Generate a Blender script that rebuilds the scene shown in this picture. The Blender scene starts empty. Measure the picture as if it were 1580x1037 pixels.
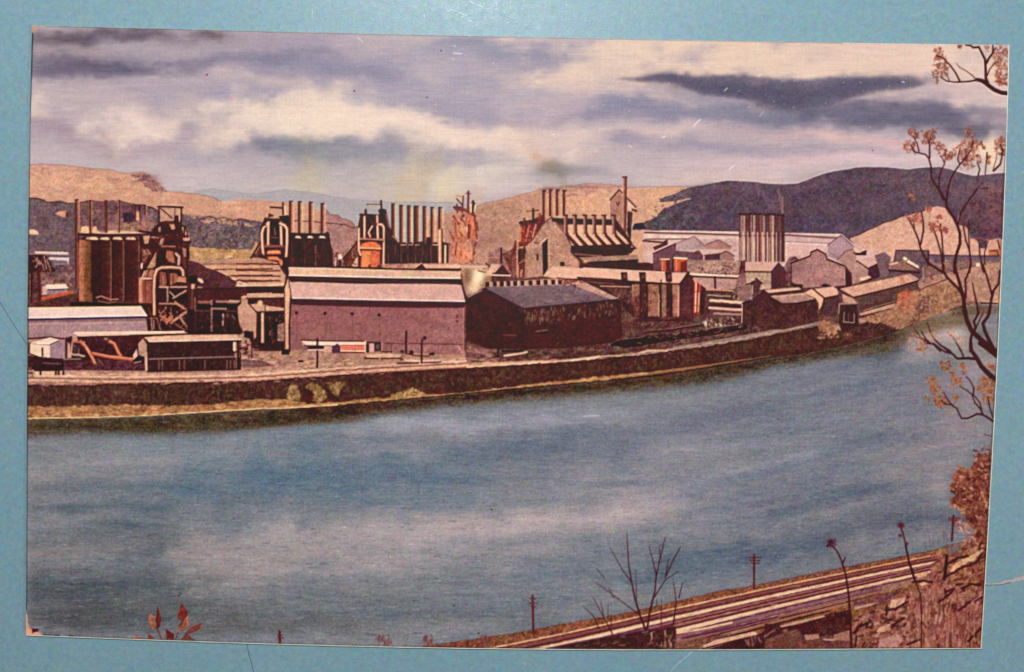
# An old glossy picture postcard of a riverside steel mill, lying on a worn light blue board.
# Everything is in metres: the card is 14 cm wide.
import bpy, math
import numpy as np
from mathutils import Matrix

SC = bpy.context.scene
COL = SC.collection
# ---------------------------------------------------------------- camera
cd = bpy.data.cameras.new('camera'); cam = bpy.data.objects.new('camera', cd); COL.objects.link(cam)
cd.lens = 50; cd.sensor_width = 36; cd.clip_start = .01; cd.clip_end = 20
CAMR = np.array([[0.9997131721731348, -0.020104074225389165, -0.013015359505906342],
               [0.020766205793466483, 0.9983831907478726, 0.052912844650805514],
               [0.011930552395901147, -0.05316794740853668, 0.9985143120095433]])
CAMP = np.array([-0.0029797171545519266, 0.011714640909245717, 0.20589509079913093])
m = Matrix([list(CAMR[i])+[CAMP[i]] for i in range(3)]+[[0, 0, 0, 1]])
cam.matrix_world = m
SC.camera = cam
# ---------------------------------------------------------------- light
w = bpy.data.worlds.new('World'); SC.world = w; w.use_nodes = True
w.node_tree.nodes['Background'].inputs[0].default_value = (1, .98, .96, 1)
w.node_tree.nodes['Background'].inputs[1].default_value = .24
def area(name, loc, target, size, power, color):
    l = bpy.data.lights.new(name, 'AREA'); l.shape = 'DISK'; l.size = size; l.energy = power; l.color = color
    o = bpy.data.objects.new(name, l); COL.objects.link(o)
    d = Matrix.Translation(loc).to_translation()-Matrix.Translation(target).to_translation()
    o.rotation_euler = d.to_track_quat('Z', 'Y').to_euler(); o.location = loc
    return o
area('flash_lamp', (-.012, .128, .235), (0, .01, 0), .035, .66, (1, .985, .96))
area('side_lamp', (.55, -.12, .42), (0, 0, 0), .12, 1.1, (1, .97, .93))
SC.view_settings.view_transform = 'Standard'; SC.view_settings.look = 'None'
SC.view_settings.exposure = 0; SC.view_settings.gamma = 1; SC.view_settings.use_curve_mapping = False

# ---------------------------------------------------------------- helpers
def lin(c):
    c = np.asarray(c, np.float64)/255.
    return np.where(c <= .04045, c/12.92, ((c+.055)/1.055)**2.4)
def plane_pt(px, py):
    """where the sight line through photograph pixel (px, py) meets the board (z = 0)"""
    px = np.asarray(px, float); py = np.asarray(py, float)
    f = 1580*50/36.
    d = np.stack([(px-790)/f, -(py-518.5)/f, -np.ones_like(px)], -1) @ CAMR.T
    t = -CAMP[2]/d[..., 2]
    return CAMP[0]+d[..., 0]*t, CAMP[1]+d[..., 1]*t
def mesh_obj(name, verts, faces, mat, parent=None):
    me = bpy.data.meshes.new(name); me.from_pydata([tuple(v) for v in verts], [], faces); me.update()
    me.materials.append(mat)
    o = bpy.data.objects.new(name, me); COL.objects.link(o); o.parent = parent
    return o
def NT(name):
    mt = bpy.data.materials.new(name); mt.use_nodes = True; nt = mt.node_tree
    return mt, nt, nt.nodes['Principled BSDF']
def node(nt, t, **k):
    n = nt.nodes.new(t)
    for a, b in k.items(): setattr(n, a, b)
    return n

# ---------------------------------------------------------------- the blue board
def blue_material():
    mt, nt, b = NT('blue_board_paper'); L_ = nt.links.new
    tc = node(nt, 'ShaderNodeTexCoord')
    def ns(scale, det=2, rough=.6):
        n = node(nt, 'ShaderNodeTexNoise'); n.inputs['Scale'].default_value = scale; n.inputs['Detail'].default_value = det
        n.inputs['Roughness'].default_value = rough; L_(tc.outputs['Object'], n.inputs['Vector']); return n
    fine, mid, big = ns(3400, 3), ns(1300, 2), ns(38, 4)
    def mix(kind, fac, a, bb):
        n = node(nt, 'ShaderNodeMix', data_type='RGBA', blend_type=kind)
        if isinstance(fac, float): n.inputs[0].default_value = fac
        else: L_(fac, n.inputs[0])
        for i, v in ((6, a), (7, bb)):
            if isinstance(v, tuple): n.inputs[i].default_value = v
            else: L_(v, n.inputs[i])
        return n.outputs[2]
    def ramp(src, p0, p1, c0=(0, 0, 0, 1), c1=(1, 1, 1, 1)):
        r = node(nt, 'ShaderNodeValToRGB'); r.color_ramp.elements[0].position = p0; r.color_ramp.elements[1].position = p1
        r.color_ramp.elements[0].color = c0; r.color_ramp.elements[1].color = c1; L_(src, r.inputs[0]); return r.outputs[0]
    base = mix('MIX', ramp(big.outputs[0], .3, .7), BLUE1, BLUE2)
    c = mix('OVERLAY', .30, base, fine.outputs[1])
    c = mix('OVERLAY', .30, c, mid.outputs[1])
    spots = ns(1500, 0)
    c = mix('MIX', ramp(spots.outputs[0], .78, .84, (0, 0, 0, 1), (.16, .16, .16, 1)), c, (.03, .07, .10, 1))
    wear = ns(620, 5, .75)
    c = mix('MIX', ramp(wear.outputs[0], .62, .80, (0, 0, 0, 1), (.35, .35, .35, 1)), c, (.52, .62, .64, 1))
    L_(c, b.inputs['Base Color'])
    L_(ramp(wear.outputs[0], .35, .75, (.42, .42, .42, 1), (.30, .30, .30, 1)), b.inputs['Roughness'])
    b.inputs['Specular IOR Level'].default_value = .32
    bp = node(nt, 'ShaderNodeBump'); bp.inputs['Strength'].default_value = .25; bp.inputs['Distance'].default_value = .00006
    L_(fine.outputs[0], bp.inputs['Height']); L_(bp.outputs[0], b.inputs['Normal'])
    return mt
BLUE1 = (.165, .298, .365, 1); BLUE2 = (.182, .315, .378, 1)
TZ = -.0004                                  # board surface; the picture side of the card is z = 0
bm_ = blue_material()
X0, X1, Y0, Y1 = -.30, .30, -.22, .24
vs = [(x, y, z) for z in (TZ-.004, TZ) for x, y in ((X0, Y0), (X1, Y0), (X1, Y1), (X0, Y1))]
fs = [(4, 5, 6, 7), (3, 2, 1, 0), (0, 1, 5, 4), (1, 2, 6, 5), (2, 3, 7, 6), (3, 0, 4, 7)]
board = mesh_obj('tabletop', vs, fs, bm_)
board['kind'] = 'structure'; board['label'] = 'worn light blue board that the postcard lies on'

def flat_mat(name, col, rough=.6):
    mt, nt, b = NT(name)
    n = node(nt, 'ShaderNodeTexNoise'); n.inputs['Scale'].default_value = 3000
    mx = node(nt, 'ShaderNodeMix', data_type='RGBA', blend_type='OVERLAY'); mx.inputs[0].default_value = .35
    mx.inputs[6].default_value = tuple(col)+(1,); tc = node(nt, 'ShaderNodeTexCoord')
    nt.links.new(tc.outputs['Object'], n.inputs['Vector']); nt.links.new(n.outputs[0], mx.inputs[7]); nt.links.new(mx.outputs[2], b.inputs['Base Color'])
    b.inputs['Roughness'].default_value = rough; b.inputs['Specular IOR Level'].default_value = .25
    return mt
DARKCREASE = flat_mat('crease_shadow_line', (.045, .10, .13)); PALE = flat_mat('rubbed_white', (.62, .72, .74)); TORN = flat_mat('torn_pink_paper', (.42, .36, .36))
r0 = np.random.default_rng(3)
def ribbon(name, pts, wd, mat, z=TZ+.00002, jit=.25, step=4):
    """a thin mark on the board, drawn through photograph positions; width in photograph pixels"""
    P = []
    for (a, b), (c, d) in zip(pts[:-1], pts[1:]):
        n = max(1, int(math.hypot(c-a, d-b)/step))
        for k in range(n): P.append((a+(c-a)*k/n+r0.normal()*jit, b+(d-b)*k/n+r0.normal()*jit))
    P.append(pts[-1]); V = []; F = []
    for i, (x, y) in enumerate(P):
        a = P[max(0, i-1)]; c = P[min(len(P)-1, i+1)]
        dx, dy = c[0]-a[0], c[1]-a[1]; l = math.hypot(dx, dy) or 1
        t = i/(len(P)-1); wv = (wd[0]*(1-t)+wd[1]*t)*r0.uniform(.75, 1.2)/2
        for s in (-1, 1):
            X, Y = plane_pt(x-dy/l*wv*s, y+dx/l*wv*s); V.append((float(X), float(Y), z))
    for i in range(len(P)-1): F.append((2*i, 2*i+1, 2*i+3, 2*i+2))
    return mesh_obj(name, V, F, mat, board)
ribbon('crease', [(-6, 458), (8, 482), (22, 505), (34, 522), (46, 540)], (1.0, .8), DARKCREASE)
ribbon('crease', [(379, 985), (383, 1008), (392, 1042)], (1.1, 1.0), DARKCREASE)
ribbon('crease', [(1030, 1042), (1050, 1022), (1082, 995)], (1.6, 2.4), flat_mat('faint_crease', (.27, .44, .50)))
ribbon('torn_streak', [(1518, 902), (1540, 902), (1560, 897), (1590, 890)], (1.6, 7.5), TORN, jit=.5)
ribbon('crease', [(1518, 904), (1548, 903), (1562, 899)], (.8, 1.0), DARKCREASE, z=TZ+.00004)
for a, b, wv in [((694, 13), (708, 18), .9), ((706, 18), (721, 23), 1.5), ((739, 8), (745, 10), 1.3), ((722, 30), (729, 33), 1.2), ((712, 26), (716, 24), 1), ((764, 2), (768, 8), 1.2), ((777, 17), (779, 19), 1.2), ((748, 24), (749, 27), 1), ((726, 2), (730, 5), 1.4), ((481, 13), (481, 26), .7)]:
    ribbon('scratch', [a, b], (wv, wv*.6), PALE, step=2)
for k in range(46):
    x = r0.normal(735, 60); y = abs(r0.normal(0, 22))+2
    if y < 45: ribbon('scratch', [(x, y), (x+r0.normal()*2.4, y+r0.normal()*2.0)], (.5+.8*r0.random(), .5), PALE, step=2)
# ---------------------------------------------------------------- print painter
# The postcard's printed picture is drawn here in ink colours, region by region;
# every drawn thing also claims its own patch of the card (array ID).
BW, BH = 1580, 1037
rng = np.random.default_rng(7)
INK = np.zeros((BH, BW, 3), np.float32)
ID = np.full((BH, BW), -1, np.int32)
PARTS = []                       # (name, label, parent index)
CUR = [-1]

def blur(a, r):
    if r < 1: return a
    for ax in (0, 1):
        for _ in range(2):
            p = [(0, 0)]*a.ndim; p[ax] = (r+1, r)
            c = np.cumsum(np.pad(a, p, mode='edge'), axis=ax, dtype=np.float64)
            n = a.shape[ax]
            if ax == 0: a = ((c[2*r+1:2*r+1+n]-c[:n])/(2*r+1)).astype(np.float32)
            else: a = ((c[:, 2*r+1:2*r+1+n]-c[:, :n])/(2*r+1)).astype(np.float32)
    return a

def noise(sx, sy, seed, ch=None):
    r = np.random.default_rng(seed)
    h, w = int(BH/sy)+4, int(BW/sx)+4
    g = r.standard_normal((h, w) if ch is None else (h, w, ch)).astype(np.float32)
    yy = np.arange(BH)/sy+1; xx = np.arange(BW)/sx+1
    y0 = yy.astype(int); x0 = xx.astype(int)
    fy = (yy-y0); fx = (xx-x0); fy = fy*fy*(3-2*fy); fx = fx*fx*(3-2*fx)
    if ch is None: fy = fy[:, None]; fx = fx[None, :]
    else: fy = fy[:, None, None]; fx = fx[None, :, None]
    a = g[y0][:, x0]; b = g[y0][:, x0+1]; c = g[y0+1][:, x0]; d = g[y0+1][:, x0+1]
    o = (a*(1-fx)+b*fx)*(1-fy)+(c*(1-fx)+d*fx)*fy
    return (o/o.std()).astype(np.float32)

NF = noise(1.7, 1.7, 1); NM = noise(6, 5, 2); NL = noise(22, 14, 3)
NC = noise(2.1, 2.1, 4, 3); NCM = noise(11, 8, 5, 3)
TEX = (NF*.5+NM*.35+NL*.3)
TEXC = NC*.6+NCM*.5
WX = noise(60, 40, 11)*.6+noise(26, 18, 12)*.35+noise(10, 7, 13)*.2
WY = noise(60, 40, 21)*.6+noise(26, 18, 22)*.35+noise(10, 7, 23)*.2
YY, XX = np.mgrid[0:BH, 0:BW].astype(np.float32)
XX += .5; YY += .5

OR = {'A': (30, 230, 3.95), 'B': (30, 430, 3.95), 'C': (380, 230, 3.95), 'D': (380, 400, 3.95), 'E': (700, 230, 3.95),
      'F': (700, 400, 3.95), 'G': (1000, 280, 3.95), 'H': (1180, 360, 3.95), 'J': (1180, 777, 3.95), 'K': (800, 777, 3.95),
      'L': (400, 777, 3.95), 'M': (0, 777, 3.95), 'N': (0, 0, 2.926), 'O': (520, 0, 2.926), 'P': (1040, 0, 2.926),
      'Q': (0, 560, 2.926), 'R': (520, 560, 2.926), 'S': (1040, 500, 2.926),
      'a': (100, 300, 7.15), 'b': (200, 390, 7.15), 'c': (35, 470, 7.15), 'd': (460, 480, 7.15), 'e': (380, 290, 7.15),
      'f': (540, 290, 7.15), 'g': (900, 390, 7.15), 'h': (1060, 400, 7.15), 'i': (1380, 840, 7.9),
      '1': (1380, 50, 7.9), '2': (1380, 170, 7.9), '3': (1380, 290, 7.9), '4': (1380, 410, 7.9), '5': (1380, 530, 7.9),
      '6': (1380, 670, 7.9), 'T': (0, 0, 1)}
FR = [0, 0, 1]
def at(k): FR[:] = OR[k]
def tp(pts): return [(FR[0]+x/FR[2], FR[1]+y/FR[2]) for x, y in pts]
def part(name, label=None, parent=None):
    PARTS.append((name, label, parent)); CUR[0] = len(PARTS)-1
    return CUR[0]

def put(x0, y0, cov, col, alpha, tex, claim):
    h, w = cov.shape
    if h == 0 or w == 0: return
    s = (slice(y0, y0+h), slice(x0, x0+w))
    c = np.asarray(col, np.float32)
    if c.ndim == 1: c = np.broadcast_to(c, (h, w, 3))
    if tex:
        c = c*(1+tex*TEX[s][..., None]*.62)+tex*16*TEXC[s]
    a = (cov*alpha)[..., None]
    INK[s] = INK[s]*(1-a)+c*a
    if claim and CUR[0] >= 0: ID[s][cov*min(1, alpha*1.3) > .5] = CUR[0]

def cover(pts):
    pts = np.asarray(pts, float)
    x0 = max(0, int(math.floor(pts[:, 0].min()))-1); x1 = min(BW, int(math.ceil(pts[:, 0].max()))+1)
    y0 = max(0, int(math.floor(pts[:, 1].min()))-1); y1 = min(BH, int(math.ceil(pts[:, 1].max()))+1)
    w, h = x1-x0, y1-y0
    if w <= 0 or h <= 0: return 0, 0, np.zeros((0, 0), np.float32)
    n = 4
    cov = np.zeros((h*n, w), np.float32)
    ax, ay = pts[:, 0], pts[:, 1]; bx, by = np.roll(ax, -1), np.roll(ay, -1)
    gx = np.arange(w)
    for r in range(h*n):
        yy = y0+(r+.5)/n
        m = ((ay <= yy) & (by > yy)) | ((by <= yy) & (ay > yy))
        if not m.any(): continue
        xs = np.sort(ax[m]+(yy-ay[m])/(by[m]-ay[m])*(bx[m]-ax[m]))-x0
        for k in range(0, len(xs)-1, 2):
            a, b = max(0., xs[k]), min(float(w), xs[k+1])
            if b <= a: continue
            ia, ib = int(a), int(min(b, w-1e-6))
            if ia == ib: cov[r, ia] += b-a
            else:
                cov[r, ia] += ia+1-a; cov[r, ia+1:ib] += 1; cov[r, ib] += b-ib
    return x0, y0, np.clip(cov.reshape(h, n, w).mean(1), 0, 1)

def rough(pts, amp=1.5, step=5, closed=False):
    P = list(pts)+([pts[0]] if closed else [])
    out = []
    for (a, b), (c, d) in zip(P[:-1], P[1:]):
        L = math.hypot(c-a, d-b); n = max(1, int(L/step))
        for k in range(n):
            t = k/n
            j = amp if k or len(out) else 0
            out.append((a+(c-a)*t+rng.normal()*j*.4, b+(d-b)*t+rng.normal()*j*.6))
    if not closed: out.append(P[-1])
    return out

def poly(pts, col, alpha=1, tex=.1, grad=None, gdir='y', claim=True, ra=0, rs=5, raw=False, soft=0):
    p = pts if raw else tp(pts)
    if ra: p = rough(p, ra, rs, True)
    x0, y0, cov = cover(p)
    if cov.size == 0: return
    if soft:
        pad = soft*2
        X0, Y0 = max(0, x0-pad), max(0, y0-pad)
        X1, Y1 = min(BW, x0+cov.shape[1]+pad), min(BH, y0+cov.shape[0]+pad)
        big = np.zeros((Y1-Y0, X1-X0), np.float32); big[y0-Y0:y0-Y0+cov.shape[0], x0-X0:x0-X0+cov.shape[1]] = cov
        cov = blur(big, soft); x0, y0 = X0, Y0
    c = np.asarray(col, np.float32)
    if grad is not None:
        h, w = cov.shape
        t = (np.arange(h)/max(1, h-1))[:, None] if gdir == 'y' else (np.arange(w)/max(1, w-1))[None, :]
        t = np.broadcast_to(t, (h, w))[..., None]
        c = c*(1-t)+np.asarray(grad, np.float32)*t
    put(x0, y0, cov, c, alpha, tex, claim)

def rect(x0, y0, x1, y1, col, **k): poly([(x0, y0), (x1, y0), (x1, y1), (x0, y1)], col, **k)

def line(pts, w, col, w2=None, alpha=1, tex=.05, claim=True, raw=False, jit=0):
    p = pts if raw else tp(pts)
    if jit: p = rough(p, jit, 4)
    n = len(p)-1
    if w2 is None: w2 = w
    ax = np.array([q[0] for q in p]); ay = np.array([q[1] for q in p])
    m = max(w, w2)/2+1.5
    x0 = max(0, int(ax.min()-m)); x1 = min(BW, int(ax.max()+m)+1); y0 = max(0, int(ay.min()-m)); y1 = min(BH, int(ay.max()+m)+1)
    if x1 <= x0 or y1 <= y0: return
    cov = np.zeros((y1-y0, x1-x0), np.float32)
    seg = np.hypot(np.diff(ax), np.diff(ay)); L = max(seg.sum(), 1e-6); s = 0
    for k in range(n):
        wa = w+(w2-w)*s/L; wb = w+(w2-w)*(s+seg[k])/L; s += seg[k]
        mm = max(wa, wb)/2+1.5
        u0 = max(x0, int(min(ax[k], ax[k+1])-mm)); u1 = min(x1, int(max(ax[k], ax[k+1])+mm)+1)
        v0 = max(y0, int(min(ay[k], ay[k+1])-mm)); v1 = min(y1, int(max(ay[k], ay[k+1])+mm)+1)
        if u1 <= u0 or v1 <= v0: continue
        X = XX[v0:v1, u0:u1]; Y = YY[v0:v1, u0:u1]
        dx, dy = ax[k+1]-ax[k], ay[k+1]-ay[k]; l2 = dx*dx+dy*dy+1e-9
        t = np.clip(((X-ax[k])*dx+(Y-ay[k])*dy)/l2, 0, 1)
        d = np.hypot(X-ax[k]-t*dx, Y-ay[k]-t*dy)
        ww = wa+(wb-wa)*t
        c = np.clip(ww/2-d+.5, 0, 1)*np.clip(ww, 0, 1)
        sub = cov[v0-y0:v1-y0, u0-x0:u1-x0]; np.maximum(sub, c, out=sub)
    put(x0, y0, cov, col, alpha, tex, claim)

def L(w, col, *pts, **k): line(list(pts), w, col, **k)

def blob(x, y, rx, ry, col, alpha=1, ang=0, warp=.35, hard=1., claim=False, tex=0):
    cx, cy = FR[0]+x/FR[2], FR[1]+y/FR[2]
    R = max(rx, ry)*2.6+8
    x0, x1 = max(0, int(cx-R)), min(BW, int(cx+R)); y0, y1 = max(0, int(cy-R)), min(BH, int(cy+R))
    if x1 <= x0 or y1 <= y0: return
    s = (slice(y0, y1), slice(x0, x1))
    ca, sa = math.cos(math.radians(ang)), math.sin(math.radians(ang))
    X = XX[s]-cx; Y = YY[s]-cy
    U = (X*ca+Y*sa)/rx+WX[s]*warp; V = (-X*sa+Y*ca)/ry+WY[s]*warp
    d = U*U+V*V
    cov = np.exp(-np.power(np.maximum(d, 1e-6), hard)*.9)
    put(x0, y0, cov, col, alpha, tex, claim)

def dabs(pts, n, size, cols, ang=0, spread=.4, asp=2.2, alpha=.9, seed=0, claim=True, raw=False):
    """short brush strokes scattered inside a polygon"""
    r = np.random.default_rng(seed+len(PARTS)*131)
    p = np.array(pts if raw else tp(pts)); x0, y0, cov = cover(p)
    if cov.size == 0: return
    ys, xs = np.nonzero(cov > .5)
    if len(ys) == 0: return
    for k in range(n):
        q = r.integers(len(ys)); cx, cy = xs[q]+x0+.5, ys[q]+y0+.5
        s = size*r.uniform(.5, 1.4); a = math.radians(ang)+r.normal()*spread
        dx, dy = math.cos(a)*s*asp/2, math.sin(a)*s*asp/2
        c = np.array(cols[r.integers(len(cols))], float)+r.normal()*6
        line([(cx-dx, cy-dy), (cx+dx, cy+dy)], s, c, alpha=alpha, raw=True, claim=claim)
# ================================================================= the sky
at('T')
part('printed_sky', 'overcast sky of cream and lavender grey clouds printed across the top of the card')
INK[:] = (182, 170, 176); ID[:560] = CUR[0]
for b in [
 # x, y, rx, ry, colour, alpha, angle
 (100,140,240,60,(178,164,170),.8,0),(420,100,300,60,(168,160,174),.9,0),(720,120,200,70,(164,160,176),.95,0),
 (1250,92,430,60,(228,202,184),1,0),(1100,80,260,40,(226,202,180),1,0),(1480,90,160,40,(224,196,180),.9,0),
 (150,57,170,13,(112,104,116),.9,1),(110,62,90,12,(98,92,104),.5,0),(70,56,50,9,(120,112,118),.6,0),(325,53,26,6,(118,108,112),.9,0),
 (330,78,140,10,(176,166,172),.8,0),(120,80,100,9,(164,152,156),.7,0),
 (120,102,120,17,(108,104,122),.95,4),(210,110,100,13,(106,106,124),.85,-2),(60,100,60,14,(120,114,130),.7,0),(330,94,90,11,(134,130,148),.7,-4),
 (470,92,130,20,(146,144,164),.75,3),(430,88,60,9,(128,128,150),.5,0),(540,106,60,10,(138,138,160),.6,6),
 (420,122,110,10,(200,184,182),.8,6),(300,128,70,9,(188,176,180),.6,-4),(390,140,90,13,(160,154,174),.75,0),(250,142,70,12,(172,162,174),.6,0),
 (90,140,70,20,(190,176,178),.6,0),(57,165,20,24,(224,204,186),.85,0),(80,196,60,14,(158,142,152),.7,5),(120,214,110,14,(166,148,158),.7,5),
 (190,172,90,14,(194,178,180),.7,0),(170,150,70,8,(198,182,182),.4,0),
 (205,196,76,22,(230,210,196),.95,6),(255,190,60,12,(222,202,188),.8,0),(180,208,30,9,(222,200,186),.6,0),
 (240,226,80,13,(170,156,168),.75,-4),(292,200,18,11,(164,152,166),.85,0),(300,220,36,9,(168,154,166),.7,0),
 (470,176,116,34,(232,214,194),1,0),(480,148,36,24,(226,206,188),.95,0),(510,160,50,24,(226,206,188),.8,10),(350,205,44,16,(228,208,190),.95,0),(400,176,70,18,(220,202,190),.9,-10),
 (560,182,110,26,(232,212,192),1,4),(650,196,110,24,(232,210,192),1,6),(740,208,100,24,(228,206,190),.95,8),(800,222,60,22,(222,200,184),.9,10),(850,214,60,16,(214,192,182),.7,0),(380,212,20,10,(226,206,190),.6,0),
 (440,222,58,16,(124,130,148),.95,3),(410,216,26,11,(128,130,148),.8,-14),(490,222,46,13,(128,136,146),.85,6),(470,240,60,12,(134,142,150),.75,4),(470,214,18,7,(160,160,140),.5,0),(478,244,20,12,(130,136,134),.4,0),
 (560,232,60,14,(140,142,156),.85,0),(620,236,60,12,(144,144,160),.8,0),(540,246,70,12,(142,146,156),.7,0),(700,250,60,14,(158,154,168),.7,4),
 (370,252,120,16,(172,164,176),.75,3),(400,272,140,14,(180,170,178),.7,3),(330,270,70,12,(190,178,184),.5,0),(250,262,60,14,(188,176,180),.5,0),(330,240,60,10,(166,158,170),.5,0),
 (480,268,80,10,(150,152,160),.45,0),(470,284,60,14,(188,180,168),.6,0),(560,272,70,18,(170,166,170),.6,0),(420,292,110,9,(176,172,178),.5,0),
 (645,236,20,16,(190,178,156),.5,0),(640,276,16,28,(188,174,152),.5,14),(655,258,10,22,(180,166,142),.45,28),(672,268,14,14,(198,184,160),.5,0),(690,286,24,14,(204,196,168),.6,0),(620,290,26,18,(184,178,160),.6,0),(595,270,18,30,(180,176,160),.4,0),(480,262,16,22,(188,178,158),.4,0),
 (740,276,60,18,(206,196,186),.8,0),(760,262,50,14,(204,194,188),.7,0),(770,246,60,8,(180,170,176),.4,0),
 (750,74,100,16,(140,142,162),.85,0),(690,66,60,9,(142,144,164),.6,0),(800,90,100,16,(148,146,166),.7,0),(660,150,110,14,(168,162,176),.7,0),(600,70,60,10,(184,172,174),.5,0),(650,62,30,7,(200,184,176),.6,0),
 (600,130,90,12,(160,156,174),.6,0),(740,180,60,11,(156,152,168),.8,6),(700,165,70,12,(160,154,170),.7,5),(800,192,36,7,(178,160,166),.7,8),(580,150,60,10,(170,164,176),.5,0),(760,120,120,20,(166,158,172),.6,0),
 (880,150,80,24,(190,172,178),.75,-35),(930,110,70,18,(206,186,180),.8,-35),(960,90,70,16,(218,196,180),.7,-30),(870,180,40,14,(186,168,176),.6,-20),
 (940,162,62,16,(146,144,164),.95,-16),(980,166,80,15,(140,140,162),.9,4),(905,180,44,8,(150,144,164),.85,-8),(1040,176,80,10,(146,144,164),.8,0),(1060,150,60,10,(168,160,174),.7,6),
 (1010,134,80,5,(190,174,176),.6,4),
 (960,204,110,9,(212,190,184),.85,-2),(1090,196,90,8,(206,184,184),.8,0),(900,212,70,9,(214,194,184),.6,0),
 (1050,218,120,8,(156,148,166),.8,4),(1000,222,50,6,(162,154,170),.7,8),(1120,230,100,8,(158,150,168),.75,3),(1220,228,90,7,(166,154,168),.6,0),
 (1000,240,130,10,(188,172,180),.7,4),(1100,250,100,9,(198,178,182),.7,0),(960,262,110,10,(190,176,184),.6,0),
 (868,262,36,9,(128,128,132),.65,8),(850,252,16,9,(140,130,120),.7,30),(835,240,14,12,(188,158,146),.5,40),(905,262,40,7,(142,142,154),.7,6),(860,280,26,8,(160,158,150),.4,0),(815,220,14,14,(206,176,168),.4,30),
 (940,280,90,9,(170,164,176),.6,0),(800,290,60,12,(196,186,184),.7,0),
 # the dark bank of cloud at the right
 (1100,133,62,12,(98,98,118),1,6),(1160,140,80,14,(94,96,116),1,4),(1230,150,80,16,(94,94,114),1,2),(1290,140,80,14,(98,96,116),.95,-8),(1360,128,60,8,(106,102,120),.9,-3),(1050,124,30,6,(104,102,122),.9,6),(1010,121,40,4,(120,114,130),.85,0),(1240,164,60,8,(104,104,122),.7,0),(1400,128,40,5,(124,114,128),.7,0),(1090,120,40,5,(100,98,118),.6,0),
 (1120,176,80,12,(136,138,156),.85,4),(1180,178,60,12,(128,130,150),.8,6),(1100,158,50,6,(156,152,166),.8,10),(1250,178,70,12,(116,118,140),.8,0),
 (1400,148,110,6,(192,172,174),.85,-6),(1500,142,80,10,(204,180,178),.85,2),(1340,158,50,5,(150,142,158),.7,-10),
 (1350,182,120,16,(112,112,134),.9,3),(1440,186,110,20,(104,104,124),.9,3),(1500,200,70,16,(106,104,122),.85,0),(1420,166,90,8,(110,108,128),.8,3),(1540,176,30,10,(128,120,134),.7,0),
 (1240,204,110,8,(190,166,172),.8,4),(1310,212,80,8,(216,186,180),.9,7),(1380,222,60,7,(206,174,178),.85,4),(1170,196,60,6,(160,152,166),.5,4),
 (1180,238,100,7,(162,152,170),.6,0),(1300,232,70,5,(172,156,172),.6,0),(1240,252,130,9,(204,180,186),.8,0),(1350,246,90,9,(212,184,190),.85,0),(1150,266,100,9,(200,180,184),.8,0),
 (1480,238,60,18,(226,196,186),.9,0),(1530,236,30,24,(232,206,176),.9,0),(1100,278,100,9,(204,182,178),.6,0),(1545,185,14,12,(176,156,160),.6,0)]:
    blob(b[0], b[1], b[2]*.92, b[3]*1.0, b[4], b[5]*.95, b[6], warp=.42, hard=1.2)
# smoke drifting up from the stacks
for x, y, rx, ry, c, a, g in [(652,284,9,30,(186,172,150),.5,12),(668,262,8,30,(182,168,144),.5,24),(640,268,10,34,(194,180,158),.45,-6),(690,280,7,26,(206,192,160),.5,22),(622,286,8,26,(186,176,144),.45,0),(700,262,10,16,(206,194,164),.4,30),(478,262,12,30,(184,172,150),.5,-10),(462,286,10,20,(186,178,146),.45,0),(492,288,8,20,(190,182,152),.4,10),(500,262,9,14,(178,176,156),.35,0),(848,258,12,16,(150,136,118),.6,30),(862,270,22,8,(118,116,116),.6,10),(872,284,8,10,(150,146,132),.5,0),(830,236,12,10,(196,158,138),.45,40),(700,300,14,16,(214,190,150),.4,0),(736,300,10,14,(206,170,140),.45,20)]:
    blob(x, y, rx, ry, c, a, g, warp=.5, hard=1)
# torn, streaky edges and the weave of the brushwork
STR = noise(26, 2.6, 31)*.6+noise(9, 1.8, 32)*.5
INK[:480] += STR[:480, :, None]*2.6
cl_ = [(975,122),(1010,118),(1040,117),(1075,121),(1100,116),(1150,117),(1180,119),(1215,124),(1250,122),(1290,119),(1340,121),(1380,122),(1430,128),(1410,136),(1370,139),(1330,146),(1290,160),(1250,168),(1215,166),(1180,158),(1130,150),(1085,146),(1060,136),(1040,128),(1005,126)]
poly(cl_, (104,103,122), .75, tex=.05, ra=1.6, rs=5, soft=2, claim=False)
blob(1040,120,30,4,(110,106,124),.6,4)
# ================================================================= far hills
part('printed_distant_hill', 'pale grey green ridge on the horizon, the farthest hill', )
pts = [(300,296),(330,292),(370,298),(400,299),(440,293),(480,297),(540,308),(600,312),(640,312),(690,312),(740,316),(740,420),(300,420)]
poly(pts, (170,164,166), .6, tex=.04, grad=(182,170,160), ra=.8)
line([(300,296),(330,292),(370,298),(400,299),(440,293),(480,297),(540,308),(600,312),(640,312),(700,313)], 1.1, (136,128,138), alpha=.5, claim=False, jit=.7)
part('printed_tan_hill', 'long tan hillside with a dark rocky knob at the far left of the picture')
at('A')
top = [(50,96),(130,94),(230,97),(330,106),(400,115),(480,122),(560,128),(620,146),(680,150),(720,143),(750,140),(780,152),(800,175),(830,195),(850,210),(880,240),(905,260),(980,265),(1040,270),(1090,275),(1160,290),(1230,318),(1270,322),(1330,305),(1450,310),(1580,322),(1690,330),(1760,336)]
poly(top+[(1900,420),(2050,700),(50,700)], (204,154,128), 1, tex=.08, grad=(194,144,120))
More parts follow.
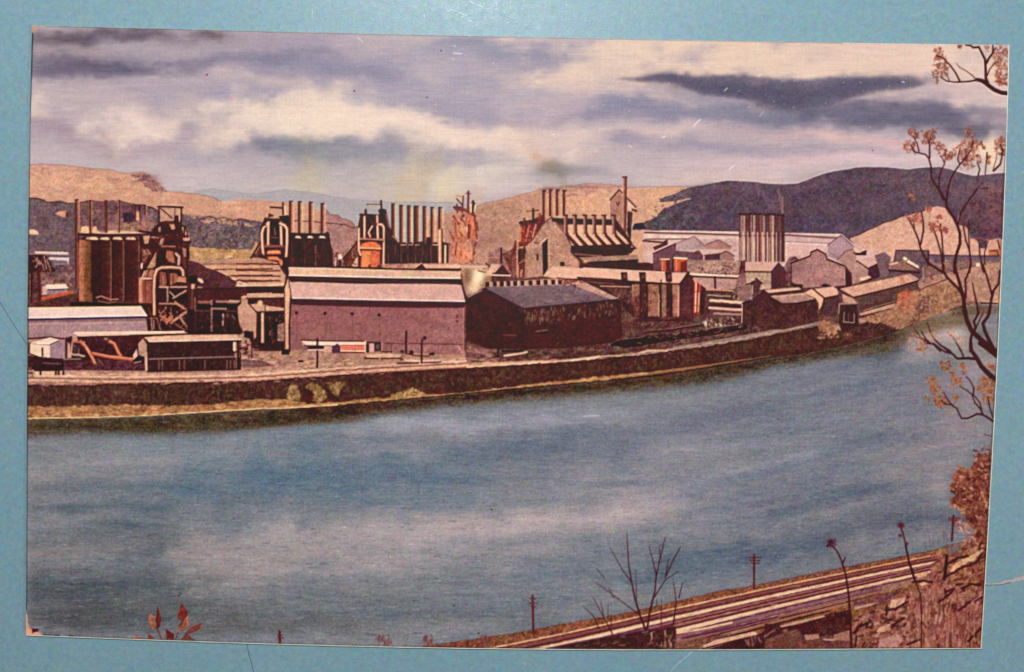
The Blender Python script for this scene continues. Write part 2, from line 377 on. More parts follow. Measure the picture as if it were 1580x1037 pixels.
for x, y, rx, ry, c, a in [(200,200,110,30,(222,176,140),.7),(450,220,100,26,(220,172,132),.7),(120,150,90,16,(186,140,120),.6),(560,180,60,14,(184,136,120),.6),(300,130,120,9,(178,136,124),.7),(760,180,60,22,(140,96,96),.9),(820,215,36,16,(140,98,96),.9),(700,160,34,10,(158,110,104),.8),(620,260,150,20,(204,150,120),.6),(1000,320,120,14,(190,140,120),.6),(1300,360,160,14,(214,164,134),.6),(1300,330,60,8,(224,180,150),.5)]:
    blob(x, y, rx/3.95, ry/3.95, c, a, tex=.1)
dabs([(50,110),(700,160),(900,300),(50,300)], 170, 2.2, [(188,138,114),(214,168,136),(196,148,124),(226,182,150)], 0, .3, 3, .5, 3)
dabs([(680,155),(760,142),(900,265),(800,260)], 60, 1.8, [(128,86,90),(150,104,100),(110,74,82)], 20, .5, 2, .8, 5)
L(1.6, (128,90,88), *top[:22], alpha=.5, jit=.7, claim=False)
at('C')
part('printed_near_hill', 'mauve tan foothill behind the stacks, sloping down to the second furnace')
near = [(0,425),(90,447),(250,437),(330,440),(420,442),(520,450),(600,462),(660,480),(690,500),(700,700),(0,700)]
hillb = [(460,350),(490,372),(510,400),(560,405),(580,425),(640,440),(660,470),(690,480),(720,700),(440,700)]
poly(hillb, (176,128,118), 1, tex=.14); L(1.5, (120,80,84), *hillb[:8], jit=.7, alpha=.8, claim=False)
poly([(440,440)]+near[4:9]+[(440,700)], (168,124,116), 1, tex=.16, grad=(150,110,104)); L(1.6, (92,56,62), (240,436),(330,440),(420,442),(520,452),(600,462),(660,480), jit=.6, alpha=.85, claim=False)
at('E')
part('printed_central_hill', 'broad tan hill rising behind the middle of the mill')
ch = [(20,380),(90,360),(140,350),(180,330),(240,320),(300,308),(360,295),(420,275),(470,265),(520,245),(560,240),(640,236),(700,230),(780,215),(850,210),(900,216),(950,215),(1000,226),(1040,235),(1130,234),(1230,232),(1370,228),(1500,236),(1600,240)]
poly(ch+[(1600,620),(1200,700),(-180,700),(-180,430),(-80,400)], (206,158,130), 1, tex=.07)
poly([(-180,430),(20,380),(140,350),(360,300),(560,260),(560,420),(420,420),(380,560),(300,700),(-180,700)], (182,134,114), .75, tex=.1, soft=3)
for x, y, rx, ry, c, a in [(160,430,120,50,(168,128,108),.6),(200,540,140,60,(158,112,100),.7),(300,480,80,40,(180,132,110),.6),(620,240,90,12,(160,112,112),.8),(860,228,160,12,(164,116,114),.9),(720,250,100,9,(176,128,120),.6),(470,285,100,12,(178,130,116),.6),(1250,300,120,30,(220,172,140),.8),(1180,390,60,40,(214,166,136),.7),(850,330,120,34,(214,162,126),.7),(1000,250,140,10,(196,150,134),.6),(960,440,40,30,(222,178,146),.5)]:
    blob(x, y, rx/3.95, ry/3.95, c, a, tex=.12)
dabs([(60,380),(480,290),(480,420),(380,480),(320,690),(100,690)], 260, 1.9, [(146,106,94),(196,150,122),(160,118,102),(210,164,132),(140,108,92)], 10, .8, 2, .4, 6)
dabs([(560,250),(1000,240),(940,280),(560,300)], 90, 1.5, [(146,100,104),(186,136,120),(222,172,142)], -5, .4, 3, .5, 7)
L(1.5, (128,92,96), *ch, jit=.8, alpha=.5, claim=False)
# ------------------------------------------------------ dark woods, left
at('A')
part('printed_wooded_ridge', 'dark mauve wooded ridge low behind the left furnaces')
wl = [(50,305),(90,300),(130,303),(180,325),(240,320),(290,330),(330,335),(380,326),(430,315),(520,326),(570,318),(620,320),(660,345),(740,346),(800,352),(850,380),(990,392),(1040,410),(1060,432),(1100,430),(1160,410),(1200,424),(1250,420),(1300,438),(1340,425),(1400,438),(1460,445),(1520,462),(1580,470),(1580,640),(1040,700),(1040,1000),(50,1000)]
poly(wl, (108,84,88), 1, tex=.2, ra=.9, rs=4)
poly([(1000,400),(1580,460),(1580,620),(1180,610),(1000,600)], (104,84,88), .8, tex=.35, soft=2)
dabs([(60,320),(340,345),(340,620),(60,620)], 260, 2, [(92,64,78),(132,100,104),(110,84,92),(144,108,104)], 0, 1.2, 1.6, .6, 8)
dabs([(1000,410),(1440,440),(1430,600),(1040,590)], 330, 1.8, [(74,58,66),(140,112,104),(100,84,86),(168,128,112),(84,72,80)], 90, .8, 1.9, .7, 9)
dabs([(430,330),(640,330),(840,370),(840,500),(620,500),(430,500)], 160, 1.8, [(86,62,70),(140,104,100),(160,116,104)], 90, .6, 2, .6, 10)
dabs([(1060,415),(1250,420),(1440,450),(1430,470),(1060,440)], 36, 2.4, [(196,140,114),(214,160,130)], 10, .3, 2, .8, 11)
L(2, (62,34,46), *wl[:16], jit=.9, alpha=.85, claim=False); L(1.6, (84,50,58), *wl[18:30], jit=1.1, alpha=.8, claim=False)
part('printed_ochre_field', 'ochre strip of ground below the wooded ridge')
poly([(1038,596),(1180,604),(1300,612),(1440,610),(1410,664),(1030,680)], (184,138,96), 1, tex=.16, ra=.8)
dabs([(1040,610),(1430,620),(1400,660),(1040,670)], 60, 2, [(206,160,112),(160,116,80),(222,180,130)], 0, .3, 3, .6, 12)
poly([(1440,560),(1470,600),(1420,664),(1400,660)], (190,150,104), .9, tex=.1)
# bits on the ridge
part('printed_hillside_house', 'small pinkish house high on the dark ridge'); poly([(215,392),(240,378),(298,380),(292,415),(262,414)], (214,146,120), tex=.1); poly([(283,382),(300,382),(296,416),(282,414)], (96,50,48))
part('printed_roadside_house', 'small cream house at the left edge under the ridge'); poly([(55,492),(84,488),(112,500),(118,522),(58,520)], (216,182,152), tex=.06); L(1, (90,56,60), (58,486),(86,484),(116,500))
part('printed_warehouse', 'low white warehouse with striped roof at the far left'); poly([(86,624),(300,628),(302,712),(210,708),(190,655),(100,640)], (142,120,136), tex=.1); poly([(88,624),(298,628),(300,642),(100,640)], (236,206,184)); poly([(180,660),(300,664),(300,678),(184,674)], (232,204,186)); poly([(288,660),(302,662),(302,712),(290,708)], (226,196,182)); L(1.4, (70,44,60), (88,650),(300,654)); L(1.2, (84,56,70), (204,688),(292,692))
part('printed_yard', 'brown cluttered yard at the left edge')
poly([(50,720),(330,700),(345,840),(50,960)], (116,84,86), tex=.3); poly([(120,760),(300,760),(330,840),(120,830)], (134,96,86), tex=.3, alpha=.8, soft=1)
dabs([(210,700),(340,700),(340,850),(210,850)], 70, 1.8, [(80,52,58),(150,110,100),(100,66,70)], 0, 1, 1.8, .8, 13)
part('printed_coal_hoist', 'dark lattice hoist at the left edge of the picture')
poly([(55,636),(150,636),(190,690),(220,748),(56,752)], (66,40,44), tex=.35); poly([(55,750),(130,752),(134,950),(56,950)], (92,56,54), tex=.3)
for a in [((80,690),(110,660)),((100,720),(120,680)),((150,650),(165,735)),((170,680),(190,742)),((140,700),(150,740)),((60,640),(190,640)),((90,660),(130,700))]: L(1.6, (178,134,116), *a)
dabs([(60,650),(190,650),(200,740),(60,740)], 26, 1.6, [(170,124,106),(50,24,30),(120,80,76)], 90, .8, 2, .8, 14)
L(2.6, (58,22,26), (72,755),(72,955)); L(4, (88,40,36), (118,755),(124,955)); L(1, (180,120,96), (64,760),(64,900))
part('printed_hip_roof_house', 'white hip roofed house beside the red tank'); poly([(148,862),(165,826),(280,822),(302,852),(180,860),(162,888)], (232,206,182), tex=.05); poly([(168,858),(296,852),(300,882),(166,892)], (140,120,136)); poly([(140,840),(160,826),(168,888),(140,892)], (200,160,138)); L(1.5, (56,26,34), (172,858),(300,854)); dabs([(180,865),(290,862),(290,880),(180,884)], 10, 1.3, [(70,40,52),(190,160,150)], 90, .2, 1.5, .9, 15)
part('printed_red_bank', 'bright orange red slope of ore beside the stoves'); poly([(126,906),(200,886),(330,858),(336,956),(60,962),(84,930),(128,932)], (190,88,62), tex=.16); poly([(130,892),(200,884),(120,904)], (70,30,34)); dabs([(140,905),(330,870),(330,950),(90,955)], 40, 2, [(206,104,72),(168,70,54),(150,66,60)], 0, .5, 2, .6, 16); L(3.4, (80,36,34), (124,860),(126,960))
# ================================================================= stoves 1
# ------------------------------------------------------ dark wooded hill, right
at('P')
part('printed_dark_hill', 'big dark purple wooded hill filling the right horizon')
dh = [(-60,905),(-40,890),(0,878),(30,862),(80,848),(130,838),(180,828),(240,818),(300,820),(360,824),(430,832),(500,834),(560,830),(600,815),(660,792),(720,776),(780,768),(820,758),(860,756),(960,758),(1060,768),(1110,760),(1200,756),(1250,768),(1300,784),(1350,796),(1400,792),(1450,786),(1500,782)]
poly(dh+[(1500,1180),(1240,1100),(800,1110),(760,1120),(-40,1046),(-95,1040),(-60,1010),(0,960),(30,925),(60,905),(-20,915),(-60,912)], (94,74,86), 1, tex=.16, ra=.6, rs=6)
for x, y, rx, ry, c, a, g in [(250,850,140,16,(112,88,96),.7,0),(100,900,60,14,(104,86,98),.7,-20),(300,930,140,20,(84,68,84),.8,-14),(480,900,100,26,(100,78,92),.6,0),(650,860,100,24,(84,66,82),.7,-20),(620,1010,160,36,(80,66,84),.8,0),(900,850,160,30,(92,72,86),.7,10),(1000,820,120,14,(104,80,90),.6,0),(1150,860,120,40,(108,80,88),.8,0),(1350,880,120,40,(112,82,88),.8,0),(1200,800,160,12,(104,80,92),.7,4),(1040,950,90,40,(82,64,80),.7,0),(1380,830,60,14,(120,92,98),.7,-14),(160,980,100,16,(78,66,84),.8,-10),(0,1000,60,14,(74,62,80),.8,-20),(860,1000,80,20,(76,60,78),.7,0)]:
    blob(x, y, rx/2.926, ry/2.926, c, a, g, tex=.2)
dabs([(p[0], p[1]+8) for p in dh[3:]]+[(1490,1150),(800,1100),(0,1030)], 1500, 1.7, [(76,58,76),(116,92,104),(92,74,92),(104,78,86),(84,68,84)], -10, .7, 2, .5, 1)
L(1.6, (66,54,78), *dh[3:], alpha=.6, jit=.5, claim=False)
L(1.2, (240,220,212), *[(x,y-6) for x, y in dh[6:]], alpha=.55, jit=.3, claim=False)
for a in [((370,830),(385,880),3,(130,100,104)),((470,850),(490,960),3.4,(150,112,112)),((490,890),(490,960),2,(180,140,132)),((400,870),(430,940),2.4,(120,94,100))]: L(a[2], a[3], a[0], a[1], alpha=.6, claim=False, jit=.6)
at('E'); poly([(1250,300),(1350,275),(1440,245),(1470,250),(1420,300),(1330,318),(1260,320)], (104,86,92), tex=.2, ra=1); poly([(1090,470),(1180,440),(1240,410),(1270,370),(1330,345),(1420,305),(1500,300),(1500,500),(1090,490)], (92,76,86), tex=.25, ra=1.2); L(2.4,(226,178,146),(1250,330),(1340,322),(1440,304), alpha=.9, jit=.5); L(1.6,(232,196,176),(1040,250),(1230,236)  , alpha=.3)
poly([(1100,455),(1150,450),(1180,490),(1090,490)], (52,44,62), tex=.1, ra=.6); dabs([(1240,300),(1500,240),(1500,480),(1200,480)], 90, 1.6, [(70,60,76),(118,100,104),(60,52,70)], -20, .6, 2, .6, 2)
at('G')
part('printed_tan_slope', 'light tan slope coming down below the dark hill at the right')
sl = [(1225,345),(1290,320),(1350,292),(1400,270),(1450,250),(1500,232),(1540,215),(1600,200),(1680,180),(1760,150),(1840,170),(1960,260),(2000,330),(2060,340),(2160,350),(2160,560),(1500,560),(1300,440)]
poly(sl, (206,158,136), 1, tex=.1, ra=.7); L(1.8,(70,36,44),*sl[:9],alpha=.8,jit=.9,claim=False); dabs(sl, 150, 2, [(222,172,148),(186,138,120),(196,146,126)], -14, .4, 3, .5, 3)
at('3')
poly([(650,240),(720,240),(780,330),(770,440),(700,330)], (86,66,82), tex=.2, ra=.6); poly([(800,330),(860,200),(1320,60),(1320,480),(1290,600),(1200,630),(1140,680),(1120,740),(1040,740),(1010,640),(930,610),(900,500),(860,460),(790,460)], (98,70,80), tex=.25, ra=.8); poly([(900,380),(1060,420),(1100,560),(1080,720),(1020,640),(930,600)], (80,66,74), .7, soft=2, tex=.2, claim=False); poly([(1050,60),(1320,-60),(1320,420),(1180,420)], (122,82,86), .8, tex=.25, soft=3, claim=False); poly([(1020,-20),(1320,-70),(1320,20),(1050,80)], (128,94,98), .6, tex=.2, soft=2, claim=False)
dabs([(860,200),(1320,60),(1320,480),(1140,680),(930,610)], 120, 1.7, [(84,60,70),(126,86,88),(104,76,84)], -30, .8, 2, .55, 4)
L(1.4,(150,100,96),(930,620),(1060,612),(1130,640),(1200,620),(1290,615),alpha=.8,jit=.5)
poly([(1150,640),(1260,615),(1300,640),(1300,760),(1150,770)], (196,146,126), tex=.1); poly([(1150,765),(1290,750),(1295,830),(1150,830)], (190,110,72), tex=.2); L(2.4,(130,40,36),(1165,768),(1250,762),(1270,830)); L(2.4,(90,34,38),(1262,640),(1285,740))
poly([(0,830),(440,825),(1290,822),(1290,920),(0,920)], (112,88,98), tex=.15); L(1.8,(74,56,72),(440,815),(740,825),(1290,828)); poly([(440,870),(960,860),(1290,900),(1290,1027),(440,1027)], (132,104,98), tex=.25)
# far right valley floor
part('printed_far_town', 'tiny buildings and brown brush at the far right below the tan slope')
at('H'); poly([(990,130),(1440,140),(1440,420),(1230,440),(960,330)], (136,100,90), tex=.3); poly([(1000,130),(1430,140),(1430,170),(1000,160)], (110,90,100), tex=.12); L(1.6,(84,62,76),(1000,134),(1430,142))
for q, c in [([(1110,250),(1140,240),(1150,290),(1120,300)],(240,206,176)),([(1165,240),(1190,235),(1200,310),(1170,300)],(222,176,146)),([(1345,200),(1375,195),(1380,270),(1350,250)],(238,202,176)),([(1380,215),(1420,215),(1420,250),(1385,250)],(54,34,56)),([(1400,225),(1420,230),(1418,265),(1405,262)],(240,210,190)),([(1285,180),(1310,180),(1315,200),(1290,205)],(214,196,160)),([(1030,150),(1080,160),(1080,180),(1030,180)],(90,74,84))]: poly(q, c)
dabs([(1100,240),(1430,230),(1420,400),(1230,420)], 190, 2.2, [(150,96,66),(110,60,44),(190,140,104),(92,60,56),(206,160,120),(130,84,50)], 90, .8, 2, .7, 5)
dabs([(1000,170),(1240,170),(1240,300),(1000,230)], 60, 2, [(120,94,96),(150,116,108),(90,66,74)], 0, .6, 2, .6, 6)
L(2,(232,180,150),(1325,412),(1420,414)); L(2,(60,28,30),(1330,424),(1425,428))
# ================================================================= ground of the mill
# (drawn before the buildings that stand on it)
at('T')
CUR[0] = -1
poly([(36,470),(270,420),(420,402),(760,410),(1010,405),(1340,400),(1345,565),(36,600)], (84,52,50), tex=.25, claim=False)
part('printed_mill_yard', 'tan and mauve ground of the mill yard between the buildings and the river bank')
poly([(36,470),(270,420),(420,402),(760,410),(1010,405),(1340,400),(1345,530),(36,600)], (84,52,50), tex=.25)
poly([(36,560),(36,480),(300,500),(720,540),(960,520),(1160,500),(1300,470),(1420,430),(1560,400),(1560,470),(1440,460),(1300,510),(1000,550),(700,580),(400,596),(36,600)], (176,130,110), tex=.16)
poly([(36,574),(250,577),(400,573),(640,562),(860,552),(1000,546),(1160,516),(1280,492),(1270,500),(1160,530),(1000,552),(860,564),(640,577),(400,590),(230,590),(36,592)], (198,150,124), tex=.16)
poly([(700,430),(1380,400),(1440,470),(1280,500),(1000,550),(720,560)], (100,68,64), .95, tex=.3)
poly([(780,545),(960,520),(1150,500),(1300,480),(1300,500),(1150,522),(960,545),(880,556),(800,556)], (96,66,60), .95, tex=.3, soft=2)
dabs([(380,545),(640,560),(780,545),(780,560),(400,588),(380,588)], 260, 1.7, [(150,100,88),(216,172,142),(190,142,120),(120,70,64),(228,188,156)], -3, .2, 4, .6, 1)
dabs([(40,575),(380,576),(380,590),(40,590)], 120, 1.5, [(140,84,76),(226,184,150),(196,150,124)], 0, .1, 5, .7, 2)
dabs([(800,548),(1150,505),(1150,520),(820,556)], 160, 1.6, [(70,44,44),(130,100,84),(96,84,72),(160,124,104)], -8, .3, 4, .6, 3)
# tracks along the bank
for y0, c in [(0,(244,210,174)),(4,(110,52,52)),(7,(232,190,158)),(11,(96,44,50))]:
    line([(36,579+y0),(200,582+y0),(380,579+y0*.9),(500,570+y0),(600,563+y0),(720,557+y0*.9)], 1.6, c, alpha=.75, jit=.5)
line([(720,566),(820,561),(900,555),(930,550),(985,548)], 2, (240,206,172), alpha=.9, jit=.5); line([(880,556),(925,550)], 2.6, (246,216,180))
line([(940,553),(1000,546),(1080,530),(1160,516),(1270,498)], 2, (160,136,124), alpha=.9, jit=.4); line([(985,545),(1000,541),(1030,541)], 2.6, (214,180,150), jit=.4)
line([(1040,536),(1100,528),(1160,517),(1265,497)], 3.2, (150,132,124), jit=.5, alpha=.8); line([(1040,541),(1160,522),(1265,502)], 1.2, (60,36,40), jit=.5)
at('h'); poly([(0,950),(180,925),(500,890),(800,820),(1100,790),(1440,700),(1480,730),(1100,820),(800,870),(500,930),(0,1000)], (150,130,120), .8, tex=.2); dabs([(0,960),(800,850),(1440,720),(1440,745),(800,880),(0,1000)], 60, 1.5, [(182,160,144),(110,90,84),(130,120,110)], -12, .15, 4, .8, 5)
DK = (62,26,28); DK2 = (86,42,38); BR = (112,64,54); TAN = (190,126,96); CR = (238,206,170); PK = (214,164,138)
def stack(x, y0, y1, w, dark=(70,26,28), lit=(176,112,80), side=1, label=None, mid=None):
    part('printed_smokestack', label)
    poly([(x-w/2,y0),(x+w/2,y0),(x+w/2,y1),(x-w/2,y1)], mid or (124,72,54), tex=.12)
    d = w*.34
    poly([(x-w/2,y0),(x-w/2+d,y0),(x-w/2+d,y1),(x-w/2,y1)], dark if side > 0 else lit, tex=.1)
    poly([(x+w/2-d,y0),(x+w/2,y0),(x+w/2,y1),(x+w/2-d,y1)], lit if side > 0 else dark, tex=.1)
    poly([(x-w/2-1,y0-3),(x+w/2+1,y0-3),(x+w/2+1,y0+7),(x-w/2-1,y0+7)], (58,22,26))
at('a')
part('printed_stove_platform', 'mauve ground and cream dust between the stacks'); poly([(150,100),(280,80),(600,70),(640,90),(1000,300),(1000,450),(150,450)], (124,88,88), tex=.3, soft=1)
poly([(470,330),(1010,300),(960,420),(470,440)], (176,126,104), .8, tex=.2, soft=3, claim=False)
dabs([(620,200),(960,220),(960,430),(620,430)], 90, 1.5, [(90,60,64),(206,156,126),(160,112,98)], 0, .6, 2, .6, 1)
for q in [[(172,430),(178,370),(225,345),(262,360),(268,430)],[(300,425),(306,368),(340,350),(365,400),(430,430)]]: poly(q, (226,184,142), tex=.08, ra=.5)
for q in [(490,410),(640,418),(740,420)]: blob(q[0], q[1], 9, 1.8, (238,204,168), .9, warp=.2)
part('printed_distant_stacks', 'squat brown stacks far behind the stoves')
poly([(612,95),(770,120),(900,115),(905,230),(830,300),(650,300)], (112,80,84), tex=.25); L(1.5, (70,36,42), (630,84),(770,112),(890,118))
poly([(640,205),(740,200),(780,260),(740,298),(650,292)], (66,52,64), tex=.15); L(2.2,(84,40,42),(780,120),(775,285)); L(2.2,(72,34,38),(826,118),(822,280)); L(2.4,(70,30,34),(888,120),(888,215)); poly([(788,190),(820,190),(825,298),(785,298)], (206,152,122)); L(1.8,(100,54,50),(640,300),(800,296)); L(1.4,(214,160,130),(900,130),(902,220))
stack(135, 55, 1036, 34, label='tallest smokestack of the four, running down in front of the left stove')
L(1, (206,160,130), (160,80),(160,430)); L(1.2,(90,50,56),(110,60),(112,900), alpha=.5)
stack(290, 65, 430, 26, lit=(196,138,112)); stack(455, 65, 430, 28, side=1, lit=(84,30,30), dark=(92,62,42), mid=(110,70,48)); stack(596, 65, 430, 24, side=-1, lit=(170,126,90), dark=(70,24,26))
part('printed_stove_bank', 'row of four tall brown hot blast stoves with cream caps')
poly([(148,520),(200,470),(800,470),(835,560),(825,1150),(700,1180),(148,1180)], (60,26,30), tex=.15)
def cyl(x0, x1, y0, y1, c0, c1, c2, key='a', lip=True):
    w = x1-x0
    poly([(x0,y0),(x0+w*.5,y0),(x0+w*.5,y1),(x0,y1)], c0, tex=.2, grad=c1, gdir='x'); poly([(x0+w*.5,y0),(x1,y0),(x1,y1),(x0+w*.5,y1)], c1, tex=.2, grad=c2, gdir='x')
part('printed_stove', 'left stove, its side lit orange brown'); cyl(155, 385, 500, 1180, (196,122,92), (126,76,48), (58,28,32)); poly([(225,500),(290,500),(290,1180),(215,1180)], (112,72,44), .7, tex=.2, soft=1)
poly([(290,510),(385,510),(385,1180),(290,1180)], (58,26,32), tex=.2)
for i, (a, b, l) in enumerate([(385,520,'dark stove, second from the left'),(520,660,'dark stove, third from the left'),(660,830,'dark stove at the right end of the row')]):
    part('printed_stove', l); cyl(a, b, 510, 1180, (66,32,28), (70,36,34), (96,54,46)); L(1.7, (176,126,104), (b-14,520),(b-8,800),(b-12,1170), alpha=.55, jit=.3); L(2, (40,14,20), (a+8,520),(a+8,1170), alpha=.7)
for cx, w in [(300,75),(440,60),(580,60),(728,62)]:
    at('a'); poly([(cx-w,495),(cx-w+20,474),(cx+w-30,470),(cx+w,492),(cx+w-20,506),(cx,500)], (232,190,152), tex=.08, ra=.3); L(1.4,(90,34,34),(cx-w+4,500),(cx,512),(cx+w,504), alpha=.9)
part('printed_gantry', 'dark pipe gantry along the tops of the stoves'); L(4, DK, (150,440),(400,452),(830,445)); L(1.6,(226,180,146),(330,424),(470,430),(830,424)); L(2.6, DK,(150,462),(150,520)); L(3.4, DK, (820,404),(1030,436),(1030,446))
at('b')
part('printed_stove_base', 'dark footing under the stoves'); at('A'); poly([(310,935),(420,932),(760,945),(760,962),(310,958)], (44,18,24), tex=.1); L(2.2,(200,150,124),(470,905),(500,898),(560,920),(600,915), alpha=.8, jit=.5); L(1.5,(160,110,90),(480,925),(540,940),(590,930), alpha=.8); L(1.2,(190,140,110),(440,880),(440,930),alpha=.6)
# ================================================================= furnace 1
at('a')
part('printed_blast_furnace', 'big dark blast furnace with a square headframe at the left')
poly([(838,440),(960,430),(960,380),(1030,330),(1050,300),(1210,290),(1260,230),(1290,330),(1340,350),(1360,450),(1400,530),(1370,560),(1380,760),(1370,900),(1330,1000),(1000,1000),(820,900),(830,560)], (72,34,36), tex=.25)
dabs([(960,380),(1050,300),(1250,300),(1350,450),(1350,760),(1010,780),(850,560)], 130, 1.7, [(40,14,20),(110,62,54),(92,50,48),(140,86,68),(60,28,34)], 60, .9, 2, .85, 2)
part('printed_headframe', 'open square steel headframe with one diagonal on top of the furnace')
poly([(1048,150),(1290,150),(1290,290),(1050,300)], (196,150,126), tex=.1)
L(3, DK, (1030,132),(1300,142)); L(2.2, DK, (1040,132),(1040,310)); L(2.4, DK, (1286,140),(1284,310)); L(1.8, DK2, (1060,155),(1185,265)); L(1.2, DK2, (1215,160),(1210,300)); L(1.4,(220,170,140),(1256,160),(1262,300)); L(1.4, (232,184,150),(1030,118),(1300,122), alpha=.7)
poly([(1210,235),(1255,230),(1258,330),(1205,330)], DK)
part('printed_furnace_top', 'cluster of dark valves and platforms on the furnace top')
poly([(970,400),(1040,320),(1110,290),(1200,310),(1250,350),(1250,430),(1060,450),(970,440)], (58,24,30), tex=.15)
poly([(1080,300),(1140,290),(1200,305),(1190,330),(1090,325)], (98,32,32)); poly([(1150,330),(1205,325),(1222,380),(1180,390)], (200,138,112)); poly([(1030,370),(1055,350),(1060,410),(1035,420)], (188,128,104)); poly([(1290,360),(1330,355),(1335,400),(1345,450),(1310,440),(1300,400)], (228,178,146)); poly([(1310,350),(1330,360),(1325,450),(1308,440)], (44,14,20))
poly([(860,460),(940,452),(920,540),(880,545)], (206,152,122), tex=.15); poly([(1060,485),(1100,480),(1075,560),(1040,555)], (180,128,104)); L(1.7,(60,20,24),(830,445),(830,560)); L(3, DK, (850,560),(1040,590)); L(2.4,(176,110,94),(1070,572),(1215,575)); L(1.8,(190,140,114),(960,470),(1030,478)); L(2.2,DK,(950,450),(1030,456))
L(3, DK, (1290,525),(1385,530)); poly([(1300,480),(1380,475),(1380,510),(1310,515)], (196,140,116), tex=.1); L(2.6, DK, (1352,540),(1350,900)); L(2, (150,96,80), (1300,590),(1320,700)); poly([(1300,590),(1340,600),(1340,700),(1310,690)], (176,120,100)); poly([(1120,620),(1200,630),(1210,760),(1150,740),(1115,700)], (170,104,78), tex=.12); poly([(1030,620),(1110,610),(1110,770),(1020,770)], (56,36,38)); L(4,(206,166,146),(1225,655),(1262,690),(1255,770)); L(2,DK,(1200,650),(1235,700),(1230,780)); L(2.2,DK,(1280,480),(1285,720)); poly([(1290,690),(1340,690),(1345,820),(1300,800)], (110,60,54), tex=.2)
poly([(850,600),(940,620),(900,720),(850,800)], (128,74,66), tex=.3); dabs([(850,600),(960,610),(890,760),(850,800)], 22, 1.6, [(200,150,124),(80,36,36),(150,96,82)], 80, .6, 2, .85, 4); poly([(838,760),(858,752),(858,820),(836,820)], (230,186,154))
poly([(1010,625),(1000,790),(960,822),(905,815)], (196,140,114), tex=.15); L(2.4,DK,(1000,625),(850,880)); L(2.2,DK,(900,822),(1000,826)); poly([(860,905),(900,830),(985,832),(985,915)], (184,122,96), tex=.12); L(1.6,DK2,(930,840),(905,910)); L(2.2,(224,176,146),(880,850),(858,905))
at('b')
part('printed_dust_catcher', 'upright tan cylinder of the dust catcher'); poly([(92,280),(265,285),(262,560),(105,560)], (162,92,74), tex=.14, grad=(140,80,66), gdir='x'); poly([(92,280),(135,280),(140,560),(105,560)], (206,140,112), tex=.1); poly([(120,270),(262,276),(262,300),(120,296)], (226,172,140)); L(2.4,(96,28,30),(92,285),(88,560)); L(1.8,(84,30,30),(170,305),(258,300)); L(1.6,(110,56,48),(172,310),(176,550)); L(3,DK,(100,565),(262,575))
part('printed_furnace_pipework', 'tangle of pipes, ladders and girders under the big downcomer pipe')
poly([(262,560),(290,160),(590,150),(640,230),(640,880),(200,870),(180,700),(150,590)], (58,26,28), tex=.3)
poly([(330,210),(400,215),(410,370),(330,375)], (138,80,66), tex=.2); poly([(430,220),(520,230),(560,300),(440,370)], (158,92,74), tex=.2); poly([(320,390),(410,392),(410,550),(320,550)], (60,38,42)); poly([(540,260),(625,270),(625,330),(520,320)], (196,130,100), tex=.12)
for a in [((330,378),(630,378),2.6,(206,160,134)),((418,390),(418,540),2,(206,166,140)),((440,430),(500,490),2,(196,150,124)),((620,420),(480,500),3,(186,138,112)),((330,562),(520,562),2.6,(196,130,110)),((485,350),(625,350),2.2,DK),((500,540),(640,640),3,(180,110,84)),((330,700),(400,610),2.4,(176,116,92)),((400,690),(460,780),3,(190,120,90)),((470,760),(660,630),4.2,(190,138,110)),((560,720),(650,840),3,(186,134,110)),((350,740),(460,720),3,(176,100,74)),((455,600),(455,720),1.8,(150,96,80)),((500,780),(600,850),2.4,(140,90,76)),((370,250),(370,370),1.8,(180,112,90)),((210,720),(300,720),1.6,(150,96,84)),((240,730),(250,850),2.6,(170,118,100)),((300,720),(340,850),2.4,(150,104,92)),((265,740),(270,840),1.4,(190,150,130)),((205,600),(240,700),2,(110,60,52)),((440,380),(440,215),2,(80,34,34)),((480,250),(480,360),2,(110,54,46)),((510,560),(600,620),2,(206,150,116))]: L(a[2], a[3], a[0], a[1], jit=.3)
poly([(330,700),(480,690),(470,780),(400,782)], (176,106,80), tex=.2, ra=.6); poly([(400,690),(430,685),(430,725),(402,720)], DK); dabs([(330,580),(640,580),(640,860),(210,860)], 60, 1.5, [(196,140,114),(36,12,18),(120,70,60),(150,96,80)], 60, .8, 2, .8, 5)
part('printed_downcomer_pipe', 'thick tan pipe bent like an upside down U in front of the furnace')
path = [(272,680),(272,560),(268,420),(276,260),(300,190),(350,164),(460,160),(560,168),(588,200),(592,250)]
L(6.4, (96,44,40), *path); L(4.2, (196,138,108), *path); L(1.6, (236,196,162), *[(x-3,y-4) for x, y in path])
# ================================================================= long louvred roofs
part('printed_casting_house', 'long low casting house with stepped tan roofs behind the cream gable')
poly([(640,520),(1240,520),(1240,900),(640,900)], (50,22,26), tex=.25)
rf = part('printed_gable', 'dark gable end of the long casting house'); at('b')
poly([(640,85),(760,110),(860,165),(1000,220),(1280,375),(1573,380),(1573,460),(1270,455),(1220,530),(740,530),(745,400),(640,290)], (88,54,58), tex=.2); L(2,(50,22,30),(750,395),(1260,395),(1573,392)); poly([(750,400),(1250,402),(1210,520),(750,520)], (74,40,44), tex=.2)
part('printed_stepped_roof', 'tan roof stepped in five bands'); poly([(640,75),(1573,72),(1573,375),(1290,378),(1250,345),(1000,215),(850,150),(740,95)], (206,154,124), tex=.1)
at('C'); poly([(-60,668),(180,668),(215,740),(240,770),(235,838),(-60,838)], (206,154,124), tex=.1); at('b')
for y, x0, c in [(122,810,DK2),(182,930,DK2),(255,1090,DK2),(318,1230,DK2)]:
    L(2.2, c, (x0,y),(1573,y-6), jit=.4)
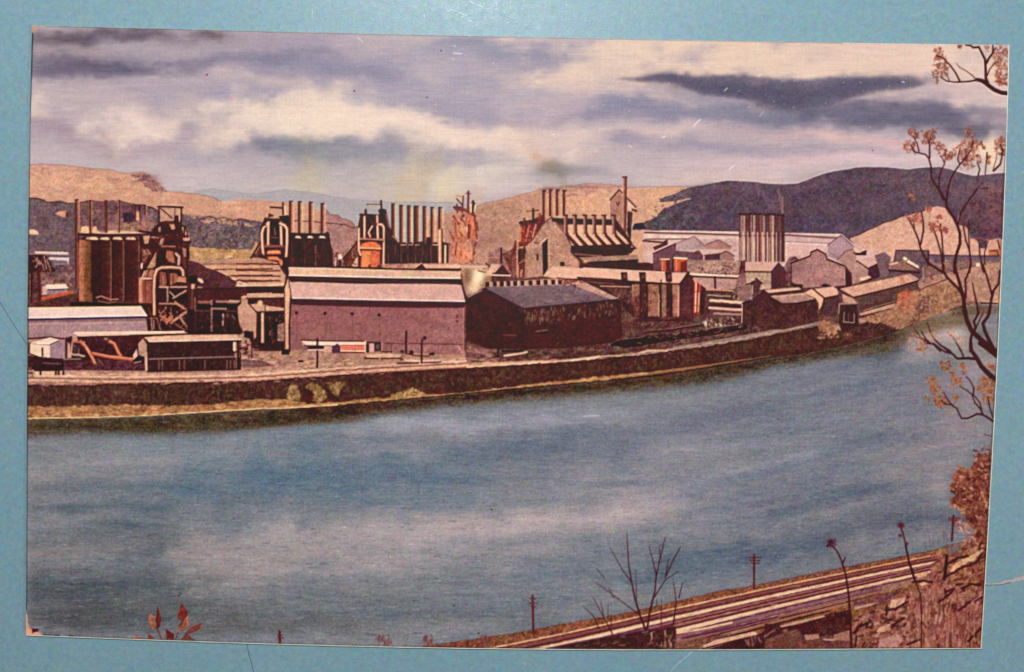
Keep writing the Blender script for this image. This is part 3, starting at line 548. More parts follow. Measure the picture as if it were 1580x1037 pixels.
at('b'); poly([(640,78),(1573,80),(1573,118),(800,124)], (186,136,112), tex=.12); poly([(860,150),(1573,140),(1573,172),(930,180)], (214,158,122), .8, tex=.1); L(1.6,(226,180,146),(840,158),(930,182),alpha=.8); L(1.6,(226,180,146),(980,205),(1110,255), alpha=.8); L(1.8,(240,204,170),(1130,285),(1240,330),(1300,360),(1360,378),(1573,368)); 
at('C')
for y in (702, 742, 775, 803): L(1.9, (84,34,34), (-60,y-2),(205,y+1), jit=.4)
L(2.2,(236,198,164),(-60,832),(120,834),(235,822)); L(2.4,(50,20,28),(-60,850),(235,846)); poly([(-60,850),(235,848),(235,880),(-60,880)], (78,44,50), tex=.15)
at('b')
for a in [((760,545),(900,545),4,(150,96,84)),((905,530),(905,860),3.2,(158,112,100)),((960,540),(1190,545),3.4,(170,120,104)),((1100,530),(1210,535),2.6,(204,156,130)),((920,615),(1060,618),3.4,(170,124,106)),((1030,680),(1030,800),2.8,(206,160,134)),((760,590),(1180,596),3,(36,14,22)),((740,640),(890,645),3,(96,64,66)),((1130,690),(1160,730),2.4,(130,96,92)),((1060,640),(1180,650),2.4,(104,70,70)),((940,660),(1180,665),1.6,(40,16,22))]: L(a[2], a[3], a[0], a[1], jit=.3)
dabs([(750,650),(1190,650),(1200,880),(750,880)], 60, 1.7, [(80,48,46),(36,14,18),(96,60,58),(60,44,40)], 90, .5, 2.2, .8, 6); blob(1090,690,4,4,(120,86,84),.8,0,.2,1,True)
at('b')
part('printed_skip_hoist', 'dark round hoist drum on a post beside the pipework')
blob(690,300,8,6,(40,16,22),1,0,.15,2.5,True); poly([(750,275),(800,290),(818,330),(790,340),(750,315)], (226,186,160), tex=.05); L(1.6,DK,(760,320),(800,350)); poly([(680,345),(720,345),(712,400),(680,400)], (214,160,130)); poly([(640,410),(745,410),(745,620),(640,620)], (78,46,48), tex=.2); L(2.4,DK,(745,300),(740,620)); L(2,DK,(640,420),(640,860)); L(2.2,(120,76,68),(690,420),(690,620)); L(2.4,(84,44,44),(725,620),(725,860)); L(1.6,(160,110,96),(722,500),(722,640)); L(1.6,(200,160,140),(750,382),(800,384))
# ---------------------------------------------------------- cream gable house
bh = part('printed_pump_house', 'tan pump house with a stepped gable and dark open side')
at('D'); poly([(0,165),(235,165),(235,560),(50,560),(0,440)], (62,30,34), tex=.2)
part('printed_wall', 'tan gable wall', bh); at('b'); poly([(1190,600),(1230,560),(1228,490),(1262,470),(1300,490),(1305,555),(1400,655),(1395,935),(1370,955),(1340,870),(1265,855),(1250,870),(1215,800),(1200,720)], (196,146,124), tex=.12); L(1.8,(66,28,30),(1186,600),(1186,720),(1210,810),(1255,880)); L(1.6,(96,44,40),(1186,600),(1226,556),(1226,486)); L(1.8,(226,176,146),(1240,490),(1290,480)); dabs([(1200,610),(1390,670),(1380,900),(1220,800)], 30, 1.6, [(176,126,108),(212,162,138)], 90, .6, 1.6, .5, 7)
part('printed_roof', 'thin tan roofs of the pump house', bh); poly([(1285,450),(1573,440),(1573,480),(1310,490)], (216,168,138), tex=.1); L(1.6,DK,(1285,452),(1312,492),(1573,486)); poly([(1310,565),(1400,615),(1573,610),(1573,645),(1405,652)], (206,158,132), tex=.1); L(1.8,DK,(1310,560),(1400,655),(1573,650)); at('D'); poly([(0,215),(232,208),(232,232),(10,236)], (206,160,130), tex=.1); L(1.8,DK,(0,240),(232,236)); poly([(60,270),(232,298),(232,314),(80,318),(20,276)], (200,154,128), tex=.1); L(1.6,DK,(60,322),(232,318))
part('printed_opening', 'dark open bays with cream posts', bh); poly([(68,325),(232,322),(232,400),(200,510),(120,515),(70,480)], (50,22,26), tex=.2); poly([(90,325),(108,325),(108,512),(90,510)], (214,170,138)); blob(85,266,4.4,4.4,(226,180,140),1,0,.1,2.5,True); L(1.6,(110,66,56),(115,240),(115,320)); L(1.6,(110,66,56),(150,400),(160,510)); poly([(190,400),(232,385),(232,500),(190,500)], (172,128,108), tex=.2); dabs([(120,340),(228,340),(200,510),(125,510)], 26, 1.6, [(110,80,64),(36,14,20),(150,110,92)], 90, .4, 2, .8, 8); poly([(65,512),(110,512),(110,530),(65,530)], (40,14,20)); L(2,(70,34,38),(72,330),(72,500)); poly([(120,245),(232,245),(232,295),(130,285)], (84,52,54), tex=.25)
at('b'); poly([(1265,858),(1330,868),(1330,945),(1262,935)], (40,14,24))
# ================================================================= furnace 2
at('e')
def furnace(dx=0, lab='', bell=True):
    part('printed_blast_furnace', lab)
    s = lambda *p: [(x+dx, y) for x, y in p]
    poly(s((200,330),(370,340),(480,320),(495,860),(180,780),(170,700),(165,430)), (74,30,30), tex=.2)
at('e')
furnace(0, 'blast furnace with looped cream pipes behind the stepped roof')
poly([(60,770),(160,560),(190,560),(200,770)], (96,60,54), tex=.3); L(2.2, DK, (50,775),(155,600)); L(1.5,(170,120,96),(100,720),(150,640))
dabs([(200,330),(370,340),(480,320),(490,480),(260,640),(180,640)], 50, 1.7, [(36,12,18),(120,60,50),(60,36,34)], 90, .5, 2, .8, 2)
poly([(200,320),(250,345),(370,350),(370,370),(220,360)], DK); poly([(245,280),(270,285),(310,310),(240,330)], DK2); L(2,(206,154,124),(310,330),(400,270)); L(2.6,DK,(265,212),(395,222)); L(2.4,DK,(405,165),(405,290)); L(2.6,(230,196,156),(425,200),(440,320)); poly([(360,310),(460,300),(490,340),(440,400),(380,370)], (50,18,24))
poly([(270,370),(360,370),(360,620),(270,610)], (52,34,34), tex=.3); L(1.8,(140,100,84),(310,440),(320,520)); L(2,(120,80,70),(280,545),(350,550)); L(3,DK,(262,360),(262,560))
for p_ in [[(188,735),(178,640),(172,500),(190,440),(230,420)],[(228,400),(245,380),(242,500),(240,620)],[(380,380),(385,500),(388,620)],[(372,392),(420,410),(450,450),(450,600),(440,770)]]:
    L(5.6,(98,36,34),*p_); L(3.8,(224,160,128),*p_); L(1.4,(248,210,176),*[(x-3,y) for x,y in p_])
poly([(200,440),(226,435),(226,620),(205,610)], DK); poly([(400,440),(430,480),(430,640),(402,640)], DK)
L(3.4,(150,90,80),(205,645),(410,645)); L(2.2,DK,(205,665),(410,662)); poly([(210,665),(410,665),(420,780),(380,790),(210,750)], (70,26,28))
poly([(225,720),(240,690),(350,684),(378,700),(385,735),(230,735)], (220,110,72), tex=.1); poly([(230,760),(330,755),(400,800),(410,850),(380,860),(350,800),(240,790)], (222,124,88), tex=.1); L(2.2,(240,160,120),(240,708),(370,706)); L(3.2,DK,(225,745),(390,742)); blob(165,752,4.6,3.6,(60,26,34),1,0,.1,2.5,True)
poly([(410,770),(465,760),(490,880),(460,960),(430,950),(395,880)], (58,20,26), tex=.1); L(3.6,DK,(478,380),(482,860))
part('printed_hill_road', None)
PARTS.pop(); CUR[0] = len(PARTS)-1
for i, (x, y0) in enumerate([(492,145),(592,148),(712,155),(842,170)]): stack(x, y0, 505, 42, side=1, lit=(200,134,104) if i != 1 else (196,160,120), mid=(120,56,48), label=['leftmost of the four stacks over the second stove row','second of the four stacks over the second stove row','third of the four stacks over the second stove row','rightmost of the four stacks over the second stove row'][i])
for x in (520,620,740,870): L(1.4,(240,204,176),(x,170),(x,480), alpha=.7, claim=False)
part('printed_stove_bank', 'dark stove block under the second group of four stacks')
poly([(485,490),(560,500),(870,500),(900,480),(940,560),(955,700),(990,760),(1000,870),(480,870)], (64,26,30), tex=.2); L(3.2,DK,(500,506),(920,520)); L(2.6,DK,(490,560),(930,572)); L(1.6,(104,60,52),(500,580),(510,850), alpha=.8); L(1.8,(96,64,58),(645,600),(645,850)); L(2.2,(130,88,76),(765,640),(765,860)); L(1.4,(90,56,52),(850,600),(860,850))
for q in [(535,610),(670,745),(800,880)]: poly([(q[0],552),(q[0]+14,528),(q[1]-20,532),(q[1],556)], (250,216,190), tex=.03)
L(1.8,(220,180,146),(925,520),(955,700),alpha=.8); dabs([(490,590),(930,590),(980,860),(490,860)], 60, 2, [(50,18,26),(92,52,48),(76,40,42)], 90, .2, 3, .7, 3)
part('printed_yard_clutter', 'low tan sheds and steam between the second and third furnaces')
poly([(950,700),(1060,720),(1150,640),(1230,560),(1260,700),(1280,880),(960,880)], (150,104,92), tex=.3); L(2.4,DK,(990,750),(1000,870)); L(1.8,(236,196,164),(990,770),(985,870)); poly([(1010,740),(1045,725),(1060,770),(1040,800),(1020,790)], (240,208,184)); poly([(1020,790),(1045,790),(1050,870),(1020,870)], DK); poly([(1080,760),(1220,600),(1240,700),(1150,880),(1060,880)], (96,60,50), tex=.35); L(2,DK,(1070,780),(1230,590)); L(2,DK2,(1150,880),(1250,720)); poly([(1160,860),(1230,750),(1270,870)], (216,164,136), tex=.15); dabs([(1080,780),(1230,620),(1200,860),(1060,870)], 30, 1.5, [(170,124,90),(60,26,26),(120,84,60)], 70, .5, 2, .8, 4)
# ================================================================= furnace 3
part('printed_blast_furnace', 'blast furnace with a bright orange shell and looped pipes, left of the seven stacks')
at('f')
poly([(115,290),(325,300),(330,240),(400,240),(440,460),(440,880),(90,880),(85,440)], (78,30,30), tex=.2); poly([(175,320),(300,320),(305,560),(175,560)], (62,34,32), tex=.25); dabs([(180,320),(300,320),(300,540),(180,540)], 20, 1.5, [(100,56,48),(36,12,18)], 80, .4, 2, .8, 1)
L(3.6,DK,(115,296),(325,306)); poly([(160,240),(185,232),(190,290),(158,290)], DK2); L(1.4,DK2,(172,232),(172,250)); L(2,DK,(190,184),(335,186)); L(1.3,(220,180,120),(200,190),(330,192)); poly([(310,250),(340,225),(390,235),(400,400),(350,410),(330,300)], (60,22,26), tex=.15); L(3,DK,(343,145),(348,240)); L(2,DK,(343,140),(343,150)); L(3.6,(150,100,86),(398,300),(440,450),(440,470), alpha=.7)
for p_ in [[(160,320),(160,440),(158,545)],[(300,310),(305,450),(308,555)],[(98,450),(98,560),(100,690),(118,740)],[(310,400),(355,405),(375,440),(375,600),(370,860)],[(248,420),(205,490),(225,540)]]:
    L(5,(98,36,34),*p_); L(3.4 if p_[0][0]!=248 else 2.4,(226,158,126),*p_); L(1.3,(250,212,180),*[(x-3,y) for x,y in p_])
poly([(112,430),(145,425),(148,560),(115,560)], DK); poly([(320,440),(350,450),(352,570),(325,560)], DK)
L(3,(190,132,112),(115,562),(370,572)); L(3,DK,(115,585),(360,592))
part('printed_furnace_shell', 'bright orange dome and bell of the furnace', len(PARTS)-1)
poly([(112,640),(135,612),(210,592),(290,600),(330,630),(345,660),(340,670),(115,665)], (220,116,72), tex=.12); poly([(130,690),(330,690),(335,880),(120,880)], (224,124,76), tex=.14, grad=(206,96,66), gdir='x'); poly([(135,700),(220,700),(220,870),(128,870)], (232,140,88), .8, tex=.1, soft=1); L(2.6,(240,176,130),(115,662),(340,672)); L(2.2,(96,40,34),(115,680),(340,688)); poly([(205,845),(335,850),(335,880),(200,880)], (120,44,42)); poly([(230,850),(300,850),(300,872),(230,872)], (214,120,86))
part('printed_stove_bank', 'jagged dark stove block under the seven tall stacks'); CUR_B = CUR[0]
at('f')
poly([(385,400),(450,450),(490,540),(540,600),(560,620),(690,630),(720,600),(800,600),(850,560),(890,560),(900,620),(980,640),(985,840),(385,850)], (62,32,36), tex=.25)
seven = [(475,172),(563,190),(648,195),(730,200),(820,205),(908,210),(993,212)]
for i, (x, y0) in enumerate(seven):
    poly([(x+18,y0+20),(x+42,y0+20),(x+42,590),(x+18,590)], (226,196,150), .75, tex=.08, soft=1, claim=False)
    stack(x, y0, 620 if i not in (0,6) else 560, 38 if i != 3 else 56, side=1, lit=(150,88,64) if i < 5 else (206,140,110), mid=(104,50,42), label=['first','second','third','thickest, fourth','fifth','sixth','seventh'][i]+' of the seven tall stacks, counted from the left')
part('printed_stove_bank', 'jagged dark stove block under the seven tall stacks'); PARTS.pop(); CUR[0] = CUR_B
poly([(385,480),(440,460),(500,540),(540,600),(560,640),(690,640),(720,600),(800,590),(800,640),(845,640),(845,545),(890,545),(900,630),(980,640),(985,840),(385,850)], (64,32,38), .95, tex=.25)
for x in (420,500,560,640,720,800,890,940): L(1.8,(126,92,72),(x,640),(x+4,830), alpha=.75, jit=.3)
for q in [(560,620),(650,690),(720,770),(910,970)]: poly([(q[0],620),(q[0]+8,600),(q[1]-8,600),(q[1],622)], (70,24,26)); L(1.4,(224,180,140),(q[0],628),(q[1],630))
L(1.2,(220,170,130),(470,530),(540,600)); poly([(850,545),(885,548),(885,640),(848,640)], (58,18,28)); poly([(905,640),(975,640),(975,830),(905,830)], (74,34,46), tex=.15); dabs([(400,640),(970,640),(970,830),(400,840)], 70, 2.2, [(44,18,26),(90,60,50),(104,60,60),(60,40,40)], 90, .1, 3, .7, 3)
part('printed_standpipe', 'pair of cream posts at the right end of the seven stacks'); poly([(970,460),(1010,440),(1012,840),(975,835)], (206,126,96), tex=.1); L(1.8,(250,214,180),(990,470),(990,835)); poly([(1012,600),(1090,610),(1080,840),(1012,840)], (60,18,24)); L(3,(248,208,168),(1052,630),(1050,840)); L(3.4,DK,(1020,610),(1100,625)); L(2,(120,70,60),(1090,620),(1085,830), alpha=.8); L(1.8,DK2,(1018,455),(1018,600))
# ================================================================= furnace 4 (hazy red)
part('printed_blast_furnace', 'hazy red orange blast furnace topped with spiky masts')
poly([(1140,300),(1240,280),(1380,310),(1415,380),(1400,600),(1380,820),(1330,840),(1120,840),(1100,700),(1130,560),(1090,500),(1140,440)], (192,126,100), .7, tex=.2); poly([(1280,330),(1370,340),(1390,560),(1290,580)], (214,118,84), tex=.15); poly([(1165,640),(1240,600),(1310,620),(1320,840),(1150,840)], (216,134,100), tex=.12)
for a in [((1150,215),(1240,225),4,DK2),((1250,90),(1240,270),2.2,(110,44,38)),((1180,120),(1245,200),2,DK2),((1170,85),(1245,100),1.2,(170,120,70)),((1306,40),(1304,270),3.4,(120,44,44)),((1280,60),(1330,66),1.3,DK2),((1358,150),(1358,300),4,(60,18,26)),((1340,170),(1380,175),2,DK2),((1180,180),(1185,270),2,DK2),((1140,310),(1200,400),3,(140,56,44)),((1160,340),(1165,520),3,(166,62,44)),((1250,300),(1230,350),4,(120,70,60)),((1310,410),(1310,560),3,(116,34,36)),((1330,400),(1330,620),1.8,(160,80,60)),((1375,330),(1400,560),2.4,(120,60,50)),((1390,600),(1350,820),2.4,(130,50,44)),((1180,600),(1160,740),2.2,(170,56,40)),((1100,480),(1140,560),2.4,(150,80,70)),((1200,440),(1210,560),2,(200,110,60)),((1290,320),(1370,318),3,(214,110,70)),((1120,560),(1340,560),1.8,(190,100,80)),((1400,380),(1412,470),2.4,(120,70,70)),((1260,240),(1380,310),4,(130,60,50)),((1170,230),(1240,240),5,(130,60,54)),((1330,600),(1345,800),2,(226,170,140)),((1240,420),(1240,560),4,(226,160,110)),((1090,620),(1120,700),2,(160,110,100))]: L(a[2], a[3], a[0], a[1], jit=.4)
dabs([(1140,320),(1380,330),(1400,600),(1370,820),(1130,820),(1110,480)], 110, 1.7, [(160,76,56),(214,150,112),(140,70,60),(222,176,138),(180,96,70),(176,128,108),(190,140,116)], 85, .4, 2.6, .7, 4)
L(3,(240,224,180),(1336,180),(1334,270), alpha=.7); L(2.4,(244,226,170),(1385,190),(1372,260), alpha=.8)
# strip of low clutter below the furnaces
part('printed_low_sheds', 'low cream rubble and sheds between the furnaces and the purple mill roof')
at('f'); poly([(380,850),(985,835),(1420,830),(1420,880),(380,900)], (196,146,120), tex=.25); dabs([(390,850),(800,840),(800,895),(400,900)], 50, 2, [(236,196,160),(120,60,54),(214,160,126),(84,40,40)], 90, .5, 1.6, .85, 5)
at('C'); poly([(820,700),(1460,690),(1600,640),(1700,700),(1700,780),(820,740)], (180,130,110), .8, tex=.2); poly([(1470,640),(1540,600),(1600,620),(1600,720),(1480,720)], (150,104,96), .8, tex=.3)
part('printed_flat_roof_shed', 'low shed with a long pale flat roof in front of the hazy furnace')
at('f'); poly([(790,845),(1540,860),(1560,885),(1555,1000),(1480,960),(1470,900),(830,905)], (84,42,44), tex=.15); poly([(800,845),(830,840),(1520,858),(1555,880),(1540,890),(840,888)], (222,172,144), tex=.08); poly([(705,895),(790,835),(845,895),(835,905)], (76,38,40)); L(1.5,(230,180,150),(720,880),(790,830)); L(2.2,DK,(845,898),(1540,900)); L(1.6,DK,(1500,830),(1545,880))
# ================================================================= white steam, sheds right of the purple mill
at('F')
part('printed_steam_plume', 'cream steam between the purple mill and the dark shed')
poly([(45,55),(230,50),(230,150),(80,225),(60,160)], (176,132,106), tex=.2); blob(135,130,9,14,(240,214,176),1,10,.3,1.2,True); blob(155,95,8,10,(246,222,186),1,0,.3,1.3,True); blob(110,175,8,8,(228,196,160),.9,0,.3); blob(75,110,6,14,(130,90,76),.6,0,.3); L(2,(120,84,70),(150,70),(190,80)); 
part('printed_small_gable_shed', 'small cream shed with a dark gable left of the big gabled hall')
at('E'); poly([(230,700),(290,705),(240,770),(180,775),(215,735)], (216,172,144), tex=.1); poly([(235,770),(300,705),(350,770)], (84,46,46), tex=.15); L(2.4,(240,206,180),(240,768),(345,770)); L(2.2,DK,(240,758),(335,762)); L(3.2,DK,(290,605),(290,690)); L(2,DK2,(300,640),(350,700),(360,770)); poly([(300,640),(370,600),(390,560),(400,780),(350,775)], (110,66,62), tex=.4, alpha=.9); L(1.4,(230,150,120),(150,660),(280,662),alpha=.7)
part('printed_blast_furnace', 'rusty furnace pipework tucked left of the big gabled hall')
poly([(405,440),(480,430),(540,400),(560,440),(470,560),(450,780),(385,780),(380,570),(405,560)], (110,54,48), tex=.3)
for a in [((405,450),(500,440),4,DK),((430,425),(430,470),3,DK2),((485,365),(485,450),3,DK),((445,380),(520,372),1.4,DK2),((525,395),(520,450),3,(150,66,56)),((410,480),(405,560),3.4,(206,120,90)),((430,470),(425,570),2.4,(180,80,60)),((460,470),(440,560),2.6,(200,110,84)),((480,470),(500,510),2.4,(160,70,56)),((500,460),(480,540),2,(220,150,120)),((390,570),(390,775),3.4,(206,140,112)),((405,600),(445,600),3,(214,160,130)),((400,620),(400,700),4,(44,18,22)),((430,600),(440,680),3,(60,34,34)),((395,700),(440,670),3,(150,96,80)),((415,740),(410,775),3,(190,140,116)),((440,640),(438,775),2.4,(180,130,110)),((378,560),(345,700),2.6,(120,60,56))]: L(a[2], a[3], a[0], a[1], jit=.4)
dabs([(400,450),(530,420),(460,570),(400,570)], 24, 1.6, [(226,140,106),(70,26,28),(180,90,70)], 80, .5, 2, .8, 1)
for i, (x, y0, y1) in enumerate([(552,252,440),(592,248,410),(634,250,405),(676,252,405)]):
    at('E'); stack(x, y0, y1, 22, side=1, dark=(92,30,32), lit=(206,150,116), mid=(100,40,38), label=['leftmost','second','third','rightmost'][i]+' of the four stacks rising behind the big gabled hall')
part('printed_boiler_house', 'tall narrow pink gabled house behind the slim chimney')
hh = CUR[0]
poly([(955,310),(1005,250),(1035,300),(1040,500),(955,480)], (172,122,106), tex=.12); poly([(1055,290),(1105,350),(1100,385),(1060,370)], (222,180,158), tex=.08); L(2.2,(84,46,46),(953,312),(1008,248),(1110,354)); L(1.6,(120,78,72),(953,312),(956,480)); L(3,DK,(1090,370),(1112,378)); poly([(1060,380),(1090,385),(1078,560),(1055,500)], (52,24,30), tex=.15); poly([(1040,300),(1060,300),(1060,480),(1040,500)], (176,128,116)); L(1.4,DK2,(990,320),(1000,345),(1010,320)); poly([(975,485),(1030,485),(1030,540),(1000,520)], DK); L(1.3,(236,196,166),(952,320),(952,470)); L(1.4,(130,90,80),(1080,390),(1080,480))
part('printed_slim_chimney', 'single slim brick chimney, the tallest point of the mill'); poly([(1032,172),(1054,172),(1050,560),(1026,540)], (150,92,74), tex=.12); L(1.8,(70,26,26),(1052,172),(1046,500)); L(1.2,(220,168,140),(1033,180),(1030,480)); L(2.6,(80,34,34),(1032,172),(1054,172))
# big gabled hall
part('printed_gabled_hall', 'big hall with a tan gable end and ribbed roof in the middle of the mill'); gh = CUR[0]
poly([(600,420),(990,430),(1110,600),(1070,650),(1120,680),(1125,740),(770,760),(700,600)], (70,40,42), tex=.2)
part('printed_gable_wall', 'tan brick gable wall with a tall dark door', gh); poly([(440,590),(480,555),(545,455),(575,425),(595,415),(605,440),(680,520),(715,590),(712,630),(775,690),(775,790),(640,795),(545,775),(420,790),(445,780)], (186,138,116), tex=.14); L(1.8,(110,66,60),(440,590),(480,552),(548,452),(598,415)); L(2,DK,(600,420),(700,530),(735,590)); dabs([(450,590),(590,430),(710,620),(770,700),(770,780),(560,770)], 110, 1.5, [(160,112,96),(204,156,132),(146,100,92)], 0, .4, 1.8, .5, 2); L(1.2,(150,100,90),(715,640),(775,690)); L(3,(96,60,52),(770,690),(772,790))
part('printed_door', 'tall dark doorway in the gable', gh); poly([(540,580),(572,545),(574,730),(545,775)], (58,22,26)); L(2,(226,180,150),(525,580),(560,545)); L(1.4,(226,180,150),(580,560),(580,740),alpha=.6); poly([(505,640),(516,640),(518,678),(506,678)], DK); L(1.3,(80,40,40),(492,570),(520,575)); poly([(648,688),(676,688),(676,715),(650,715)], DK); L(1.2,(226,180,150),(640,716),(680,718))
part('printed_ribbed_roof', 'cream roof crossed by dark ribs under a row of short vents', gh)
poly([(605,440),(680,455),(950,455),(1060,560),(1080,585),(720,590),(690,520)], (222,172,142), tex=.06)
L(4,DK,(605,435),(655,438)); L(5.5,(64,26,32),(640,452),(670,452)); L(6.4,(64,30,34),(690,446),(950,452)); poly([(610,440),(680,460),(690,520),(640,470)], (120,66,60), .8)
for x in (682,738,800,855,915,975):
    poly([(x+8,505),(x+20,515),(x+85,588),(x+55,590),(x+5,530)], (86,34,36)); L(1.4,(246,206,176),(x+22,520),(x+90,588), alpha=.8)
poly([(720,592),(1080,582),(1075,640),(1060,650),(760,655),(715,630)], (66,44,46), tex=.15); L(2,DK,(720,594),(1085,582)); L(2.4,(150,100,84),(740,640),(900,652)); poly([(760,660),(1120,645),(1130,672),(800,690)], (170,128,108), tex=.15); poly([(780,690),(1125,672),(1120,738),(780,735)], (72,42,44), tex=.2); L(1.6,(214,160,130),(1070,640),(1115,635)); poly([(1080,600),(1090,560),(1112,600)], (190,140,118)); L(2,DK,(1060,560),(1110,606)); blob(800,686,4,2.4,(222,176,148),.9,0,.1); L(1.4,(40,20,34),(830,690),(1110,680))
for i, x in enumerate((682,738,800,855,915,975)):
    part('printed_roof_vent', None, gh); at('E'); poly([(x-10,402),(x+10,402),(x+12,520),(x-10,518)], (132,82,74), tex=.1); L(1.6,(196,148,128),(x-6,408),(x-6,510)); L(1.8,(74,30,34),(x+9,404),(x+11,515)); L(2.4,DK2,(x-11,404),(x+11,404))
part('printed_annex', 'low pale roof at the foot of the big gable', gh); poly([(545,772),(600,718),(770,726),(775,790),(640,790)], (222,174,148), tex=.08); L(1.8,DK,(630,786),(680,792),(775,795)); poly([(660,795),(880,800),(880,850),(700,830)], (120,72,66), tex=.25)
# right: pale far mill with white roofs
at('G')
part('printed_white_roofed_mill', 'very long low mill with pale pink roofs below the dark wooded hill')
poly([(-30,300),(540,305),(1180,320),(1250,380),(1500,470),(1460,560),(860,520),(20,500),(-30,480)], (206,172,162), tex=.05)
poly([(90,298),(400,304),(555,308),(555,330),(100,318),(-20,330),(-20,318)], (232,202,184), tex=.04); L(2.6,(104,62,72),(-20,312),(300,318),(550,326)); poly([(-20,326),(550,340),(550,370),(-20,345)], (222,190,176)); L(1.8,(110,70,76),(-20,352),(250,350)); poly([(300,350),(545,350),(545,400),(310,370)], (200,166,160)); L(1.6,(240,210,190),(840,320),(1170,325)); L(3,(126,84,90),(840,326),(1160,346)); poly([(840,342),(1140,350),(1090,470),(830,480)], (202,168,162), tex=.06); L(1.4,(240,212,196),(840,374),(1100,386)); L(1.4,(156,116,120),(840,366),(1110,378)); poly([(830,400),(1095,400),(1050,460),(900,480),(830,486)], (210,172,160), .8)
poly([(1095,390),(1175,330),(1250,390),(1250,420),(1150,475),(1095,460)], (170,136,140), tex=.1); L(1.6,(110,78,88),(1095,388),(1175,328),(1252,398)); poly([(-30,360),(120,362),(60,420),(-30,430)], (206,164,148)); L(2.4,DK,(-30,362),(90,372),(115,360))
part('printed_gabled_shop', 'cluster of mauve gabled shops under the dark hill')
poly([(165,380),(280,335),(345,390),(345,415),(170,418)], (178,146,146), tex=.08); L(1.4,(130,92,100),(165,380),(282,334),(350,398)); poly([(350,385),(430,355),(505,395),(505,415),(350,412)], (176,126,118), tex=.1); L(1.4,(120,80,84),(350,385),(430,355),(510,400))
poly([(30,440),(165,380),(165,420),(265,430),(310,420),(335,450),(335,480),(525,470),(525,545),(560,560),(240,560),(30,545)], (112,78,84), tex=.15); L(1.6,DK,(30,440),(165,380),(165,415)); poly([(30,400),(120,365),(120,385),(40,420)], (84,44,50)); poly([(240,420),(310,415),(345,445),(480,415),(545,412),(530,440),(440,430),(340,450)], (206,166,150), .9); poly([(265,435),(310,420),(335,450),(335,520),(265,520)], (104,70,76)); L(1.6,(64,34,44),(345,450),(440,440)); poly([(345,450),(440,436),(440,475),(345,480)], (88,56,66)); poly([(440,440),(475,425),(520,450),(520,478),(440,478)], (160,118,112)); L(1.4,(74,40,48),(440,440),(478,424),(525,455)); poly([(345,480),(560,480),(560,520),(345,530)], (190,144,126), tex=.15)
part('printed_vegetation_clump', None); PARTS.pop(); CUR[0]=len(PARTS)-1
dabs([(290,540),(420,500),(540,520),(545,565),(290,560)], 50, 2, [(70,44,58),(150,110,108),(96,66,80),(190,140,124)], 0, .8, 1.5, .85, 3)
poly([(860,460),(900,455),(915,490),(880,500),(830,560),(830,520)], (140,104,100), tex=.15); L(1.6,DK,(870,480),(895,462),(912,475))
part('printed_orange_tank', 'smaller orange tank, left of the pair'); poly([(75,478),(130,478),(132,548),(80,548)], (196,90,62), tex=.1); poly([(110,480),(132,480),(134,548),(110,548)], (96,36,36)); L(2,(246,200,160),(76,474),(128,474)); L(1.4,(236,150,110),(88,485),(88,545))
part('printed_orange_tank', 'larger orange tank, right of the pair'); poly([(158,470),(236,470),(238,550),(160,548)], (204,96,60), tex=.1); poly([(200,490),(238,480),(238,550),(195,548)], (120,48,42), tex=.15); L(2.6,(250,214,174),(160,466),(236,470)); L(2,DK,(150,480),(150,548)); L(1.6,(240,150,104),(172,480),(172,540))
ns = [(565,198),(592,200),(622,196),(652,198),(682,196),(712,200),(742,198),(768,200),(796,202),(822,204)]
part('printed_dark_recess', None); PARTS.pop(); CUR[0]=len(PARTS)-1
for i, (x, y0) in enumerate(ns):
    at('G'); stack(x, y0, 490, 21, side=-1 if i in (1,3,5,7) else 1, dark=(92,50,50), lit=[(180,140,122),(206,164,140),(180,132,114),(206,168,142),(164,90,78),(190,152,132),(156,114,98),(210,174,148),(104,78,72),(92,64,62)][i], mid=[(140,104,96),(136,96,88),(110,66,62),(160,122,108),(140,84,78),(126,102,94),(124,88,80),(124,74,66),(104,78,72),(80,48,50)][i], label=['first','second','third','fourth','fifth','sixth','seventh','eighth','ninth','last'][i]+' from the left in the tight bundle of stacks before the dark hill')
    if i < 8 and i != 4: L(1.5,(240,208,178),(x-5,345),(x-5,485),alpha=.6)
    L(1.3,DK,(x-10,330),(x+10,330),alpha=.5)
# dark wooded hill, right, then the tan slope
at('P')
at('G')
# right: brick shops
part('printed_small_mill_shop', 'small shop with a pale gabled roof below the stack bundle'); r_ = CUR[0]
poly([(590,550),(750,550),(750,650),(690,660),(590,630)], (186,150,130), tex=.12); poly([(750,555),(795,500),(838,545),(838,640),(750,655)], (82,52,58), tex=.15); poly([(590,492),(795,490),(752,550),(592,550)], (206,162,146), tex=.06); L(2.2,DK,(592,550),(752,552)); L(1.6,(60,40,76),(750,552),(796,496),(830,540)); L(3,(64,24,34),(570,490),(574,560)); L(2.2,(110,40,50),(586,490),(586,560)); L(3.4,(70,36,50),(560,560),(545,640)); L(1.6,(150,90,70),(590,560),(595,620)); dabs([(600,560),(745,560),(745,650),(620,640)], 22, 1.4, [(214,176,146),(130,96,88),(200,170,110)], 90, .5, 1.6, .7, 1)
part('printed_brick_hall', 'broad mauve brick hall with a stepped ridge and plain wall'); bh2 = CUR[0]
poly([(870,495),(990,450),(995,430),(1030,412),(1085,440),(1090,470),(1205,515),(1240,560),(1240,640),(1060,660),(870,640)], (66,38,44), tex=.1)
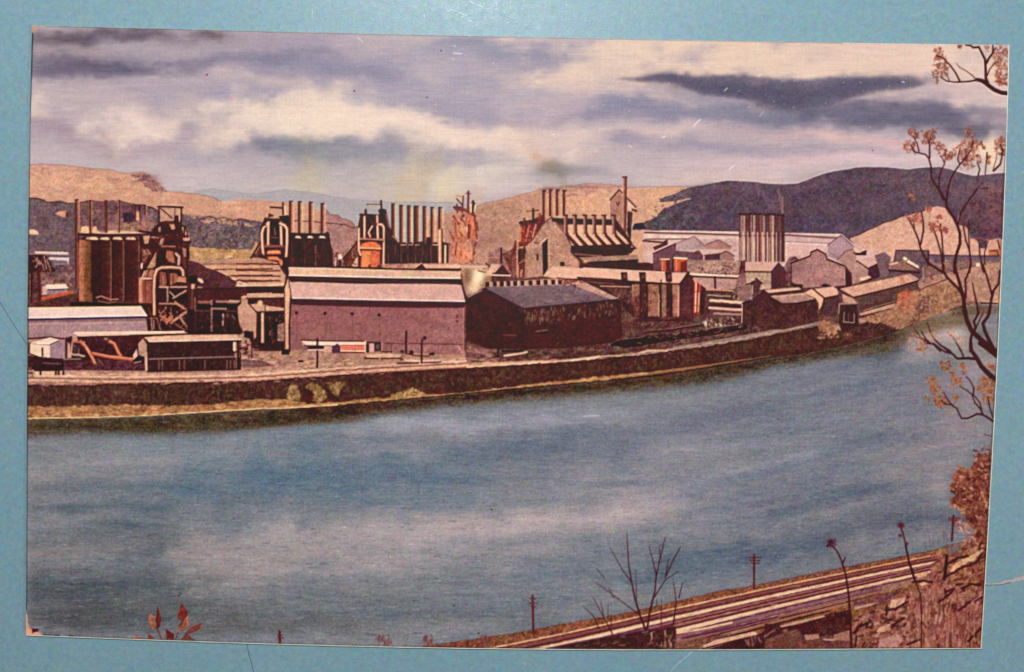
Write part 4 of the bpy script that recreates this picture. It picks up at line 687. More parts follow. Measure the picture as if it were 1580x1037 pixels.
part('printed_wall', 'plain mauve gable wall', bh2); poly([(874,500),(990,458),(996,436),(1030,420),(1080,448),(1088,478),(1200,522),(1200,635),(940,650),(872,610)], (166,120,114), tex=.16); L(2,(64,34,42),(870,498),(988,454),(994,430),(1032,414),(1084,446),(1090,472),(1206,518)); L(1,(222,180,156),(1200,525),(1200,630)); L(1.4,(90,56,60),(874,505),(874,640)); poly([(1200,520),(1242,560),(1242,635),(1205,640)], (70,40,46)); dabs([(880,520),(1190,525),(1190,630),(880,600)], 60, 1.4, [(146,100,98),(184,136,126)], 0, .3, 2.2, .5, 2)
poly([(890,625),(945,628),(940,655),(895,645)], (56,30,36)); poly([(1050,635),(1080,622),(1120,640),(1100,655)], (54,24,30))
L(1.6,(110,76,80),(845,500),(860,640)); dabs([(838,500),(868,490),(868,640),(842,640)], 16, 1.6, [(120,90,90),(170,136,128),(90,60,64)], 90, .4, 1.8, .8, 3)
part('printed_stepped_shop', 'mauve shop with a small raised roof, right of the broad brick hall'); ss = CUR[0]
poly([(1150,480),(1200,430),(1245,415),(1265,440),(1270,480),(1340,530),(1340,600),(1245,630),(1240,560),(1205,515)], (176,132,120), tex=.12); poly([(1250,415),(1310,400),(1330,425),(1330,450),(1265,450)], (70,42,46)); poly([(1250,412),(1308,400),(1328,418),(1290,436),(1262,436)], (214,172,152)); L(1.8,DK,(1256,438),(1290,440),(1330,424)); poly([(1340,530),(1420,495),(1420,570),(1400,590),(1345,605)], (72,44,52)); poly([(1272,480),(1385,455),(1420,490),(1340,528)], (206,162,146), tex=.06); L(1.8,DK,(1272,484),(1340,530),(1420,492)); L(1.4,(120,84,80),(1150,480),(1200,428),(1248,412)); poly([(1290,590),(1345,575),(1362,585),(1300,612)], (230,190,160)); L(1.6,DK,(1300,612),(1360,594)); poly([(1380,450),(1440,430),(1480,460),(1470,560),(1420,580)], (120,92,100), tex=.15)
part('printed_mill_shed', 'low brown shed with a cream skylight near the far bend'); at('H')
poly([(750,180),(790,170),(800,110),(830,100),(1000,108),(1000,200),(950,290),(750,260)], (104,80,84), tex=.2); L(1.8,(64,44,58),(790,160),(800,104),(1000,106),(1000,190)); poly([(750,200),(850,160),(945,210),(945,225),(760,222)], (150,106,96), tex=.15); poly([(850,140),(870,155),(860,168),(840,155)], (236,200,170)); poly([(872,160),(940,200),(935,218),(866,180)], (244,208,180)); L(1.8,DK,(866,182),(935,220)); poly([(755,185),(810,172),(815,184),(760,196)], (226,176,150)); L(3,(56,26,34),(760,226),(945,240)); poly([(700,130),(750,140),(750,260),(705,270)], (116,90,98), tex=.15); L(1.4,(206,160,130),(965,210),(968,280)); dabs([(945,210),(1090,210),(1090,280),(960,300)], 30, 1.8, [(90,60,56),(150,110,96),(120,84,76)], 70, .8, 2, .8, 4)
# middle-right low buildings (g, h)
at('g')
part('printed_long_roof_mill', 'long mill with three dark dormers on a pale roof, right of the slate shed'); lm = CUR[0]
poly([(-60,300),(1060,345),(1160,230),(1230,320),(1215,760),(600,760),(300,460),(0,320)], (72,42,44), tex=.2)
part('printed_roof', 'pale pink roof', lm); poly([(-30,170),(400,195),(850,215),(1140,220),(1065,340),(840,330),(480,315),(0,285),(-60,250)], (222,174,150), tex=.05); L(2.6,DK,(-60,275),(360,300),(520,318),(850,338),(1065,348)); L(1.4,(250,212,180),(0,168),(600,200),(900,215))
part('printed_wall', 'brown wall streaked with tan bays', lm); poly([(530,345),(1060,350),(1055,715),(900,740),(520,560)], (110,68,62), tex=.2)
for x0, x1, c in [(535,625,(160,110,86)),(705,835,(162,108,88)),(855,912,(150,110,90)),(980,1058,(176,118,98))]: poly([(x0,350),(x1,352),(x1,700 if x0>600 else 560),(x0+8,700 if x0>600 else 540)], c, .95, tex=.18)
poly([(540,480),(630,470),(640,700),(560,700)], (110,66,60), .8, tex=.25, soft=1)
for x in (632,700,850,930,970): L(3.2,(58,26,32),(x,345),(x+4,700),jit=.3)
L(1.4,(226,180,150),(834,460),(832,700)); L(1.4,(226,180,150),(1052,370),(1048,700)); L(1.6,(206,160,130),(545,360),(550,480)); dabs([(530,360),(1050,360),(1050,700),(560,700)], 60, 1.8, [(130,84,70),(60,30,34),(180,130,104)], 90, .3, 2.4, .5, 1)
part('printed_gable_wall', 'dark gable end of the long mill', lm); poly([(1062,350),(1165,225),(1228,320),(1210,700),(1215,760),(1060,740)], (84,50,54), tex=.16); L(2.2,(58,30,40),(1060,348),(1165,225),(1240,340)); poly([(1120,340),(1200,330),(1190,690),(1100,690)], (100,62,62), .6, tex=.2, soft=2)
for x in (450,652,940):
    part('printed_dormer', None, lm); poly([(x-38,215),(x+34,215),(x+40,320),(x-26,320)], (62,30,34)); poly([(x-12,240),(x+24,240),(x+24,285),(x-8,285)], (120,76,70)); L(3.2,(70,40,44),(x+10,310),(x+14,700), alpha=.75 if x > 500 else 0)
L(1.8,(80,44,48),(858,300),(858,340)); poly([(866,320),(890,310),(905,335)], (240,210,180))
part('printed_lean_to', 'low dark lean to under the long pale roof', lm); poly([(0,300),(400,325),(540,345),(530,385),(250,385),(120,340)], (84,50,50), tex=.2); L(2.4,DK,(0,310),(380,335),(520,352)); L(1.8,(206,160,136),(190,368),(520,378)); L(1.2,(150,106,92),(30,320),(340,340)); poly([(250,385),(540,385),(530,560),(400,520)], (96,64,60), tex=.25); dabs([(300,400),(530,395),(520,600),(420,560)], 40, 1.8, [(60,34,38),(140,104,90),(110,80,70)], 90, .6, 2, .8, 2)
part('printed_tall_door', 'narrow doorway strips glowing orange red beside the dark gable'); poly([(1220,300),(1290,320),(1285,680),(1212,670)], (170,56,40), tex=.15); L(2.6,(246,196,160),(1245,320),(1235,650)); L(2,(250,200,166),(1278,440),(1265,650)); L(1.4,(120,30,34),(1262,330),(1255,660)); L(1.2,(150,60,50),(1220,430),(1290,435)); L(1.2,(150,60,50),(1220,580),(1290,590)); poly([(1290,330),(1355,320),(1340,680),(1290,690)], (70,36,44), tex=.2); L(2,(190,80,90),(1290,350),(1290,420)); poly([(1200,280),(1270,310),(1240,340)], (206,160,140)); 
at('h')
part('printed_white_roof_shop', 'pale shop with a thin white roof line, below the orange tanks'); poly([(40,155),(580,170),(560,330),(220,330),(90,240)], (186,142,130), tex=.1); L(3.2,(244,206,176),(40,162),(300,178),(570,190)); L(2.4,DK,(60,190),(560,210)); L(3,(60,26,34),(308,195),(312,320)); L(2.8,(70,34,50),(600,40),(595,170),(560,320)); poly([(560,200),(640,60),(640,300),(590,440),(500,440)], (128,92,90), tex=.25); L(3,(90,38,44),(628,20),(630,140)); poly([(0,0),(300,20),(580,40),(575,160),(40,150),(0,120)], (172,130,116), .9, tex=.2); dabs([(100,80),(240,80),(540,60),(540,160),(100,150)], 50, 2, [(56,36,54),(160,120,120),(110,70,84),(214,166,140)], 20, .8, 1.6, .9, 3)
part('printed_pipe_racks', 'stacked pale pipe racks and platforms beside the orange doorway'); poly([(200,330),(510,340),(600,470),(610,720),(180,740)], (92,60,60), tex=.25)
for a in [((220,335),(500,350),3.2,(206,150,130)),((220,355),(500,365),2.6,DK2),((230,395),(480,410),2,(170,160,150)),((260,455),(630,480),4.2,(240,190,154)),((230,510),(605,524),2.4,DK),((250,535),(605,560),4,(222,176,152)),((260,580),(600,585),2.6,(120,60,64)),((300,600),(590,610),3,(170,140,130)),((300,640),(580,650),2.6,(110,80,76)),((180,775),(400,740),(560,720),2.4,(150,120,108)),((180,700),(220,680),3,(170,150,130))]: L(a[-2], a[-1], *a[:-2], jit=.5)
dabs([(200,640),(580,640),(560,730),(200,750)], 60, 1.8, [(210,196,164),(60,34,40),(150,124,106),(90,60,50)], 70, .5, 1.8, .9, 4); dabs([(500,340),(600,300),(700,460),(520,450)], 40, 1.7, [(180,146,124),(84,52,54),(140,110,100)], 90, .6, 1.8, .9, 5)
poly([(640,280),(720,280),(720,450),(600,470),(590,380)], (140,106,98), tex=.2); poly([(700,260),(765,210),(820,270),(780,400),(730,400)], (94,60,60), tex=.15); L(2,(50,24,40),(650,275),(700,270),(765,212),(830,270)); L(1.6,(210,170,160),(655,262),(750,225)); L(1.4,(220,180,160),(722,290),(722,380)); poly([(820,280),(925,270),(925,330),(840,330)], (196,160,136), tex=.15)
part('printed_dark_bank_shed', 'big dark brown shed by the river, right of the pipe racks'); ds = CUR[0]
poly([(615,480),(700,455),(840,350),(1060,500),(1420,450),(1450,560),(1440,690),(1060,780),(730,740),(615,720)], (74,44,46), tex=.2, grad=(88,58,54)); dabs([(640,520),(1420,480),(1430,680),(760,740)], 120, 1.8, [(60,34,40),(104,70,62),(90,54,50),(84,64,50)], 0, .9, 1.8, .6, 6)
for x in (1030,1090,1190,1290,1340): poly([(x,640),(x+14,638),(x+14,662),(x,664)], (50,22,30), alpha=.8)
L(2.6,(52,22,28),(725,640),(725,735)); L(2,(50,24,32),(616,490),(612,700)); L(1.5,(226,190,180),(610,500),(605,700)); L(2.2,(40,20,50),(616,484),(700,452),(720,430)); blob(712,435,1.8,2.6,(170,170,196),.9,0,.1)
part('printed_roof', 'pair of pale roofs on the dark shed', ds); poly([(850,340),(1240,310),(1265,340),(890,378)], (214,170,150), tex=.08); L(2.8,DK,(840,345),(900,385),(1270,346)); poly([(920,410),(1290,375),(1420,440),(1360,465),(1080,495),(1040,480)], (168,128,118), tex=.14); poly([(930,405),(1290,372),(1310,390),(960,425)], (214,164,130), .8, tex=.1); L(2.2,(54,28,36),(920,420),(1050,492),(1200,488),(1425,446))
at('G')
part('printed_riverside_shop', 'cream gabled shop between the dark shed and the long tan roof'); rs_ = CUR[0]
poly([(950,680),(1005,650),(1070,710),(1070,750),(1040,800),(1040,740),(1020,710)], (220,170,140), tex=.08); poly([(1070,715),(1188,690),(1190,800),(1120,825),(1060,810),(1045,830),(1045,800)], (80,52,52), tex=.2); poly([(1005,655),(1130,640),(1185,685),(1075,708)], (214,166,144), tex=.06); L(2.2,DK,(1005,655),(1075,712),(1188,690)); L(1.6,(60,30,40),(1072,715),(1068,750),(1042,790))
part('printed_long_bank_shed', 'long shed with a tan roof running to the river bend'); lb = CUR[0]
at('H'); poly([(440,330),(540,385),(930,290),(940,330),(800,420),(560,480),(460,430)], (96,68,64), tex=.2); poly([(470,370),(540,395),(560,430),(480,420)], (196,146,128), tex=.1)
part('printed_roof', 'long tan roof', lb); poly([(450,340),(820,262),(868,250),(935,285),(780,330),(540,388)], (206,156,132), tex=.1); L(2.4,DK,(445,338),(540,392),(780,334),(936,290)); poly([(820,270),(840,260),(860,300),(830,310)], (186,116,84), .8, tex=.15); L(1.3,(240,196,166),(880,250),(935,280))
poly([(575,490),(800,425),(805,445),(590,505)], (196,148,126), tex=.1); L(2,DK2,(585,506),(800,452)); poly([(590,440),(810,400),(810,425),(600,470)], (84,56,50), tex=.2); L(1.6,(150,106,86),(600,470),(800,412))
part('printed_pier', 'dark square pump pier standing at the water edge'); poly([(455,435),(560,435),(575,560),(540,630),(470,600),(450,550)], (64,40,42), tex=.2); L(1.8,(190,150,130),(455,430),(560,425)); L(1.6,(180,150,130),(455,435),(450,490)); L(1.4,(170,150,130),(485,480),(480,540),(545,545),(545,490)); L(1.2,(120,90,80),(510,490),(510,540))
# ================================================================= dark slate shed
at('F')
part('printed_slate_roof_shed', 'large dark shed with a slate blue roof, right of the purple mill'); sr = CUR[0]
part('printed_wall', 'dark brown walls in shade', sr); poly([(75,240),(190,175),(420,300),(1005,240),(1020,290),(1030,500),(640,545),(180,548),(75,540)], (70,36,40), tex=.18); poly([(420,300),(1005,245),(1020,490),(640,540),(420,530)], (80,48,44), .7, tex=.2, soft=1); dabs([(430,310),(1000,260),(1000,330),(430,400)], 190, 1.7, [(138,112,92),(56,32,36),(116,88,74)], 90, .12, 2.8, .7, 1); dabs([(90,250),(190,190),(1010,300),(1010,500),(90,530)], 220, 2, [(54,26,32),(92,54,48),(84,60,48),(66,34,44)], 0, .8, 2, .6, 2)
L(1.4,(130,104,88),(300,462),(380,466),alpha=.8,jit=.6); L(1.8,(130,110,90),(500,440),(570,432),jit=.4); L(1.8,(36,14,20),(510,452),(570,448)); L(1.6,(48,20,28),(420,300),(424,530),alpha=.5)
poly([(80,500),(200,545),(300,560),(75,570)], (150,110,100), .7, tex=.2, soft=1, claim=False)
part('printed_roof', 'slate blue grey roof', sr); poly([(195,180),(240,170),(640,150),(800,145),(1005,240),(850,258),(420,298)], (128,104,108), tex=.10, grad=(114,92,98)); poly([(680,140),(780,130),(1005,240),(960,246)], (190,146,130), tex=.12); poly([(640,155),(720,150),(900,235),(800,250)], (128,104,112), .8, tex=.15); L(1.8,(64,40,66),(80,240),(190,178),(300,235),(420,300)); L(1.8,(60,40,60),(420,302),(850,262),(1005,244)); L(1.2,(214,176,170),(170,190),(90,230)); dabs([(240,175),(640,155),(850,250),(430,290)], 90, 1.6, [(116,94,104),(152,124,126),(100,82,90)], -6, .3, 2.6, .5, 3)
part('printed_roof_vents', 'row of eleven square dark vents along the ridge', sr); poly([(190,140),(640,118),(660,155),(200,172)], (196,146,124), tex=.1)
for k, x in enumerate((205,250,293,333,375,418,468,516,560,606,648)):
    y = 155-k*1.6; poly([(x-12,y-16),(x+12,y-15),(x+14,y+13),(x-10,y+14)], (58,24,30)); L(1.2,(232,190,164),(x+18,y-12),(x+16,y+10))
dabs([(640,120),(790,140),(800,170),(660,160)], 26, 1.8, [(190,120,96),(90,44,44),(222,170,140)], 0, .8, 1.8, .85, 4)
at('F')
part('printed_freight_train', 'long dark string of rail cars between the bank and the pale roofed mill')
poly([(955,505),(1170,470),(1400,450),(1560,425),(1700,405),(1790,395),(1790,425),(1600,460),(1300,500),(1060,540),(960,530)], (52,30,34), tex=.25, ra=.6)
poly([(1165,440),(1330,425),(1520,395),(1520,408),(1300,440),(1170,452)], (60,36,38), .9, tex=.2, ra=.5)
dabs([(1100,470),(1790,400),(1780,425),(1100,520)], 60, 1.6, [(120,92,80),(90,62,56),(150,116,98),(36,18,24)], -8, .3, 3, .7, 1)
L(1.5,(150,124,108),(950,520),(1000,490),(1150,475),(1170,462), alpha=.6, jit=.6); L(1.4,(160,128,108),(1165,438),(1330,422),(1500,394), alpha=.6, jit=.5)
dabs([(1030,330),(1200,380),(1460,380),(1500,395),(1100,450),(1030,440)], 110, 2, [(110,78,62),(70,44,42),(90,64,54),(130,100,78)], -6, .6, 2.4, .6, 2, claim=False)
# ================================================================= purple mill
at('D')
part('printed_purple_mill', 'long purple brick mill with a wide pink roof in the centre foreground'); pm = CUR[0]
part('printed_wall', 'purple brick front wall', pm); poly([(268,275),(680,290),(1328,296),(1325,580),(780,565),(265,552)], (148,94,94), tex=.10, grad=(152,100,96)); poly([(1130,300),(1325,300),(1325,480),(1150,470)], (166,112,108), .6, tex=.15, soft=3, claim=False); dabs([(270,280),(1320,300),(1320,570),(270,545)], 900, 1.5, [(162,108,102),(130,80,86),(170,114,104),(136,84,78),(148,92,102)], 0, .25, 2, .32, 1)
for x, y in [(306,326),(480,330),(645,335),(810,340)]: blob(x, y, 2.6, 2.6, (56,22,34), 1, 0, .1, 2.5); L(1.2,(112,66,76),(x+2,y+14),(x+3,500), alpha=.55, claim=False)
blob(1287,350,1.8,2.4,(90,40,40),.9,0,.1,2); blob(1287,380,1.8,2,(90,40,40),.9,0,.1,2); blob(1210,350,2.6,8,(120,80,100),.5,0,.3)
L(1.2,(90,44,50),(850,512),(960,516)); L(1.4,(96,48,54),(990,514),(1320,520),jit=.3); poly([(830,515),(960,518),(1320,524),(1320,575),(830,562)], (160,108,104), .6, tex=.14); L(1.2,(100,54,60),(884,520),(882,562)); dabs([(840,525),(1310,528),(1310,570),(840,560)], 50, 1.5, [(180,126,114),(130,80,84)], 90, .2, 1.8, .5, 2); L(2,(226,170,136),(1290,525),(1318,575),alpha=.6); L(1.3,(214,150,120),(1324,300),(1324,570),alpha=.7)
part('printed_eave_shadow', 'dark strip under the eave', pm); poly([(270,243),(1338,262),(1330,296),(1000,296),(500,284),(290,278)], (76,40,52), tex=.12)
part('printed_lower_roof', 'broad pale pink roof slope', pm); poly([(252,112),(270,140),(1290,152),(1312,160),(1338,256),(800,250),(275,238)], (206,160,146), tex=.07, grad=(212,168,156)); L(2.2,(246,214,196),(278,236),(800,247),(1336,257)); L(2.2,(64,34,72),(280,245),(800,258),(1336,265), alpha=.9); L(1.4,(232,184,150),(300,142),(900,148)); L(2,DK,(1306,120),(1340,262),jit=.2)
part('printed_clerestory', 'dark clerestory strip', pm); poly([(256,98),(1305,118),(1312,156),(1180,148),(700,150),(270,136)], (60,28,38), tex=.1); L(1.4,(120,80,100),(300,118),(640,128),(980,138),(1290,140), alpha=.6, jit=.8)
part('printed_ridge_roof', 'narrow tan top roof', pm); poly([(256,48),(500,52),(900,66),(1305,72),(1308,116),(900,112),(262,98)], (214,172,146), tex=.08); L(2.2,(246,218,200),(262,98),(900,112),(1306,116)); L(2.2,DK,(256,44),(500,46),(900,60),(1300,68)); L(1.6,(240,206,170),(262,52),(500,58),(900,70))
part('printed_end_wall', 'cream sliver of end wall at the left', pm); poly([(232,180),(254,105),(270,150),(268,240),(262,560),(236,552)], (214,166,134), tex=.12); L(2.4,(58,22,32),(270,240),(262,420),(264,560)); L(2.4,DK,(228,180),(252,105)); L(1.6,(110,60,50),(232,190),(236,540)); L(1.6,(90,44,40),(256,110),(276,240))
poly([(215,548),(262,548),(262,582),(215,582)], (48,18,26)); L(1,(214,160,130),(210,560),(205,580))
at('d')
part('printed_white_hut', 'low white roofed hut against the foot of the purple mill'); poly([(40,330),(740,335),(740,375),(450,378),(430,355),(400,390),(100,395)], (236,204,182), tex=.05); L(2,DK2,(40,320),(300,330),(740,333)); L(1.6,(60,34,60),(60,382),(400,385)); poly([(280,385),(375,385),(370,455),(285,455)], (206,154,132), tex=.08); poly([(375,395),(435,358),(470,395),(465,460),(378,465)], (84,54,72), tex=.15); L(1.2,(240,210,190),(50,330),(60,380))
part('printed_red_sign', 'red letter sign board, white on orange red, on the side of the hut'); poly([(465,382),(735,382),(735,455),(468,452)], (238,150,120), tex=.05)
for x in range(482, 728, 24):
    poly([(x,396),(x+17,394),(x+18,428),(x+2,430)], (190,34,30), alpha=.95); L(1,(248,200,170),(x+8,402),(x+12,420)); 
L(1.4,(250,214,190),(470,438),(732,442)); L(1.3,(200,60,40),(470,380),(735,378)); L(2,(120,40,40),(470,456),(735,458)); L(2.2,(250,214,180),(740,335),(742,455))
part('printed_hut_door', 'dark doorway at the right of the sign'); poly([(748,365),(780,360),(785,455),(748,455)], DK); poly([(785,360),(840,355),(835,450),(785,450)], (206,160,150), tex=.05); poly([(838,350),(915,352),(915,440),(845,440)], (56,30,34), tex=.1); poly([(855,365),(900,365),(900,425),(858,425)], (90,84,80), tex=.1); L(2,DK,(760,345),(920,350)); L(1.6,(206,150,130),(925,350),(925,440))
part('printed_yard_clutter', 'small dark carts and boards lying before the purple mill')
for q in [[(1128,435),(1165,435),(1168,460),(1130,462)],[(1225,445),(1255,430),(1275,450),(1265,480),(1228,475)],[(1440,470),(1480,455),(1508,465),(1500,488),(1445,490)],[(0,542),(55,542),(65,562),(0,566)]]: poly(q, (50,20,28))
L(2.4,DK,(735,520),(880,522)); L(2.8,DK2,(920,522),(1110,516),(1150,534)); L(2.2,DK,(1095,578),(1330,572)); L(2,(60,30,60),(1380,568),(1573,560)); poly([(1160,535),(1380,540),(1573,530),(1573,556),(1380,562),(1200,560)], (226,180,152), tex=.08); poly([(740,480),(1000,470),(1140,480),(1120,512),(900,516),(760,512)], (222,176,148), tex=.1); L(1.6,DK,(920,450),(1030,452)); L(1.6,(206,160,130),(840,570),(1000,575)); L(2,DK2,(1200,470),(1280,490),(1440,500))
for nm, pts, w, lb in [('printed_pole',[(213,310),(210,618)],3,'dark post with a crossboard in front of the white hut'),('printed_pole',[(1193,225),(1190,465)],3,'thicker plain dark post against the purple wall'),('printed_pole',[(1366,320),(1362,570)],2.6,'thin dark lamp post with a round head at the purple wall')]:
    part(nm, lb); L(w, (52,20,30), *pts)
part('printed_crossboard', 'long dark board on the post'); poly([(100,388),(285,385),(285,420),(110,420)], (52,20,40)); L(1.6,(250,216,190),(110,428),(280,426), claim=False)
part('printed_lamp_head', 'round dark head of the lamp post'); blob(1396,298,2.8,2.8,(52,20,30),1,0,.1,2.5,True); L(1.2,DK,(1366,320),(1392,305))
at('F'); part('printed_pole', 'short dark post below the dark slate shed'); L(2.6,(44,16,24),(272,540),(270,595)); L(3,(240,206,176),(310,588),(400,576),(445,566),alpha=.9); L(3,(44,18,26),(300,560),(340,560),(420,560)); L(1.6,(230,190,160),(250,640),(560,625),(640,630)); L(2,DK,(80,545),(130,560)); poly([(100,520),(150,560),(240,575),(230,590),(75,560)], (170,124,108), .7, tex=.15, claim=False)
# ================================================================= left sheds
at('c')
part('printed_long_white_shed', 'long shed with a bright white roof at the far left'); ws = CUR[0]
part('printed_wall', 'plain mauve pink wall', ws); poly([(50,160),(1360,145),(1355,300),(560,350),(380,370),(50,380)], (166,128,130), tex=.12); L(1.5,(222,178,156),(60,215),(700,205),(1340,190), alpha=.5, jit=.5); poly([(50,160),(1350,150),(1350,180),(50,195)], (110,74,88), .6, soft=1)
part('printed_roof', 'bright white roof', ws); poly([(50,40),(1300,20),(1370,125),(50,155)], (222,194,182), tex=.04); L(1.8,(250,214,150),(60,38),(700,30),(1300,22)); L(2,(246,226,222),(60,148),(700,132),(1368,122)); L(2.6,(50,26,66),(50,166),(700,152),(1370,138)); L(1.8,(250,226,190),(1300,22),(1368,122))
part('printed_white_hut', 'small white hut with a dark narrow door at the left edge'); wh = CUR[0]
poly([(75,425),(120,440),(300,455),(300,590),(180,572),(85,555)], (226,194,172), tex=.07); poly([(300,440),(470,385),(470,590),(300,590)], (158,124,132), tex=.12); L(2.4,DK,(50,378),(300,360),(460,378)); L(2,DK,(75,420),(70,540),(180,580),(330,600))
part('printed_roof', 'cream lean roof', wh); poly([(85,425),(300,360),(395,385),(290,435),(190,432)], (230,196,170), tex=.05); L(1.8,(250,226,210),(160,428),(290,432),(390,395)); L(1.4,(70,44,60),(300,442),(395,400))
part('printed_door', 'dark narrow door', wh); poly([(208,475),(226,470),(228,570),(210,570)], (84,28,34))
part('printed_conveyor_shed', 'dark open shed with a thin white roof and rusty conveyors'); cs = CUR[0]
poly([(470,370),(560,340),(1573,350),(1340,560),(1350,730),(60,720),(60,560),(180,580),(470,600)], (64,32,38), tex=.2); poly([(545,320),(600,345),(1573,340),(1573,352),(610,362)], (80,40,50))
poly([(100,570),(440,610),(440,720),(120,730),(80,640)], (58,34,36), tex=.25); L(2,(120,80,84),(230,645),(420,655)); poly([(475,400),(490,600),(530,590),(520,420)], (120,80,76), tex=.2); L(2.4,(50,20,28),(478,400),(478,590)); poly([(500,430),(522,425),(525,590),(495,590)], (206,156,134), tex=.08); L(2.6,(200,150,130),(545,430),(530,580)); dabs([(560,430),(660,430),(660,600),(560,600)], 24, 1.8, [(40,18,24),(110,84,80),(80,60,56)], 30, .9, 1.8, .9, 1); L(3,(190,160,140),(540,545),(680,570),jit=.8); L(2,(150,120,110),(460,605),(640,600))
poly([(450,620),(1340,600),(1340,720),(450,720)], (84,48,56), tex=.25); dabs([(450,620),(1330,610),(1330,720),(450,720)], 90, 1.8, [(60,28,40),(116,72,74),(96,58,64)], 0, .6, 2.4, .7, 2)
dabs([(620,365),(1300,365),(1240,560),(800,540)], 90, 1.8, [(44,20,28),(96,54,54),(80,42,46)], 0, .8, 2, .7, 3); blob(910,380,3.4,2,(206,160,130),.9,0,.2)
part('printed_roof', 'thin white roof', cs); poly([(550,318),(580,305),(1573,296),(1573,330),(620,352)], (226,184,164), tex=.05); L(1.4,(250,216,180),(580,306),(1573,300)); L(2.2,DK,(620,360),(1573,336)); poly([(545,330),(600,345),(610,405),(550,425)], (190,136,118), tex=.1)
at('b'); poly([(0,870),(600,862),(625,890),(0,905)], (232,190,158), tex=.05); L(1.8,(60,26,40),(0,912),(610,896)); L(1.4,(244,214,190),(0,878),(600,868)); at('c')
for pts, lb in [([(640,410),(700,470),(760,570),(795,645)],'steep rusty conveyor leg, nearest the white hut'),([(960,410),(1010,430),(1060,540),(1100,590)],'short rusty conveyor leg under the thin white roof'),([(770,540),(950,575),(1240,610)],'long low rusty conveyor lying nearly level')]:
    part('printed_conveyor', lb, None); L(6.4,(120,52,40),*pts); L(4,(196,104,72),*pts); L(1.4,(236,166,124),*[(x,y-10) for x,y in pts], jit=.5)
L(3,(180,110,84),(545,410),(680,415)); L(2.2,(214,160,120),(700,480),(800,640),alpha=.8); L(2.2,(130,80,70),(830,600),(890,670))
part('printed_loading_shed', 'dark raised loading shed with a cream roof and gable end'); ls = CUR[0]
at('B')
poly([(780,385),(1310,378),(1310,480),(1345,480),(1340,555),(780,565)], (62,38,40), tex=.2); dabs([(790,390),(1290,385),(1290,470),(790,480)], 120, 2, [(54,36,38),(80,50,48),(70,44,50),(44,26,30)], 0, .8, 2, .7, 4)
L(2,(150,120,110),(790,490),(1080,482),(1310,476)); L(2,(230,190,160),(772,480),(776,560)); dabs([(790,500),(1320,490),(1320,550),(790,558)], 60, 1.8, [(90,54,50),(36,14,20),(60,34,36)], 90, .4, 2, .8, 5)
for x in (850,870,975,1005,1130,1265,1285,1310): L(1.8,(140,100,84),(x,500),(x,555),alpha=.85)
L(3,(40,14,22),(1330,375),(1335,550)); L(2,(56,20,28),(1345,380),(1347,552)); L(1.6,(160,110,90),(1322,400),(1322,545)); poly([(1302,385),(1318,385),(1316,440),(1302,440)], (240,206,170)); L(2,(50,20,26),(1310,450),(1390,430),(1390,400)); L(2.4,DK,(780,566),(1345,552))
part('printed_roof', 'cream roof', ls); poly([(755,362),(780,350),(1320,340),(1352,372),(1000,382),(790,386)], (214,168,140), tex=.1); L(1.8,(240,208,190),(790,383),(1000,380),(1350,370)); L(2.2,(60,26,40),(790,392),(1350,380)); L(1.8,DK,(760,352),(1010,338),(1320,336)); dabs([(780,352),(1310,345),(1330,368),(790,380)], 40, 1.4, [(236,196,160),(190,140,120)], 0, .2, 3, .5, 6)
part('printed_gable', 'tan gable end', ls); poly([(722,395),(752,362),(776,400),(778,475),(745,472),(724,460)], (190,142,122), tex=.1); L(1.8,DK,(720,395),(752,358),(790,390)); L(1.8,(60,24,30),(720,395),(722,465)); poly([(690,470),(715,425),(722,470),(700,490)], (226,184,166)); poly([(690,500),(720,475),(760,480),(760,520),(690,510)], (44,20,28)); L(1.8,(190,150,140),(700,512),(740,505))
part('printed_rail_car', 'dark low rail car on cream ground at the left edge'); poly([(85,530),(265,530),(270,575),(90,570)], (54,30,34), tex=.15); poly([(90,565),(268,562),(268,598),(90,598)], (214,172,142), tex=.08)
for x in (128,222,240,268): poly([(x-6,562),(x+6,562),(x+6,588),(x-6,588)], (50,18,28))
L(3,(70,30,34),(56,575),(88,578)); L(1.6,(226,180,150),(85,560),(88,598)); dabs([(55,500),(80,500),(88,600),(55,600)], 14, 1.8, [(60,26,30),(150,100,86)], 0, .6, 2, .8, 7)
at('b')
part('printed_water_tower_posts', 'thin dark posts with a crosspiece between the loading shed and pump house'); L(2.2,DK,(1360,880),(1362,1000)); at('B'); L(2,DK,(1380,380),(1382,455)); L(2,DK,(1417,320),(1416,480)); L(3,DK,(1345,425),(1388,428)); L(1.6,(170,120,104),(1345,400),(1380,398)); dabs([(1350,400),(1450,400),(1460,500),(1350,490)], 30, 1.8, [(150,104,92),(214,164,140),(90,50,50)], 0, .4, 3, .7, 8); poly([(1350,490),(1480,500),(1560,530),(1400,545),(1350,540)], (110,74,72), .8, tex=.25, claim=False)
